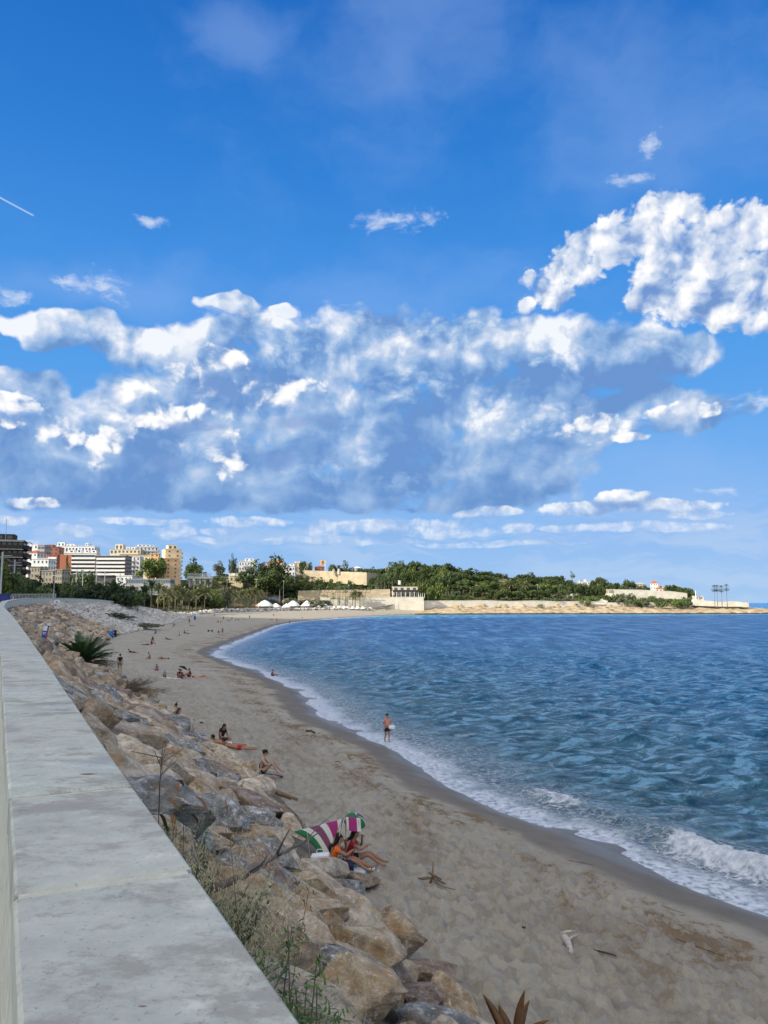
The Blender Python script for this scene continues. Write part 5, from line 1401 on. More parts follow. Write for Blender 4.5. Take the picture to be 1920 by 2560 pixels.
        setin(nt, b, 'Base Color', mixc(1.0, c, ramp(noi(p, 60, 3, .6, d3='3D'), [(.3, (.8,)*3), (.7, (1.15,)*3)]), 'MULTIPLY')); setin(nt, b, 'Roughness', .95)
        bump(nt, b, noi(p, 9, 4, .6, d3='3D'), .5, .03)
        return m
    MBL = blanket_mat()
    root = empty('blanket_shelter', (bx, by, bz)); tag(root, 'sun shelter made of a striped green, white and magenta blanket held up on thin sticks', 'shelter')
    k = by/FPX*1.02
    def q(px, py, yd):
        kk = (by+yd)/by*k
        ground_up = (CZ-bz)*FPX*(1/by-1/(by+yd))
        return Vector(((px-850)*kk+bx*yd/by, yd, (2178-py-ground_up)*kk*1.04))
    def patch(cs, v0, v1, sag, name, n=16):
        A, B, C_, D_ = cs; V = []; F = []; at_ = []
        for i in range(n+1):
            for j in range(n+1):
                u, v = i/n, j/n
                p = (A*(1-u)+B*u)*(1-v)+(D_*(1-u)+C_*u)*v
                p = p+Vector((0, 0, -sag*math.sin(math.pi*u)+.025*math.sin(v*9)*math.sin(math.pi*u)+.012*mnoise.noise(p*3)))
                V.append(p); at_.append(v0+(v1-v0)*v)
        for i in range(n):
            for j in range(n): F.append((i*(n+1)+j, (i+1)*(n+1)+j, (i+1)*(n+1)+j+1, i*(n+1)+j+1))
        o = mesh_obj(name, V, F, MBL, root, True); attr(o.data, 'stripe', np.array(at_)); m = o.modifiers.new('thick', 'SOLIDIFY'); m.thickness = .012; return o
    patch((q(744, 2092, .9), q(818, 2157, -.15), q(856, 2098, -.1), q(868, 2063, .45)), 0, .9, -.10, 'blanket')
    patch((q(867, 2062, .3), q(869, 2090, .1), q(903, 2096, .1), q(901, 2064, .35)), .50, .83, -.02, 'blanket_flap')
    for a, c_ in (((852, 2092, -.12), (854, 2178, -.12)), ((897, 2068, .2), (899, 2175, .15)), ((858, 2066, .1), (811, 2158, -.25)), ((838, 2108, -.1), (826, 2162, -.2)), ((866, 2062, .4), (868, 2160, .5)), ((746, 2092, .9), (725, 2112, .5))):
        A = q(*a); Bq = q(*c_); Bq.z = min(Bq.z, .0) if c_[1] > 2150 else Bq.z
        MB().tube([A, Bq], .011, 6).build('stick', flat('pale_wood', (.42, .34, .24), .8), root, True)
    # the green parasol behind
    C0 = q(887, 2068, 1.0)
    pr = empty('parasol', (bx+C0.x, by+C0.y, gz(bx+C0.x, by+C0.y))); tag(pr, 'small green, white and purple domed parasol behind the blanket shelter', 'parasol')
    h = C0.z+bz-pr.location.z; V = []; F = []; at_ = []
    ng, nr = 24, 6
    for i in range(nr+1):
        for j in range(ng):
            a = j/ng*2*math.pi; t = i/nr; r = .30*math.sin(t*1.45); V.append(Vector((r*math.cos(a), r*math.sin(a), .22*math.cos(t*1.45)-.02*abs(math.sin(a*4))*t)))
            at_.append(.02 if math.cos(a-.9) < .55 else (.2 if math.cos(a-.9) < .8 else .35))
    for i in range(nr):
        for j in range(ng): F.append((i*ng+j, (i+1)*ng+j, (i+1)*ng+(j+1) % ng, i*ng+(j+1) % ng))
    o = mesh_obj('canopy', V, F, MBL, pr, True); attr(o.data, 'stripe', np.array(at_)); o.location = (0, 0, h-.05); o.rotation_euler = (.35, .25, 0)
    m = o.modifiers.new('thick', 'SOLIDIFY'); m.thickness = .01
    MB().tube([(0, 0, -.1), (0, 0, h+.1)], .014, 7).build('pole', M_GREYM, pr)
    for j in range(8):
        a = j*math.pi/4; MB().tube([(0, 0, h+.12), (.27*math.cos(a), .27*math.sin(a), h-.02)], .004, 4).build('rib', M_GREYM, pr)
    # middle group with the black parasol
    x, y, z = at(447, 1697)
    pr = empty('parasol', (x, y+.8, z)); tag(pr, 'small tilted black parasol over the group in the middle of the beach', 'parasol')
    V = [Vector((0, 0, .22))]; F = []
    for j in range(16):
        a = j/16*2*math.pi; V.append(Vector((.5*math.cos(a), .5*math.sin(a), .0)))
    for j in range(16): F.append((0, 1+j, 1+(j+1) % 16))
    o = mesh_obj('canopy', V, F, C_BLACK, pr); o.location = (.2, 0, .95); o.rotation_euler = (-.1, .45, 0); m = o.modifiers.new('thick', 'SOLIDIFY'); m.thickness = .01
    MB().tube([(0, 0, 0), (.2, 0, 1.0)], .014, 6).build('pole', M_GREYM, pr)
    person(x-.15, y+.5, z, 'sit_knees', E-.4, 'person in dark clothes sitting under the black parasol', M_SKIN, C_BLACK, C_GREY)
    person(x+.35, y, z, 'sit_cross', Wd, 'person in black bending over a bag next to the black parasol', M_SKIN, C_BLACK, C_BLACK)
    towel(437, 1697, 1.4, .9, .1, C_WHITE, 'white towel beneath the black parasol group')
    x, y, z = at(475, 1694); person(x, y, z, 'sit_knees', Wd, 'person with dark red hair sitting to the right of the black parasol', M_SKIN, C_MAR, C_BLACK, hair=C_MAR)
    towel(487, 1696, 2.4, .8, .05, cloth('coral_cloth', (.62, .28, .20)), 'long coral towel to the right of the black parasol')
    x, y, z = at(500, 1695); person(x, y+.1, z+.03, 'supine', Wd, 'person lying on the long coral towel', M_SKINP, None, C_WHITE, one_piece=True)
    x, y, z = at(392, 1677); person(x, y, z, 'sit_cross', So, 'child in lilac sitting alone left of the black parasol', M_SKIN, C_PURP, C_NAVY, scale=.8)
    x, y, z = at(412, 1693); person(x, y, z, 'sit_knees', So, 'small child in a teal hooded top on a white towel', M_SKIN, C_TEAL, C_BLACK, hair=C_TEAL, scale=.75)
    towel(412, 1694, .9, .6, 0, C_WHITE, 'small white towel under the child in the teal hood')
    # farther people, from near to far
    L = [(375, 1647, 'sit_cross', Wd+.3, 'shirtless person with dark hair sitting in shorts', None, C_BLACK), (408, 1648, 'supine', E, 'person lying flat in light brown beside the shirtless one', None, C_MAR),
         (333, 1632, 'prone', Wd, 'person in black lying on the front with a pale towel', C_BLACK, C_BLACK), (378, 1611, 'sit_knees', E, 'person in black sitting beside a lying companion', C_BLACK, C_BLACK),
         (366, 1613, 'supine', Wd, 'person in black lying next to the sitting one', C_BLACK, C_BLACK), (382, 1602, 'sit_cross', So, 'dark haired person in maroon sitting just behind the pair in black', C_MAR, C_BLACK),
         (422, 1599, 'prone', Wd, 'person in a long black outfit lying on the front', C_BLACK, C_BLACK), (450, 1589, 'sit_cross', Wd, 'person in a white top sitting next to friends', C_WHITE, C_BLACK),
         (460, 1584, 'sit_knees', E, 'person in blue in the trio by the white top', C_BLUE, C_GREY), (470, 1585, 'sit_cross', So, 'person in pale grey at the right of the trio', C_WHITE, C_BLACK),
         (389, 1585, 'sit_cross', So, 'lone person in grey blue sitting low on the sand', C_BLUE, C_NAVY), (432, 1568, 'crouch', E, 'person in black bending over with a light bag', C_BLACK, C_BLACK),
         (473, 1560, 'stand', So, 'person in black standing beside a lilac towel', C_BLACK, C_BLACK), (479, 1565, 'supine', E, 'person in lilac lying at the feet of the one in black', C_PURP, C_PURP),
         (556, 1586, 'stand', So, 'person standing near the folding chairs with a tan top', cloth('tan_cloth', (.35, .22, .14)), C_BLACK), (546, 1556, 'sit_knees', Wd, 'dark haired person sitting farther up the beach', C_MAR, C_BLACK),
         (551, 1557, 'sit_cross', E, 'person in red sitting next to the dark haired one', C_RED, C_BLACK), (558, 1551, 'stand', So, 'person in dark clothes standing far up the beach', C_BLACK, C_GREY),
         (572, 1552, 'supine', E, 'person in grey lying far up the beach', C_GREY, C_GREY), (590, 1551, 'sit_knees', So, 'person in pink sitting far up the beach', C_PINK, C_MAR),
         (596, 1551, 'sit_cross', E, 'person in charcoal next to the one in pink', C_GREY, C_BLACK), (624, 1548, 'stand', So, 'tall person in black standing before the palms', C_BLACK, C_BLACK),
         (612, 1549, 'supine', E, 'person lying to the left of the tall one before the palms', C_WHITE, C_PINK), (537, 1541, 'crouch', So, 'person crouching at the back of the beach', C_BLACK, C_BLACK),
         (578, 1539, 'crouch', E, 'person bending below the first palms', C_BLACK, C_NAVY), (684, 1543, 'stand', So, 'person in grey standing where the sunlit sand begins', C_GREY, C_BLACK),
         (678, 1549, 'supine', E, 'person lying where the sunlit sand begins', C_NAVY, C_BLACK), (692, 1556, 'stand', So, 'child in pink at the edge of the surf', C_PINK, C_PINK),
         (754, 1548, 'crouch', E, 'person bending at the waterline far off', C_GREY, C_BLACK), (781, 1541, 'sit_knees', E, 'person in orange sitting on the sunlit sand', C_OR, C_BLACK),
         (888, 1538, 'stand', So, 'first of three people standing on the sunlit sand by the boardwalk', C_RED, C_GREY), (899, 1540, 'stand', So, 'second of three people standing on the sunlit sand by the boardwalk', C_PINK, C_BLACK), (903, 1540, 'stand', So, 'third of three people standing on the sunlit sand by the boardwalk', C_GREY, C_BLACK)]
    for px, py, ps, fc, lb, t, b_ in L:
        x, y, z = at(px, py); person(x, y, z, ps, fc, lb, M_SKIN, t, b_, scale=1.0)
    x, y = G(680, 1690, .0); person(x, y, -.15, 'sit_knees', E, 'bather in black crouching in the foam at the edge', M_SKIN, C_BLACK, C_BLACK)
    x, y = G(724, 1558, 0); person(x, y, -.6, 'stand', So, 'bather standing waist deep in the far surf', M_SKIN, C_BLACK, C_BLACK)
    towel(350, 1633, 1.0, .5, 0, C_WHITE, 'pale towel beside the person in black lying alone')
    towel(361, 1603, 1.5, .6, .1, C_TEAL, 'turquoise towel left of the dark haired person in maroon')
    # bins
    def bin_(px, py, H, mat, label):
        x, y, z = at(px, py); r_ = empty('litter_bin', (x, y, z)); tag(r_, label, 'bin', 'litter bins')
        MB().tube([(0, 0, 0), (0, 0, H*.85)], [.30*H/1.1, .36*H/1.1], 12).build('bin_body', mat, r_, True); MB().tube([(0, 0, H*.85), (0, 0, H*.93), (0, 0, H)], [.39*H/1.1, .37*H/1.1, .12], 12).build('lid', mat, r_, True)
        MB().tube([(.4, 0, -.1), (.4, 0, H)], .03, 6).build('post', M_BLACK, r_)
    bin_(278, 1585, 1.35, M_BLUE2, 'bright blue litter bin at the foot of the stone bank'); bin_(286, 1585, 1.3, C_BLACK, 'black litter bin right beside the bright blue one')
    bin_(487, 1549, 1.5, M_BLUE2, 'blue litter bin farther along by the first palms')
    # folding chairs seen end on
    for i, px in enumerate((521, 530, 547)):
        x, y, z = at(px, 1583 if i < 2 else 1586); r_ = empty('folding_chair', (x, y, z), .4*i); tag(r_, ['left folding chair of the empty pair', 'right folding chair of the empty pair', 'folding chair beside the standing person in a tan top'][i], 'chair', 'folding chairs on the sand')
        for sx in (-1, 1):
            MB().tube([(sx*.25, -.25, 0), (sx*.25, .2, .85)], .02, 5).build('leg', M_GREYM, r_); MB().tube([(sx*.25, .25, 0), (sx*.25, -.25, .42)], .02, 5).build('leg', M_GREYM, r_)
        MB().box(-.25, -.25, .38, .25, .12, .41).build('seat', C_GREY, r_); MB().box(-.25, .12, .42, .25, .16, .85).build('backrest', C_GREY, r_)
    # little shoes and things
    x, y, z = at(484, 1802); bag(x, y, z, .25, C_BLACK, 'tiny black pouch on the sand right of the reading couple')
M_BLUE2 = flat('bin_blue', (.02, .16, .50), .5, .1, 4)
build_people()

# ------------------------------------------------------------------ trees
M_PINE = flat('pine_needles', (.060, .088, .024), .8, .35, .35); M_PINE2 = flat('fresh_pine_needles', (.125, .165, .035), .8, .35, .35)
M_BROAD = flat('broad_leaves', (.085, .125, .036), .7, .35, .4); M_OLIVE = flat('olive_leaves', (.115, .125, .070), .8, .3, .4); M_DARKL = flat('dark_leaves', (.030, .050, .018), .75, .35, .5)
M_SUN = flat('sunlit_palm_leaf', (.20, .205, .09), .6, .3, .6)  # lighter leaf for the lit palms, sunlight put into the colour
def crown_mesh(seed, kind):
    rg = random.Random(seed); mb = MB()
    if kind == 'pine':      # flat-topped, clumped
        lobes = [(rg.gauss(0, .30), rg.gauss(0, .30), .70+rg.gauss(0, .10), rg.uniform(.17, .30), .62) for _ in range(12)]; sz = .052; n = 105
    elif kind == 'round':
        lobes = [(rg.gauss(0, .2), rg.gauss(0, .2), .58+rg.gauss(0, .15), rg.uniform(.18, .30), .95) for _ in range(12)]; sz = .052; n = 105
    elif kind == 'bush':
        lobes = [(rg.gauss(0, .35), rg.gauss(0, .3), .32+abs(rg.gauss(0, .14)), rg.uniform(.2, .34), .8) for _ in range(7)]; sz = .075; n = 70
    elif kind == 'cypress':
        lobes = [(rg.gauss(0, .02), rg.gauss(0, .02), .12+.08*k, .13*(1-abs(k-4)/11), 1.3) for k in range(11)]; sz = .03; n = 40
    else:                    # loose open crown
        lobes = [(rg.gauss(0, .24), rg.gauss(0, .24), .72+rg.gauss(0, .12), rg.uniform(.12, .2), .8) for _ in range(8)]; sz = .035; n = 46
    for (x, y, z, r, fl) in lobes:
        for _ in range(n):
            d = Vector((rg.gauss(0, 1), rg.gauss(0, 1), rg.gauss(.1, 1))).normalized(); rr = r*rg.uniform(.55, 1.08)
            p = Vector((x+d.x*rr, y+d.y*rr, z+d.z*rr*fl)); nn = (d+Vector((rg.gauss(0, .7), rg.gauss(0, .7), rg.gauss(.2, .7)))).normalized()
            a = nn.orthogonal().normalized(); b = nn.cross(a); s = sz*rg.uniform(.6, 1.3); th = rg.uniform(0, 6.28); a, b = a*math.cos(th)+b*math.sin(th), b*math.cos(th)-a*math.sin(th)
            mb.quad(p+a*s, p+b*s*.7, p-a*s, p-b*s*.7)
    me = bpy.data.meshes.new('crown'); me.from_pydata(mb.v, [], mb.f); return me, lobes
def trunk_mesh(seed, kind, lobes):
    rg = random.Random(seed); mb = MB(); t = .05 if kind != 'loose' else .06
    if kind == 'bush':
        for k in range(4): mb.tube([(0, 0, -.05), (rg.gauss(0, .1), rg.gauss(0, .1), .3)], [.02, .008], 4)
    else:
        mb.tube([(0, 0, -.15), (rg.gauss(0, .02), 0, .25), (rg.gauss(0, .03), 0, .62)], [t*.6, t*.45, t*.25], 6)
        for l in lobes[:6]: mb.tube([(0, 0, .35), (l[0]*.6, l[1]*.6, .52), (l[0], l[1], l[2])], [t*.25, t*.18, t*.07], 4)
    me = bpy.data.meshes.new('trunk'); me.from_pydata(mb.v, [], mb.f); return me
_tm = {}
def tree(kind, x, y, z, h, wid, mat, label, name, group, cat='tree'):
    i = random.Random(int(x*13+y*7)).randrange(5); key = (kind, i)
    if key not in _tm:
        c, l = crown_mesh(900+i*11+len(kind), kind); _tm[key] = (c, trunk_mesh(i, kind, l))
    ck = key+(mat.name,)
    if ck not in _tm:
        a, b = _tm[key]; a = a.copy(); a.materials.append(mat); b = b.copy(); b.materials.append(M_BARK); _tm[ck] = (a, b)
    a, b = _tm[ck]
    r = empty(name, (x, y, z), random.Random(int(x*31+y)).uniform(0, 6.28)); r.scale = (wid, wid, h); tag(r, label, cat, group)
    link(bpy.data.objects.new('crown', a), r); link(bpy.data.objects.new('trunk', b), r); return r
def on(px, dist):
    x = (px-960)/FPX*dist/1.0; x = D(px, 1450, dist)[0]; return x, dist, gz(x, dist)
def tree_to(kind, px, ytop, dist, wpx, mat, label, name='tree', group=None, hmin=2.0):
    x, y, z = on(px, dist); zt = D(px, ytop, dist)[2]; h = max(hmin, zt-z)
    wd = wpx*dist/FPX/.95
    if kind != 'loose' and kind != 'bush' and h < .85*wd: h = .85*wd; z = zt-h
    if h > 22: h = 22; z = max(z, zt-22) if kind == 'x' else zt-22
    return tree(kind, x, y, z, h, wpx*dist/FPX/.95, mat, label, name, group)
def palm_meshes(seed, kind):
    rg = random.Random(seed); fr = []
    if kind == 'date':
        for k in range(44):
            t = k/44; mb = MB(); frond(mb, Vector((0, 0, 0)), k*2.4, R(80-105*t+rg.uniform(-6, 6)), 3.9*rg.uniform(.85, 1.1), rg, 18, .085, .75, .35, .40); fr.append(mb)
    else:                       # fan palm
        for k in range(46):
            mb = MB(); az = k*2.4; el = R(85-150*k/46); d = Vector((math.cos(az)*math.cos(el), math.sin(az)*math.cos(el), math.sin(el))); s = Vector((-math.sin(az), math.cos(az), 0)); up = d.cross(s)
            e = d*1.15
            for j in range(9):
                a = (j-4)*.33; q = (d*math.cos(a)+s*math.sin(a)).normalized(); mb.tri(e-s*.05, e+s*.05, e+q*.85+Vector((0, 0, -.15)))
            mb.tri(-s*.03, s*.03, e); fr.append(mb)
    allm = MB()
    for m in fr:
        i = len(allm.v); allm.v += m.v; allm.f += [tuple(q+i for q in f) for f in m.f]
    me = bpy.data.meshes.new('crown'); me.from_pydata(allm.v, [], allm.f); me.materials.append(M_SUN if kind == 'date' else M_PALM)
    return me
def palm(kind, px, ytop, ybase, dist, label, group=None, mat=None, big=1.0):
    x, y, z = on(px, dist); zt = D(px, ytop, dist)[2]; zb = D(px, ybase, dist)[2] if ybase else z
    z = min(z, zb) if ybase else z
    key = ('palm', kind)
    if key not in _tm: _tm[key] = palm_meshes(3, kind)
    L = (3.0 if kind == 'date' else 1.3)*big
    h = max(zt-z-L, 1.0)
    r = empty('palm_tree', (x, y, z), px*1.3); tag(r, label, 'palm', group)
    me = _tm[key]
    if mat:
        kk = ('pm', kind, mat.name)
        if kk not in _tm: m2 = me.copy(); m2.materials[0] = mat; _tm[kk] = m2
        me = _tm[kk]
    c = link(bpy.data.objects.new('crown', me), r); c.location = (0, 0, h); c.scale = (big,)*3
    mb = MB(); w = .26 if kind == 'date' else .17
    mb.tube([(0, 0, -.5), (.05, 0, h*.5), (0, 0, h+.2)], [w*1.2, w, w*1.25], 8); mb.build('trunk', M_BARK, r, True)
    return r

# ------------------------------------------------------------------ buildings
def P_(n, c, r=.85, v=.08): return flat(n, c, r, v, .3)
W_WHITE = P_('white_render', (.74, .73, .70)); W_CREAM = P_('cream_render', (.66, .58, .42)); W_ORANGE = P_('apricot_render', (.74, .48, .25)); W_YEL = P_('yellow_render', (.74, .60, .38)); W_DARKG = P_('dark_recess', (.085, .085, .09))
W_BRICK = P_('red_brick', (.36, .13, .075)); W_BROWN = P_('dark_brown_cladding', (.045, .036, .032)); W_GREY = P_('grey_render', (.38, .38, .38)); W_STONE = flat('old_stone', (.36, .31, .23), .95, .25, .35, .5)
W_PINK = P_('pink_render', (.60, .35, .28)); W_TERRA = P_('roof_tile', (.38, .13, .065)); W_SAND = flat('golden_stone', (.52, .43, .28), .95, .22, .25, .6); W_PALE = flat('pale_stone_wall', (.66, .61, .50), .95, .18, .25, .5)
GLASS = flat('dark_window', (.09, .10, .11), .25, .1, 1); GLASS2 = flat('blue_window', (.10, .14, .17), .2, .1, 1)
def building(label, px, ytop, ybase, dist, wpx, depth, floors, wall, cols=4, yaw=0.0, win=GLASS, balc=None, bdep=1.4, wf=.4, hf=.42, roof=None, roofm=None, extra=14, name='apartment_building', side_cols=3, penthouse=None, bsides='F', cat='building', group=None, slab=None, ground=True):
    p = D(px, ybase, dist); k = dist/FPX; w = wpx*k; H = (ybase-ytop)*k
    r = empty(name, (p[0], p[1], p[2]), yaw); tag(r, label, cat, group)
    MB().box(-w/2, 0, -extra, w/2, depth, H).build('wall', wall, r)
    if roof == 'hip':
        hh = roofm[1]; o = .5; m = MB(); a, b, c, d = (-w/2-o, -o, H), (w/2+o, -o, H), (w/2+o, depth+o, H), (-w/2-o, depth+o, H)
        rl = max(w-depth, 0)/2; e, f = (-rl, depth/2, H+hh), (rl, depth/2, H+hh)
        m.quad(a, b, f, e); m.tri(b, c, f); m.quad(c, d, e, f); m.tri(d, a, e); m.quad(d, c, b, a); m.build('roof', roofm[0], r)
    else:
        MB().box(-w/2-.35, -.35, H+.003, w/2+.35, depth+.35, H+.38).build('roof', slab or wall, r)
    fh = H/floors
    def face(F):
        # local frame of a facade: origin, along, outward
        if F == 'F': return Vector((-w/2, 0, 0)), Vector((1, 0, 0)), Vector((0, -1, 0)), w, cols
        if F == 'L': return Vector((-w/2, depth, 0)), Vector((0, -1, 0)), Vector((-1, 0, 0)), depth, side_cols
        return Vector((w/2, 0, 0)), Vector((0, 1, 0)), Vector((1, 0, 0)), depth, side_cols
    for F in 'FLR':
        O, A, N, W, cc = face(F)
        if cc < 1: continue
        m = MB(); s = MB(); pitch = W/cc
        for fl in range(floors):
            for c in range(cc):
                a = O+A*(pitch*(c+.5-wf/2)); z0 = fh*fl+fh*(.5-hf/2)+.05; z1 = z0+fh*hf
                q = [a+N*.03, a+A*pitch*wf+N*.03]
                for (u, v, zz0, zz1, t, M_) in ((q[0], q[1], z0, z1, .03, m), (q[0]-A*.1, q[1]+A*.1, z0-.14, z0-.02, .12, s)):
                    i = len(M_.v); M_.v += [(v_.x, v_.y, z) for v_, z in ((u-N*.02, zz0), (v-N*.02, zz0), (v-N*.02, zz1), (u-N*.02, zz1))]+[((v_+N*t).x, (v_+N*t).y, z) for v_, z in ((u, zz0), (v, zz0), (v, zz1), (u, zz1))]
                    M_.f += [tuple(i+g for g in q_) for q_ in ((4, 5, 6, 7), (0, 1, 5, 4), (3, 7, 6, 2), (0, 4, 7, 3), (1, 2, 6, 5))]
        if len(m.v): tag(m.build('windows', win, r), kind='stuff'); tag(s.build('sills', slab or wall, r), kind='stuff')
        if balc and F in bsides:
            for fl in range(floors):
                B = MB(); z0 = fh*fl-.12
                for (s0, s1) in balc[1]:
                    a = O+A*W*s0; b_ = O+A*W*s1; xs = sorted((a.x, b_.x, (a+N*bdep).x, (b_+N*bdep).x)); ys = sorted((a.y, b_.y, (a+N*bdep).y, (b_+N*bdep).y))
                    eps = .006
                    B.box(xs[0]+(eps if N.x > 0 else 0), ys[0]+eps, z0, xs[-1], ys[-1]-(eps if N.y < 0 else 0), z0+.18)
                    # parapet
                    c = (a+N*(bdep-.10)); d_ = b_+N*bdep; X = sorted((c.x, d_.x)); Y = sorted((c.y, d_.y)); B.box(X[0], Y[0], z0+.181, X[1], Y[1], z0+1.45)
                    for e_ in (s0, s1):
                        g = O+A*W*e_; g2 = g+N*(bdep-.102)+A*(.1 if e_ == s0 else -.1); X = sorted((g.x, g2.x)); Y = sorted((g.y, g2.y)); B.box(X[0]+(.007 if N.x > 0 else 0), Y[0], z0+.182, X[1], Y[1]-(.007 if N.y < 0 else 0), z0+1.44)
                B.build('balcony', balc[0], r)
    if penthouse:
        for (x0, x1, hh, mt) in penthouse:
            b = MB().box(-w/2+w*x0, depth*.2, H+.383, -w/2+w*x1, depth*.8, H+.38+hh).build('penthouse', mt, r)
            c = MB()
            n = max(1, int((x1-x0)*w/3))
            for i in range(n):
                xa = -w/2+w*x0+(i+.25)*(x1-x0)*w/n; c.box(xa, depth*.2-.04, H+.9, xa+(x1-x0)*w/n*.5, depth*.2-.002, H+.38+hh*.75)
            tag(c.build('windows', GLASS, b), kind='stuff')
    return r
def aerial(px, y0, y1, dist, label, n=3):
    a = D(px, y1, dist); b = D(px, y0, dist); r = empty('aerial', a); tag(r, label, 'aerial'); H = b[2]-a[2]
    MB().tube([(0, 0, -1), (0, 0, H)], .09, 5).build('mast', M_GREYM, r)
    m = MB()
    for i in range(n): m.tube([(-.8, 0, H*(.7+.1*i)), (.8, 0, H*(.7+.1*i))], .04, 4)
    m.build('crossbars', M_GREYM, r)
def wall_strip(name, label, pts, thick, mat, cat='wall', caps=None):
    "upright wall through (x, y, z_bottom, z_top) stations"
    V, F = [], []
    r = empty(name, (pts[0][0], pts[0][1], pts[0][2])); tag(r, label, cat); o = r.location
    for i, (x, y, z0, z1) in enumerate(pts):
        a = pts[max(i-1, 0)]; b = pts[min(i+1, len(pts)-1)]; t = Vector((b[0]-a[0], b[1]-a[1], 0)).normalized(); n = Vector((-t.y, t.x, 0))*thick
        V += [(x-o.x, y-o.y, z0-o.z), (x-o.x, y-o.y, z1-o.z), (x+n.x-o.x, y+n.y-o.y, z1-o.z), (x+n.x-o.x, y+n.y-o.y, z0-o.z)]
    for i in range(len(pts)-1):
        a, b = 4*i, 4*i+4; F += [(a, b, b+1, a+1), (a+1, b+1, b+2, a+2), (a+2, b+2, b+3, a+3)]
    F += [(0, 1, 2, 3), (len(V)-1, len(V)-2, len(V)-3, len(V)-4)]
    mesh_obj('wall_body', V, F, mat, r)
    if caps:
        V = []; F = []
        for i, (x, y, z0, z1) in enumerate(pts):
            a = pts[max(i-1, 0)]; b = pts[min(i+1, len(pts)-1)]; t = Vector((b[0]-a[0], b[1]-a[1], 0)).normalized(); n = Vector((-t.y, t.x, 0))
            p0 = Vector((x, y, 0))-n*.12; p1 = Vector((x, y, 0))+n*(thick+.12)
            V += [(p0.x-o.x, p0.y-o.y, z1-o.z+.003), (p0.x-o.x, p0.y-o.y, z1-o.z+.3), (p1.x-o.x, p1.y-o.y, z1-o.z+.3), (p1.x-o.x, p1.y-o.y, z1-o.z+.003)]
        for i in range(len(pts)-1):
            a, b = 4*i, 4*i+4; F += [(a, b, b+1, a+1), (a+1, b+1, b+2, a+2), (a+2, b+2, b+3, a+3), (a+3, b+3, b, a)]
        mesh_obj('coping', V, F, caps, r)
    return r
def vw(L, dist, ext=0):
    "stations from (px, y_top, y_base) at a distance"
    out = []
    for q in L:
        px, yt, yb = q[:3]; d = q[3] if len(q) > 3 else dist; a = D(px, yt, d); b = D(px, yb, d); out.append((a[0], d, b[2]-ext, a[2]))
    return out

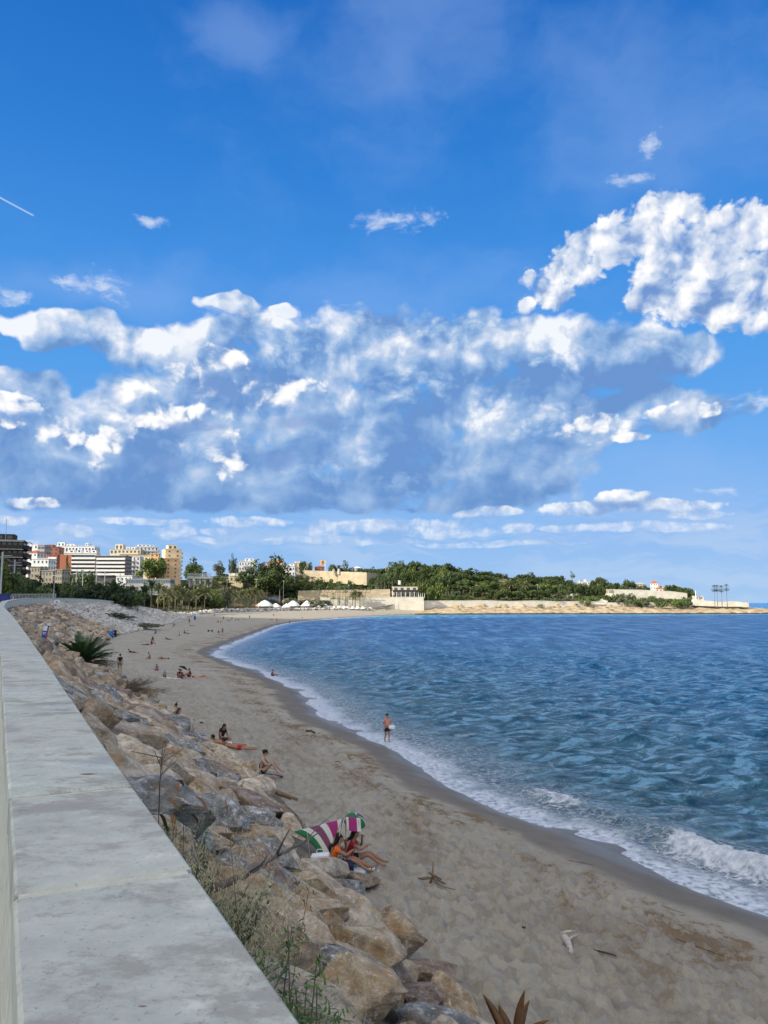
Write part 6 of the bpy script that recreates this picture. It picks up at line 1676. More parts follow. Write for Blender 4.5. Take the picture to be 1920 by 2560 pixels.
def build_town():
    G_ = None
    # --- the dark block at the left edge
    building('dark brown apartment block with deep shaded terraces at the left edge', 12, 1352, 1452, 275, 76, 12, 5, W_BROWN, 6, .32, GLASS, (W_BROWN, [(0.0, 1.0)]), 1.6, .7, .55, side_cols=4, bsides='FR', slab=W_GREY, penthouse=[(.1, .7, 2.2, W_BROWN)])
    dk = [o for o in col.objects if o.get('label', '').startswith('dark brown apartment')][0]; kk = 275/FPX; Hh = 100*kk
    for fl in range(6): MB().box(-39*kk, -1.75, fl*Hh/5-.30, 39*kk, -1.45, fl*Hh/5-.125).build('slab_edge', W_CREAM, dk); MB().box(38*kk+1.62, -.1, fl*Hh/5-.30, 38*kk+1.9, 12, fl*Hh/5-.125).build('slab_edge', W_CREAM, dk)
    aerial(14, 1296, 1345, 272, 'tall thin aerial mast on the dark brown block'); aerial(222, 1335, 1358, 690, 'aerial on the white terraced building')
    building('small white house with a red tiled roof right of the dark block', 76, 1382, 1416, 520, 32, 12, 3, W_WHITE, 3, -.1, roof='hip', roofm=(W_TERRA, 2.2), name='house')
    building('tall white narrow house behind the dark block', 82, 1362, 1410, 610, 22, 12, 4, W_WHITE, 2, 0)
    building('grey block with dark window bands behind the red roof', 101, 1363, 1400, 600, 17, 12, 3, W_GREY, 2, 0, GLASS, wf=.8)
    building('red brick block under the sky left of the white terraces', 127, 1368, 1400, 640, 36, 14, 3, W_BRICK, 3, .1, penthouse=[(.1, .5, 2.0, W_BRICK)])
    building('long white building with stepped roof terraces at the top of the town', 186, 1366, 1400, 700, 96, 16, 2, W_WHITE, 12, .06, GLASS, (W_WHITE, [(.45, .98)]), 1.6, .55, .5, penthouse=[(.02, .2, 3.4, W_WHITE), (.25, .45, 2.0, W_WHITE), (.74, .80, 3.0, W_WHITE)])
    building('white block with small terraces in front of the long white building', 190, 1383, 1402, 660, 100, 10, 1, W_WHITE, 12, .05, penthouse=[(.30, .42, 2.6, W_WHITE), (.50, .60, 3.2, W_WHITE), (.7, .78, 2.6, W_WHITE), (.85, .97, 2.4, W_WHITE)])
    # --- the long slab with white balconies
    building('left half of the long apartment slab with white balconies and red brick ends', 197, 1388, 1438, 560, 94, 14, 5, W_DARKG, 7, .05, GLASS, (W_WHITE, [(.31, .98)]), 1.8, .7, .5, slab=W_GREY)  # dark wall colour paints the shade of the balcony recesses
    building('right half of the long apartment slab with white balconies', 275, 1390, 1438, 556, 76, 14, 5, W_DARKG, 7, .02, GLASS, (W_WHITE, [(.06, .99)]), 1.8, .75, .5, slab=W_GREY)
    sb = [o for o in col.objects if o.get('label', '').startswith('left half of')][0]; kk = 560/FPX
    MB().box(-47*kk, -.9, -12, -18*kk, -.003, 51*kk).build('brick_panel', W_BRICK, sb); MB().box(42*kk, -1.9, -12, 48*kk, -.003, 51*kk).build('brick_panel', W_BRICK, sb)
    building('red brick stair wing left of the long balcony slab', 118, 1388, 1425, 600, 48, 12, 4, W_BRICK, 4, 0, balc=(W_WHITE, [(.55, .98)]))
    building('white terraced block stepping down at the right end of the balcony slab', 330, 1392, 1436, 585, 36, 14, 4, W_WHITE, 4, .1, balc=(W_WHITE, [(.05, .6)]))
    # --- cream and white group
    building('cream apartment block with a square tower on its left', 312, 1374, 1410, 680, 76, 16, 3, W_CREAM, 8, .05, GLASS, (W_CREAM, [(.3, .95)]), 1.5, .5, .5, penthouse=[(.13, .38, 4.6, W_CREAM), (.5, .6, 2.2, W_WHITE), (.66, .78, 2.0, W_WHITE)])
    building('white block with balconies behind the cream one', 367, 1367, 1400, 700, 54, 14, 3, W_WHITE, 6, .35, GLASS, (W_WHITE, [(.1, .9)]), 1.5, side_cols=4, bsides='FR', penthouse=[(.1, .8, 1.6, W_WHITE)])
    building('yellow block with orange awnings in front of the cream one', 350, 1390, 1418, 640, 56, 12, 2, W_YEL, 6, .05, GLASS, (W_CREAM, [(.05, .95)]), 1.3)
    # --- apricot towers at the right end of the town
    building('tall apricot apartment tower with grey white balconies down its right side', 432, 1374, 1446, 545, 40, 16, 7, W_YEL, 2, .42, GLASS, (W_WHITE, [(.15, .9)]), 1.4, .22, .35, side_cols=4, bsides='R', penthouse=[(.2, .75, 3.0, W_YEL)])
    building('lower apricot wing in front of the tall tower', 420, 1397, 1446, 530, 52, 12, 5, W_ORANGE, 3, .40, GLASS, (W_WHITE, [(.1, .95)]), 1.4, .22, .35, side_cols=3, bsides='R')
    building('orange stair tower left of the lower apricot wing', 386, 1385, 1400, 560, 22, 10, 2, W_ORANGE, 2, .2)
    building('dark brick block between the pine and the apricot towers', 379, 1415, 1446, 550, 14, 8, 4, W_BRICK, 2, .2, wf=.6)
    # --- old stone houses lower down
    for i, (px, yt, w, f, mt) in enumerate([(84, 1418, 30, 2, W_STONE), (120, 1428, 34, 2, W_STONE), (100, 1398, 40, 2, W_WHITE), (160, 1436, 44, 1, W_CREAM), (143, 1425, 22, 2, W_STONE)]):
        building(['old brown stone house with two rows of small windows', 'rough stone house beside the old brown one', 'white house with a flat roof above the stone houses', 'low cream wall house right of the stone houses', 'narrow stone house between the rough and the low cream ones'][i], px, yt, yt+28, 400 if mt is W_STONE else 440, w, 10, f, mt, 4, 0, name='house', extra=8)
    building('long low white station building with a glassy front', 370, 1449, 1460, 430, 110, 10, 1, W_GREY, 18, .02, GLASS2, wf=.8, hf=.6, name='low_building', extra=6)
    building('small pale shed below the balcony slab', 310, 1440, 1456, 460, 40, 8, 1, W_WHITE, 4, 0, name='shed', extra=6)
    # --- houses on the green hill
    building('big white villa with an arched porch on the hill', 617, 1404, 1428, 610, 40, 11, 2, W_WHITE, 6, .1, GLASS, (W_WHITE, [(.4, .95)]), 1.5, penthouse=[(.35, .9, 2.0, W_WHITE)], name='villa', extra=8)
    building('pink house half hidden behind the big dark pine', 688, 1406, 1428, 640, 46, 11, 2, W_PINK, 5, 0, roof='hip', roofm=(W_TERRA, 2.2), name='house', extra=8)
    building('white house left of the big dark pine', 660, 1415, 1430, 620, 24, 10, 1, W_WHITE, 3, 0, name='house', extra=8)
    building('white cubic house right of the big dark pine', 722, 1416, 1440, 615, 30, 10, 2, W_WHITE, 4, 0, name='house', extra=8, penthouse=[(.5, .9, 1.6, W_WHITE)])
    building('cream house with a balcony farther along the hill', 752, 1408, 1426, 660, 32, 10, 2, W_CREAM, 4, .05, name='house', extra=8, penthouse=[(0, .4, 1.2, W_CREAM)])
    building('low red roofed house beside the flagpole', 798, 1417, 1428, 670, 22, 8, 1, W_BRICK, 3, 0, roof='hip', roofm=(W_TERRA, 1.2), name='house', extra=6)
    building('white house with two gables beyond the fort', 892, 1420, 1430, 680, 24, 8, 1, W_WHITE, 3, 0, roof='hip', roofm=(W_WHITE, 1.5), name='house', extra=6)
    building('little white tower house among the pines', 968, 1419, 1434, 675, 10, 6, 2, W_WHITE, 1, 0, name='house', extra=6)
    building('white house on the skyline left of the red roofed villa', 1462, 1455, 1464, 690, 26, 8, 1, W_WHITE, 4, 0, name='house', extra=10, penthouse=[(.1, .3, 1.5, W_WHITE), (.6, .7, 1.8, W_WHITE)])
    building('cream two storey villa with a red hipped roof on the headland', 1636, 1458, 1474, 655, 18, 6, 2, W_WHITE, 3, -.35, roof='hip', roofm=(W_TERRA, 2.6), name='villa', extra=8, side_cols=2)
    building('low red roofed wing of the headland villa', 1648, 1472, 1480, 648, 17, 5, 1, W_CREAM, 2, -.35, roof='hip', roofm=(W_TERRA, 1.6), name='house', extra=6)
    building('house with a grey slate roof on the headland', 1603, 1461, 1470, 660, 22, 7, 1, W_CREAM, 3, 0, roof='hip', roofm=(W_GREY, 1.8), name='house', extra=6)
    building('pale low house right of the headland villa', 1664, 1466, 1477, 655, 15, 6, 1, W_PALE, 2, 0, name='house', extra=6)
    building('tan house showing through the headland pines', 1497, 1458, 1466, 680, 20, 6, 1, W_CREAM, 3, 0, name='house', extra=6)
    # --- restaurant on the shore
    rr = building('two storey seaside restaurant with dark roof and white pillars', 1013, 1466, 1493, 588, 62, 12, 2, W_CREAM, 4, .04, GLASS, (W_BROWN, [(.0, 1.0)]), 2.4, .5, .5, slab=W_BROWN, name='restaurant', extra=5)
    k = 588/FPX
    for i in range(7): MB().box(-33*k+i*11*k*.99, -2.6, -.5, -33*k+i*11*k*.99+.35, -2.25, 3.9).build('pillar', W_WHITE, rr)
    MB().box(-17*k, 2, 9.4, -11*k, 4, 12.6).build('chimney', W_WHITE, rr)
    MB().box(30*k, -6, 3.0, 48*k, 4, 3.3).build('canopy', W_BROWN, rr)
    for i in range(4): MB().box((31+i*5)*k, -5.8, -.5, (31+i*5)*k+.25, -5.5, 2.99).build('pillar', W_WHITE, rr)
    building('white flat terrace house left of the restaurant', 945, 1484, 1497, 592, 56, 8, 1, W_WHITE, 4, 0, name='terrace_building', extra=5)
    building('dark glass pavilion behind the palms', 681, 1490, 1502, 592, 42, 8, 1, W_DARKG, 5, 0, GLASS2, wf=.85, hf=.7, name='pavilion', extra=5)
    building('white roofed kiosk right of the villa slope', 1005, 1447, 1454, 640, 24, 6, 1, W_PALE, 2, 0, name='kiosk', extra=6)
    # --- the fort
    f = wall_strip('fort_wall', 'long golden stone rampart of the old fort above the green slope', vw([(757, 1427, 1447, 652), (800, 1428, 1449, 648), (850, 1430, 1452, 640), (916, 1432, 1457, 628)], 640, 2), 3, W_SAND, caps=W_PALE)
    f2 = wall_strip('fort_wall', 'shaded flank of the fort bastion turning away from the sea', vw([(917, 1432, 1457, 628), (955, 1437, 1458, 665)], 640, 2), 3, W_SAND, caps=W_PALE)
    for i, px in enumerate((834, 847)):
        a = D(px, 1436, 640); r_ = empty('sentry_turret', a); tag(r_, ['left little stone sentry turret on the rampart', 'right little stone sentry turret on the rampart'][i], 'turret', 'sentry turrets')
        MB().tube([(0, 0, 0), (0, 0, 3.4)], 1.1, 8).build('turret_wall', W_PALE, r_); MB().tube([(0, 0, 3.4), (0, 0, 5.0)], [1.3, .1], 8).build('turret_roof', W_SAND, r_)
    a = D(813, 1430, 636); b = D(813, 1401, 636); r_ = empty('flagpole', a); tag(r_, 'white flagpole flying a striped yellow and red flag over the fort', 'flag'); H = b[2]-a[2]
    MB().tube([(0, 0, -1), (0, 0, H)], .22, 6).build('pole', M_WHITE, r_)
    fy = flat('yellow_cloth', (.75, .48, .06), .8)
    fl = empty('flag', (0, 0, 0)); fl.parent = r_
    for i in range(9):
        m = MB(); n = 8; h0 = H-.1-i*.36
        for j in range(n+1):
            X = -.3-3.6*j/n; Y = .25*math.sin(j*.9); m.v += [(X, Y, h0-.15*j/n), (X, Y, h0-.36-.15*j/n)]
        for j in range(n): m.f.append((2*j, 2*j+2, 2*j+3, 2*j+1))
        m.build('stripe', fy if i % 2 == 0 else C_RED, fl)
    wall_strip('fort_wall', 'pale rampart of the headland fort below the red roofed villa', vw([(1522, 1474, 1492, 640), (1600, 1475, 1492, 640), (1680, 1479, 1492, 640), (1718, 1484, 1493, 640)], 640, 2), 2.5, W_PALE, caps=W_PALE)
    wall_strip('fort_wall', 'short sloping bastion corner at the left end of the headland rampart', vw([(1508, 1472, 1490, 655), (1523, 1474, 1492, 639)], 640, 3), 2.5, W_STONE)
    # --- walls along the far shore
    E1 = [(1000, 1503, 1520), (1100, 1503, 1520), (1210, 1504, 1520)]; 
    st = []; pf = [p for p in FT if 560 < p[1] < 640]; pf = [p for i, p in enumerate(pf) if i == 0 or p[0] > max(q[0] for q in pf[:i])]; FXS = [p[0] for p in pf]; FYS = [p[1] for p in pf]
    for x in range(-6, 294, 6):
        fx = np.interp(x, FXS, FYS)
        top = np.interp(x, [-10, 60, 150, 160, 172, 290], [9.7, 10.0, 9.6, 9.3, 8.75, 8.5]); top += .25*math.sin(x*.9)*(x > 60)
        if x < 20: continue
        st.append((x, fx-1.2, 3.2, top))
    wall_strip('promenade_wall', 'long pale stone retaining wall running above the rocky shore', st, 1.0, W_PALE, caps=W_PALE)
    wall_strip('terrace_wall', 'tall golden stone retaining wall behind the tents', vw([(745, 1478, 1522, 588), (860, 1476, 1522, 590), (975, 1474, 1522, 592)], 590, 1), 2, W_SAND, caps=W_PALE)
    wall_strip('terrace_wall', 'lower pale terrace wall between the tents and the restaurant', vw([(800, 1494, 1524, 582), (900, 1493, 1524, 583), (1060, 1493, 1524, 585)], 583, 1), 1.5, W_PALE, caps=W_PALE)
    for i, (x0, x1, yt, yb, d) in enumerate([(1160, 1200, 1470, 1482, 640), (1215, 1260, 1478, 1492, 632), (1282, 1330, 1478, 1494, 630), (1340, 1420, 1478, 1487, 640), (1415, 1445, 1484, 1492, 632), (1545, 1600, 1493, 1500, 630)]):
        wall_strip('garden_wall', ['short pale wall under the pines left of the gap', 'pale garden wall in the gap of the hedges', 'ruined pale wall with a doorway shape', 'long pale wall below the dark pines', 'small white wall near the lone lamp', 'pale wall in the slope below the headland fort'][i], vw([(x0, yt, yb), (x1, yt+1, yb)], d, 3), 1.0, W_PALE)
    ramp = MB(); a, b, c, d_ = D(1487, 1511, 612), D(1512, 1511, 612), D(1540, 1484, 636), D(1516, 1484, 636)
    o = MB().poly([a, b, c, d_]).poly([a, d_, (d_[0], d_[1], d_[2]-6), (a[0], a[1], a[2]-3)]).build('stone_ramp', W_PALE); tag(o, 'pale stone ramp climbing to the headland fort', 'ramp')
    # viaduct on the left
    r_ = empty('viaduct', D(505, 1446, 560)); tag(r_, 'white road viaduct with a slatted parapet on the hillside', 'bridge'); k = 560/FPX
    MB().box(-38*k, 0, -.2, 24*k, 6, 1.2).build('deck', W_WHITE, r_)
    for i in range(22): MB().box((-38+i*2.8)*k, .1, 1.203, (-38+i*2.8)*k+.3, .3, 3.2).build('parapet_post', W_WHITE, r_)
    MB().box(-38*k, .05, 3.203, 24*k, .35, 3.5).build('rail', W_WHITE, r_)
    for i in range(5): MB().box((-34+i*13)*k, 1, -9, (-34+i*13)*k+1.2, 5, -.203).build('pier', W_PALE, r_)
    o = wall_strip('garden_wall', 'long white wall under the big villa', vw([(572, 1433, 1441, 600), (612, 1433, 1441, 600)], 600, 3), 1, W_WHITE)
    building('tan stone base with an arch below the white villa wall', 590, 1440, 1456, 596, 34, 5, 1, W_SAND, 3, 0, name='low_building', extra=4)
    # tents on the beach
    def tent(px0, px1, yt, yb, d, label, peaks=1, mat=W_TENT):
        x0 = D(px0, yb, d); x1 = D(px1, yb, d); zt = D(px0, yt, d)[2]; w = x1[0]-x0[0]; zb = gz((x0[0]+x1[0])/2, d)
        r_ = empty('beach_tent', ((x0[0]+x1[0])/2, d, zb)); tag(r_, label, 'tent', 'white tents at the back of the far beach'); H = zt-zb
        pw = w/peaks
        for i in range(peaks):
            m = MB(); cx = -w/2+pw*(i+.5); n, q_ = 14, 6
            for a in range(q_+1):
                t = a/q_; rr_ = 1-t
                for j in range(n):
                    an = j/n*2*math.pi; m.v.append((cx+math.cos(an)*pw*.5*rr_**.8, math.sin(an)*min(pw*.5, 5)*rr_**.8, H*.35+H*.65*t**(.75 if i % 2 == 0 else 1.2)))
            for a in range(q_):
                for j in range(n): m.f.append((a*n+j, a*n+(j+1) % n, (a+1)*n+(j+1) % n, (a+1)*n+j))
            m.build('roof', mat, r_, True)
            for j in range(4): 
                an = math.pi/4+j*math.pi/2; MB().tube([(cx+math.cos(an)*pw*.46, math.sin(an)*min(pw*.5, 5)*.9, -.3), (cx+math.cos(an)*pw*.46, math.sin(an)*min(pw*.5, 5)*.9, H*.4)], .12, 5).build('post', M_WHITE, r_)
            MB().box(cx-pw*.36, -.1, 0, cx+pw*.36, min(pw*.4, 4), H*.36).build('side', M_CANVAS, r_)
    tent(640, 684, 1500, 1528, 556, 'tall domed white tent nearest the palms'); tent(676, 730, 1508, 1528, 558, 'low double white tent', 2); tent(716, 784, 1501, 1527, 560, 'widest pair of white tents with rounded tops', 2)
    tent(774, 822, 1510, 1527, 562, 'white tent with three little peaks', 3); tent(815, 868, 1514, 1526, 562, 'row of low white awnings right of the tents', 4); tent(862, 914, 1515, 1526, 563, 'last low white awnings before the ramp', 4)
    for i, px in enumerate((592, 604, 636, 643)):
        x, y, z = on(px, 545); r_ = empty('beach_umbrella', (x, y, z)); tag(r_, ['first', 'second', 'third', 'fourth'][i]+' orange sun umbrella counted from the left behind the palms', 'umbrella', 'orange umbrellas behind the palms')
        MB().tube([(0, 0, 2.2), (0, 0, 3.2)], [2.0, .1], 10).build('canopy', flat('orange_canvas', (.72, .22, .05), .8), r_); MB().tube([(0, 0, -.2), (0, 0, 3)], .06, 5).build('pole', M_WHITE, r_)
    # deck in front of the tents, small platform and ramp
    r_ = empty('beach_deck', D(820, 1528, 560)); k = 560/FPX; tag(r_, 'long dark wooden deck in front of the tents', 'deck')
    MB().box(-130*k, 0, -.5, 112*k, 4, .9).build('deck_boards', M_WOODG, r_)
    for i in range(30): MB().box((-130+i*8)*k, -.1, -1.4, (-130+i*8)*k+.35, -.003, .8).build('post', M_WOODG, r_)
    r_ = empty('lifeguard_platform', D(704, 1534, 545)); tag(r_, 'small white box hut on the sunlit sand', 'hut'); k = 545/FPX
    MB().box(-5*k, 0, 0, 6*k, 2.5, 2.2).build('hut_wall', W_WHITE, r_); MB().box(-5.4*k, -.2, 2.203, 6.4*k, 2.7, 2.4).build('roof', W_WHITE, r_)
    a, b = D(914, 1524, 572), D(996, 1508, 586); r_ = empty('wooden_ramp', a); tag(r_, 'grey wooden ramp rising from the far beach to the rocks', 'ramp')
    for i in range(16):
        t0, t1 = i/16, (i+.92)/16; p0 = Vector(a).lerp(Vector(b), t0)-Vector(a); p1 = Vector(a).lerp(Vector(b), t1)-Vector(a)
        m = MB(); m.v += [tuple(p0), tuple(p1), tuple(p1+Vector((0, 3.2, 0))), tuple(p0+Vector((0, 3.2, 0)))]+[tuple(q_+Vector((0, 0, -.3))) for q_ in (p0, p1, p1+Vector((0, 3.2, 0)), p0+Vector((0, 3.2, 0)))]
        m.f += [(0, 1, 2, 3), (7, 6, 5, 4), (0, 4, 5, 1), (1, 5, 6, 2), (2, 6, 7, 3), (3, 7, 4, 0)]; m.build('plank', M_WOODG, r_)
    for i in range(9):
        p0 = Vector(a).lerp(Vector(b), i/8)-Vector(a); MB().box(p0.x-.15, .1, p0.z-4, p0.x+.15, .4, p0.z-.31).build('post', M_WOODG, r_)
        MB().box(p0.x-.08, 3.0, p0.z, p0.x+.08, 3.15, p0.z+1.1).build('rail_post', M_WOODG, r_)
    # pergola of slanting brown beams
    r_ = empty('pergola', D(862, 1490, 578)); k = 578/FPX; tag(r_, 'long brown beam pergola above the terrace wall', 'pergola')
    for i in range(14):
        x = (-62+i*9.5)*k; MB().tube([(x, 0, 2.6), (x+3.6*k, 5, 4.6)], .16, 4).build('beam', M_WOODB, r_)
        if i % 2 == 0: MB().box(x-.12, 0, -2.0, x+.12, .24, 2.6).build('post', M_WOODB, r_)
    MB().box(-63*k, -.15, 2.62, 64*k, .12, 2.95).build('rail', M_WOODB, r_); MB().box(-60*k, 4.9, 4.5, 67*k, 5.2, 4.85).build('rail', M_WOODB, r_)
    # the last ruins and a monument at the tip
    wall_strip('promenade_wall', 'low ruined stone walls at the tip of the headland', vw([(1735, 1499, 1508), (1765, 1501, 1509), (1800, 1505, 1510), (1835, 1503, 1510), (1872, 1507, 1511)], 618, 2), 5, W_PALE)
    building('small pale blockhouse before the tall palms', 1748, 1491, 1500, 622, 22, 5, 1, W_PALE, 2, 0, name='blockhouse', extra=4)
    a = D(1740, 1498, 620); r_ = empty('monument', a); tag(r_, 'thin white column monument near the tip of the headland', 'monument'); MB().tube([(0, 0, -1), (0, 0, 6.6)], [.45, .3], 8).build('column', M_WHITE, r_); MB().box(-.8, -.8, -1, .8, .8, .4).build('base', W_PALE, r_)
    # poles, lamps and wires
    def lamp(px, yt, yb, d, label, arm=.45):
        x, y, z = on(px, d); H = D(px, yt, d)[2]-z; r_ = empty('street_lamp', (x, y, z)); tag(r_, label, 'street lamp', 'lamp posts')
        MB().tube([(0, 0, -.5), (0, 0, H)], [.11, .07], 6).build('pole', M_GREYM, r_); MB().box(-arm, -.22, H, arm, .22, H+.25).build('lamp_head', M_WHITE, r_)
    for i, (px, yt, d) in enumerate([(136, 1440, 215), (350, 1475, 300), (485, 1450, 500), (568, 1450, 520), (641, 1449, 530), (709, 1453, 540), (872, 1463, 575), (1054, 1447, 640), (1343, 1462, 630), (1417, 1490, 612), (1563, 1487, 612), (1713, 1492, 612)]):
        lamp(px, yt, 0, d, ['grey lamp post in front of the dark trees below the long balcony slab', 'thin lamp post where the stone bank meets the palms', 'lamp post below the viaduct', 'lamp post above the lone date palm pair', 'lamp post under the white villa slope', 'lamp post beside the big dark pine', 'tall lamp post between the pergola and the double palm', 'lamp among the pines above the restaurant', 'lamp post by the pale garden wall', 'lamp post on the rocky promenade near the long hedge', 'lamp post below the headland fort', 'lamp post near the headland tip'][i])
    M = []
    for i, (px, yt, d) in enumerate([(3, 1380, 180), (35, 1400, 260), (72, 1412, 300), (110, 1416, 330), (191, 1424, 360), (207, 1425, 372), (241, 1428, 390), (262, 1430, 405), (300, 1434, 430)]):
        x, y, z = on(px, d); H = D(px, yt, d)[2]-z; r_ = empty('catenary_mast', (x, y, z)); tag(r_, 'railway catenary mast, number %d counted from the left in front of the town' % (i+1) if False else ['tall mast at the left edge', 'mast in front of the dark block', 'mast in front of the old stone house', 'mast right of the old stone house', 'left one of two close masts', 'right one of two close masts', 'mast below the right half of the balcony slab', 'mast beside the pale shed', 'last mast before the station building'][i]+' carrying the railway wires', 'mast', 'railway masts')
        MB().tube([(0, 0, -1), (0, 0, H)], .2, 6).build('pole', M_GREYM, r_); MB().box(-.2, -.06, H-.9, 2.2, .06, H-.78).build('crossarm', M_GREYM, r_); M.append((x, y, z+H-.8))
    w = MB()
    for a, b in zip(M[:-1], M[1:]):
        for dz in (0, -1.6):
            A_, B_ = Vector(a)+Vector((0, 0, dz)), Vector(b)+Vector((0, 0, dz)); w.tube([A_, A_.lerp(B_, .5)+Vector((0, 0, -.4)), B_], .045, 3, False)
    tag(w.build('railway_wires', M_GREYM), 'thin grey railway wires strung between the masts', 'wires')
    # promenade fence and a blue container by the bend
    x, y, z = on(8, 120); r_ = empty('container', D(8, 1497, 135)); tag(r_, 'dark blue container on the promenade at the left edge', 'container'); MB().box(-.9, 0, -1, .7, 1.2, .75).build('bin_body', C_NAVY if False else M_BLUED, r_); MB().box(-.95, -.05, .753, .75, 1.25, .86).build('lid', M_BLUED, r_)
    r_ = empty('railing', D(40, 1494, 175)); tag(r_, 'pale grey railing along the promenade near the bend', 'fence')
    for i in range(44): MB().box(-5+i*.32, 0, -.8, -5+i*.32+.08, .08, .75).build('baluster', M_GREYM, r_)
    MB().box(-5, -.03, .753, 9, .11, .83).build('rail', M_GREYM, r_)
W_TENT = flat('white_canvas', (.80, .79, .76), .8, .05, .5); M_CANVAS = flat('grey_canvas', (.52, .52, .50), .8, .25, .4)
M_WOODG = flat('grey_wood', (.20, .18, .15), .9, .2, 2); M_WOODB = flat('brown_wood', (.16, .10, .06), .9, .2, 2); M_BLUED = flat('navy_paint', (.02, .03, .16), .5, .1)
build_town()

def build_trees():
    rg = random.Random(21)
    gr = 'pines on the headland'
    # skyline of the pinewood: (photo x, top y)
    sky_ = [(870, 1424), (905, 1420), (925, 1422), (945, 1418), (962, 1420), (980, 1415), (998, 1409), (1016, 1407), (1034, 1403), (1050, 1414), (1068, 1418), (1085, 1416), (1104, 1407), (1118, 1416), (1131, 1417), (1146, 1424), (1160, 1422), (1172, 1428), (1186, 1433), (1202, 1432), (1219, 1425), (1232, 1434), (1247, 1438), (1262, 1440), (1278, 1441), (1296, 1440), (1312, 1435), (1328, 1434), (1345, 1443), (1362, 1441), (1380, 1438), (1398, 1439), (1414, 1446), (1480, 1450), (1498, 1443), (1512, 1448), (1528, 1456), (1542, 1455), (1560, 1456), (1575, 1452), (1592, 1460), (1610, 1462), (1626, 1464), (1666, 1464), (1682, 1461), (1696, 1464), (1710, 1468), (1724, 1476)]
    big = {1034: 'tallest clump of dark pine on the skyline', 1104: 'dark pine standing up right of the tallest clump', 1131: 'round topped pine sticking out of the skyline', 1160: 'leaning wide pine in the middle of the skyline', 1219: 'small dark pine standing alone on the skyline', 1312: 'broad flat pine at the right third of the skyline', 1498: 'dark pine at the left end of the headland fort', 1575: 'dark pine behind the headland rampart', 1682: 'broad pine right of the red roofed villa', 1380: 'domed pine above the long pale wall'}
    for px, yt in sky_:
        d = rg.uniform(668, 690) if px < 1450 else rg.uniform(650, 668)
        tree_to('pine' if rg.random() < .45 or px in big else 'round', px, yt, d, rg.uniform(26, 36) if px < 1450 else rg.uniform(20, 26), M_PINE, big.get(px, 'dark pine on the skyline of the headland, '+('just right of the fort' if px < 1000 else 'by the tallest clump' if px < 1090 else 'in the middle stretch' if px < 1230 else 'in the right stretch' if px < 1420 else 'behind the headland fort')), 'pine_tree', gr, 5)
    for row, (d, dy, n) in enumerate(((655, 12, 44), (640, 22, 40), (627, 34, 20))):
        for i in range(n):
            px = 880+i*(1430-880)/n+rg.uniform(-6, 6); yt = np.interp(px, [a for a, b in sky_], [b for a, b in sky_])+dy+rg.uniform(-5, 6)
            yt = min(yt, 1490)
            if row == 2 and (975 < px < 1050): continue
            m = rg.choice([M_PINE, M_PINE, M_PINE, M_BROAD, M_PINE2 if row == 1 else M_PINE]); kd = rg.choice(['pine', 'round', 'pine'])
            tree_to(kd, px, yt, d+rg.uniform(-5, 5), rg.uniform(22, 34), m, {M_PINE: 'dark green pine', M_BROAD: 'mid green leafy tree', M_PINE2: 'bright green tree'}[m]+[', upper row', ', middle row', ', front row'][row]+' of the wood, '+('behind the restaurant' if px < 1050 else 'right of the restaurant' if px < 1140 else 'at the middle of the wood' if px < 1240 else 'above the pale garden walls' if px < 1340 else 'near the lone umbrella pine'), 'pine_tree' if m is M_PINE else 'tree', gr if m is M_PINE else 'leafy trees in the headland wood', 4)
    for i in range(9):
        px = 1015+i*11; tree_to('bush', px, 1446+rg.uniform(-3, 4), 622, 22, M_PINE2, 'fresh green bush above the restaurant', 'bush', 'fresh green bushes above the restaurant', 3)
    # lone umbrella pine
    tree_to('loose', 1430, 1430, 690, 20, M_BROAD, 'single thin stemmed umbrella pine rising alone over the skyline', 'pine_tree', None, 6)
    for i in range(26):
        px = 1440+i*11.5; yt = np.interp(px, [1440, 1520, 1600, 1720], [1462, 1468, 1470, 1480])+rg.uniform(-3, 3)
        if 1620 < px < 1660: continue
        tree_to('round', px, yt, 650, rg.uniform(18, 24), M_PINE, 'dark tree just behind the headland rampart', 'tree', 'dark trees behind the headland rampart', 3)
    # hedges and bushes on the headland slope
    for i in range(46):
        px = 1000+i*(1730-1000)/46+rg.uniform(-3, 3); yt = rg.uniform(1485, 1492) if px < 1480 else rg.uniform(1483, 1494)
        if 1482 < px < 1520: continue
        d = rg.uniform(611, 628) if px > 1100 else rg.uniform(598, 610)
        tree_to('bush', px, yt, d, rg.uniform(15, 24), rg.choice([M_BROAD, M_BROAD, M_PINE2, M_OLIVE]), 'low green bush along the headland promenade '+('beside the restaurant' if px < 1120 else 'under the pinewood' if px < 1300 else 'before the long pale wall' if px < 1485 else 'below the headland fort'), 'bush', 'low bushes along the headland promenade', 2)
    for i in range(40):
        px = rg.uniform(1090, 1740); d = rg.uniform(618, 640); yt = np.interp(px, [1090, 1480, 1740], [1462, 1472, 1488])+rg.uniform(0, 10)
        tree_to('bush', px, yt, d, rg.uniform(14, 24), rg.choice([M_BROAD, M_OLIVE, M_PINE]), 'rounded bush on the headland slope '+('under the pinewood' if px < 1300 else 'near the long pale wall' if px < 1485 else 'under the rampart'), 'bush', 'bushes on the headland slope', 2)
    for i, px in enumerate((1028, 1060, 1080, 1108, 1128, 1148, 1165)):
        tree_to('round', px, 1486, 600, 15, M_BROAD, 'small clipped round tree in the row beside the restaurant', 'tree', 'clipped trees beside the restaurant', 3)
    # hillside left of the headland
    tree_to('round', 690, 1398, 600, 62, M_PINE, 'big dark pine standing over the white houses', 'pine_tree', None, 12)
    tree_to('round', 668, 1412, 592, 56, M_PINE, 'lower left neighbour of the big dark pine', 'pine_tree', None, 10)
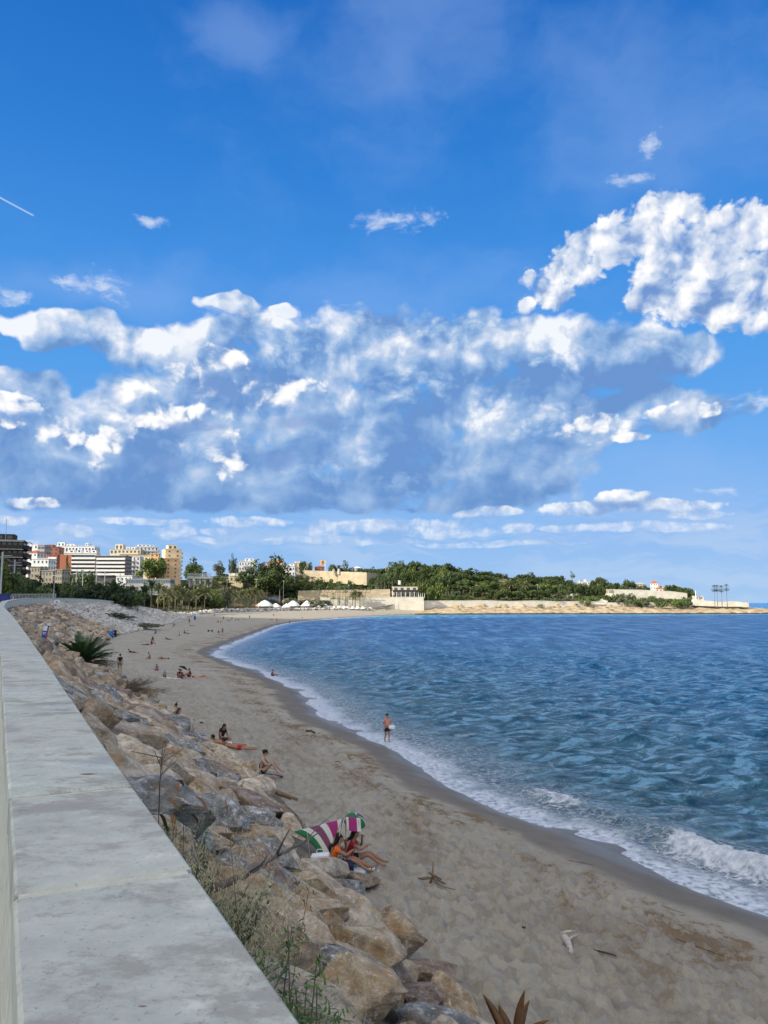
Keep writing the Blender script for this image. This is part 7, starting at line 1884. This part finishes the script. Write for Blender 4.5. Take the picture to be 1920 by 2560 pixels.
    tree_to('pine', 640, 1425, 588, 60, M_PINE, 'spreading dark pine below the white villa', 'pine_tree', None, 8); tree_to('pine', 700, 1424, 588, 56, M_PINE, 'spreading dark pine right under the big one', 'pine_tree', None, 8)
    for i in range(84):
        px = rg.uniform(440, 870); d = rg.uniform(520, 610) if px < 570 else rg.uniform(602, 650); yt = np.interp(d, [520, 602, 650], [1472, 1462, 1440])+rg.uniform(-6, 8)
        if 745 < px and yt < 1450: yt += 14
        m = rg.choice([M_BROAD, M_PINE2, M_PINE2, M_PINE, M_BROAD]); tree_to(rg.choice(['pine', 'round', 'bush']), px, yt, d, rg.uniform(24, 44), m, {M_PINE: 'dark tree on the green hillside behind the palms', M_BROAD: 'mid green tree on the hillside behind the palms', M_PINE2: 'light green tree on the hillside behind the palms'}[m], 'tree', 'trees on the hillside behind the palms', 3)
    for i in range(70):
        px = rg.uniform(740, 980); d = rg.uniform(596, 640); yt = np.interp(d, [596, 640], [1470, 1446])+rg.uniform(-2, 4)
        tree_to('bush', px, yt, d, rg.uniform(14, 26), rg.choice([M_BROAD, M_OLIVE, M_PINE2]), 'low maquis shrub on the slope '+('below the left part of the fort' if px < 820 else 'below the fort bastion' if px < 915 else 'between the fort and the restaurant'), 'bush', 'maquis shrubs under the fort', 1.5)
    tree_to('loose', 576, 1390, 600, 16, M_PINE, 'tall thin tree with a round top beside the white villa', 'tree', None, 8); tree_to('round', 582, 1405, 602, 18, M_PINE, 'slim dark tree just right of the tall thin one', 'tree', None, 8)
    tree_to('round', 544, 1409, 640, 26, M_OLIVE, 'grey blue leafy tree left of the tall thin one', 'tree', None, 8)
    for px, yt, w, lb in ((600, 1414, 24, 'bright green shrubs in the villa garden'), (755, 1400, 18, 'small dark tree behind the cream house'), (850, 1412, 30, 'dark wide tree beyond the rampart'), (832, 1413, 22, 'dark tree left of the wide one beyond the rampart'), (772, 1412, 16, 'dark slim tree right of the cream house'), (700, 1402, 18, 'dark treetop behind the pink house'), (655, 1410, 16, 'dark treetop behind the white houses')):
        tree_to('round', px, yt, 655, w, M_PINE, lb, 'tree', None, 4)
    tree_to('bush', 790, 1488, 570, 52, M_OLIVE, 'large grey green shrub behind the tents', 'bush', None, 4); tree_to('bush', 755, 1484, 574, 60, M_OLIVE, 'widest grey green shrub behind the tents', 'bush', None, 5)
    tree_to('round', 485, 1402, 620, 36, M_PINE, 'dark conical tree right of the apricot tower', 'tree', None, 8); tree_to('round', 470, 1412, 600, 26, M_BROAD, 'green tree touching the apricot tower', 'tree', None, 6); tree_to('round', 497, 1418, 600, 30, M_BROAD, 'green slope tree above the viaduct', 'tree', None, 6)
    # town trees
    tree_to('cypress', 166, 1388, 500, 34, M_PINE, 'single dark cypress in front of the long balcony slab', 'cypress', None, 8)
    tree_to('pine', 372, 1396, 520, 46, M_PINE2, 'large umbrella pine in front of the yellow block', 'pine_tree', None, 8); tree_to('pine', 392, 1394, 525, 40, M_PINE, 'dark half of the umbrella pine pair', 'pine_tree', None, 8)
    tree_to('bush', 320, 1420, 480, 30, M_BROAD, 'green palm like bush at the right end of the balcony slab', 'bush', None, 4); tree_to('round', 172, 1420, 440, 22, M_BROAD, 'light green tree below the cypress', 'tree', None, 5); tree_to('round', 222, 1430, 420, 44, M_BROAD, 'green tree below the balcony slab', 'tree', None, 5)
    tree_to('round', 4, 1390, 185, 60, M_PINE2, 'bright green tree at the left edge under the dark block', 'tree', None, 8); tree_to('round', 20, 1440, 190, 70, M_BROAD, 'green tree at the foot of the dark block', 'tree', None, 6)
    for i in range(34):
        px = 10+i*10+rg.uniform(-5, 5); d = rg.uniform(225, 320); yt = np.interp(px, [0, 120, 240, 340], [1448, 1452, 1458, 1462])+rg.uniform(-5, 10)
        tree_to(rg.choice(['round', 'bush']), px, yt, d, rg.uniform(36, 60), rg.choice([M_DARKL, M_DARKL, M_DARKL, M_BROAD]), 'dark shaded tree behind the promenade '+('at the left edge' if px < 100 else 'below the balcony slab' if px < 230 else 'left of the date palms'), 'tree', 'shaded trees behind the promenade', 3)
    for i in range(30):
        px = 330+i*8+rg.uniform(-4, 4); d = rg.uniform(430, 500); yt = rg.uniform(1462, 1492)
        tree_to(rg.choice(['round', 'bush']), px, yt, d, rg.uniform(24, 42), rg.choice([M_BROAD, M_PINE2, M_OLIVE, M_DARKL]), 'green tree between the date palms behind the beach', 'tree', 'green trees between the date palms', 3)
    # palms
    palm('date', 287, 1452, None, 262, 'dark bushy date palm left of the stone bank end', None, M_PALM, 1.3)
    PL = [(362, 1462, 300), (380, 1448, 360), (397, 1455, 372), (412, 1462, 380), (425, 1470, 392), (440, 1460, 400), (458, 1468, 405), (474, 1474, 410), (492, 1470, 430), (513, 1463, 430), (553, 1474, 470), (571, 1466, 470), (588, 1474, 482), (605, 1473, 490), (622, 1470, 500), (637, 1466, 505), (651, 1474, 515)]
    for px, yt, d in PL:
        palm('date', px, yt, None, d, {513: 'widest bushy date palm in the row at the back of the beach', 637: 'tall date palm nearest the tents', 571: 'date palm under the lamp post'}.get(px, 'date palm in the row at the back of the beach'), 'date palms at the back of the beach', M_SUN if px > 395 else M_PALM, 1.45 if px in (513, 571, 637) else 1.2)
    for i, (px, yt, d) in enumerate([(617, 1496, 488), (529, 1500, 452), (415, 1512, 352), (548, 1508, 470), (440, 1508, 380)]):
        x, y, z = on(px, d); palm_small(x, y, z, 3.6, ['young stemless palm between the taller ones near the tents', 'young stemless palm at the edge of the sand', 'young palm where the stone bank ends', 'low palm tuft beside the young one', 'low palm at the corner of the stone bank'][i])
    for i, px in enumerate((888, 900, 882)): palm('date', px, 1474+i*3, None, 574+i, ['left crown of the thick palm group by the terrace', 'right crown of the thick palm group by the terrace', 'lowest crown of the thick palm group by the terrace'][i], None, None, 1.15)
    for px, yt, d in ((850, 1458, 580), (845, 1462, 582), (864, 1468, 582), (945, 1440, 600), (953, 1436, 602), (962, 1440, 604), (972, 1438, 606), (981, 1446, 600), (940, 1452, 598), (833, 1484, 578)):
        palm('fan', px, yt, None, d, 'slender fan palm rising beside the terraces' if px < 900 else 'slender fan palm in the group left of the restaurant', 'slender fan palms', None, 1.5)
    for i, (px, yt) in enumerate(((1784, 1464), (1791, 1464), (1802, 1465), (1815, 1462))):
        palm('fan', px, yt, 1504, 618, ['leftmost', 'second from the left', 'third from the left', 'rightmost, most separate'][i]+' of the four tall fan palms at the tip of the headland', 'four tall fan palms at the tip', M_DARKL, 1.7)
    for px, yt in ((1275, 1450), (1262, 1456), (1313, 1452), (1190, 1462), (1120, 1455)): palm('date', px, yt, None, 628, 'pale date palm before the dark pines', 'pale date palms before the pines', M_SUN, 1.25)
    # dark shrubs on the stone bank
    for px, py, z, w, h, lb in ((303, 1560, 3, 8, 1.4, 'olive scrub hanging over the stone bank'), (345, 1565, 2.6, 9, 1.2, 'long patch of dry scrub low on the stone bank'), (97, 1510, 7.5, 7, 1.6, 'scrub at the foot of the wall near the bend'), (72, 1512, 7.5, 5, 1.2, 'small scrub tuft left of the one near the bend'), (270, 1552, 4, 8, 1.2, 'dry scrub in the middle of the stone bank'), (160, 1530, 6, 5, 1.0, 'small green tuft below the white sign')):
        x, y = G(px, py, z); tree('bush', x, y, gz(x, y), h*1.4, w*.8, M_OLIVE, lb, 'bush', 'scrub on the stone bank')
    # ground cover of the slopes
    mb = MB(); xs = np.array([rg.uniform(-150, 280) for _ in range(9000)]); ys = np.array([rg.uniform(590, 700) for _ in range(9000)]); Zz = zones(xs, ys); hh = height(xs, ys, Zz)
    for x, y, h, il, df in zip(xs, ys, hh, Zz[1], Zz[4]):
        if not il or df < 8: continue
        nv = mnoise.noise(Vector((x*.04, y*.04, 3)))
        if nv < -.12: continue
        for _ in range(5):
            p = Vector((x+rg.gauss(0, .8), y+rg.gauss(0, .8), h+rg.uniform(0, 1.1))); a = Vector((rg.gauss(0, 1), rg.gauss(0, 1), rg.gauss(0, .5))).normalized()*.55; b = Vector((0, 0, 1)).cross(a).normalized()*.35+Vector((0, 0, rg.uniform(.1, .4)))
            mb.quad(p+a, p+b, p-a, p-b)
    tag(mb.build('scrub', M_BROAD), 'low green scrub covering the far slopes', 'scrub', kind='stuff')
def palm_small(x, y, z, H, label):
    rg = random.Random(int(x*7)); root = empty('young_palm', (x, y, z)); tag(root, label, 'palm'); mb = MB()
    for k in range(34):
        t = k/34; frond(mb, Vector((0, 0, .2)), k*2.4, R(82-70*t), H*rg.uniform(.75, 1.05), rg, 14, .08, .6, .5, .4)
    mb.build('fronds', M_SUN, root)
build_trees()
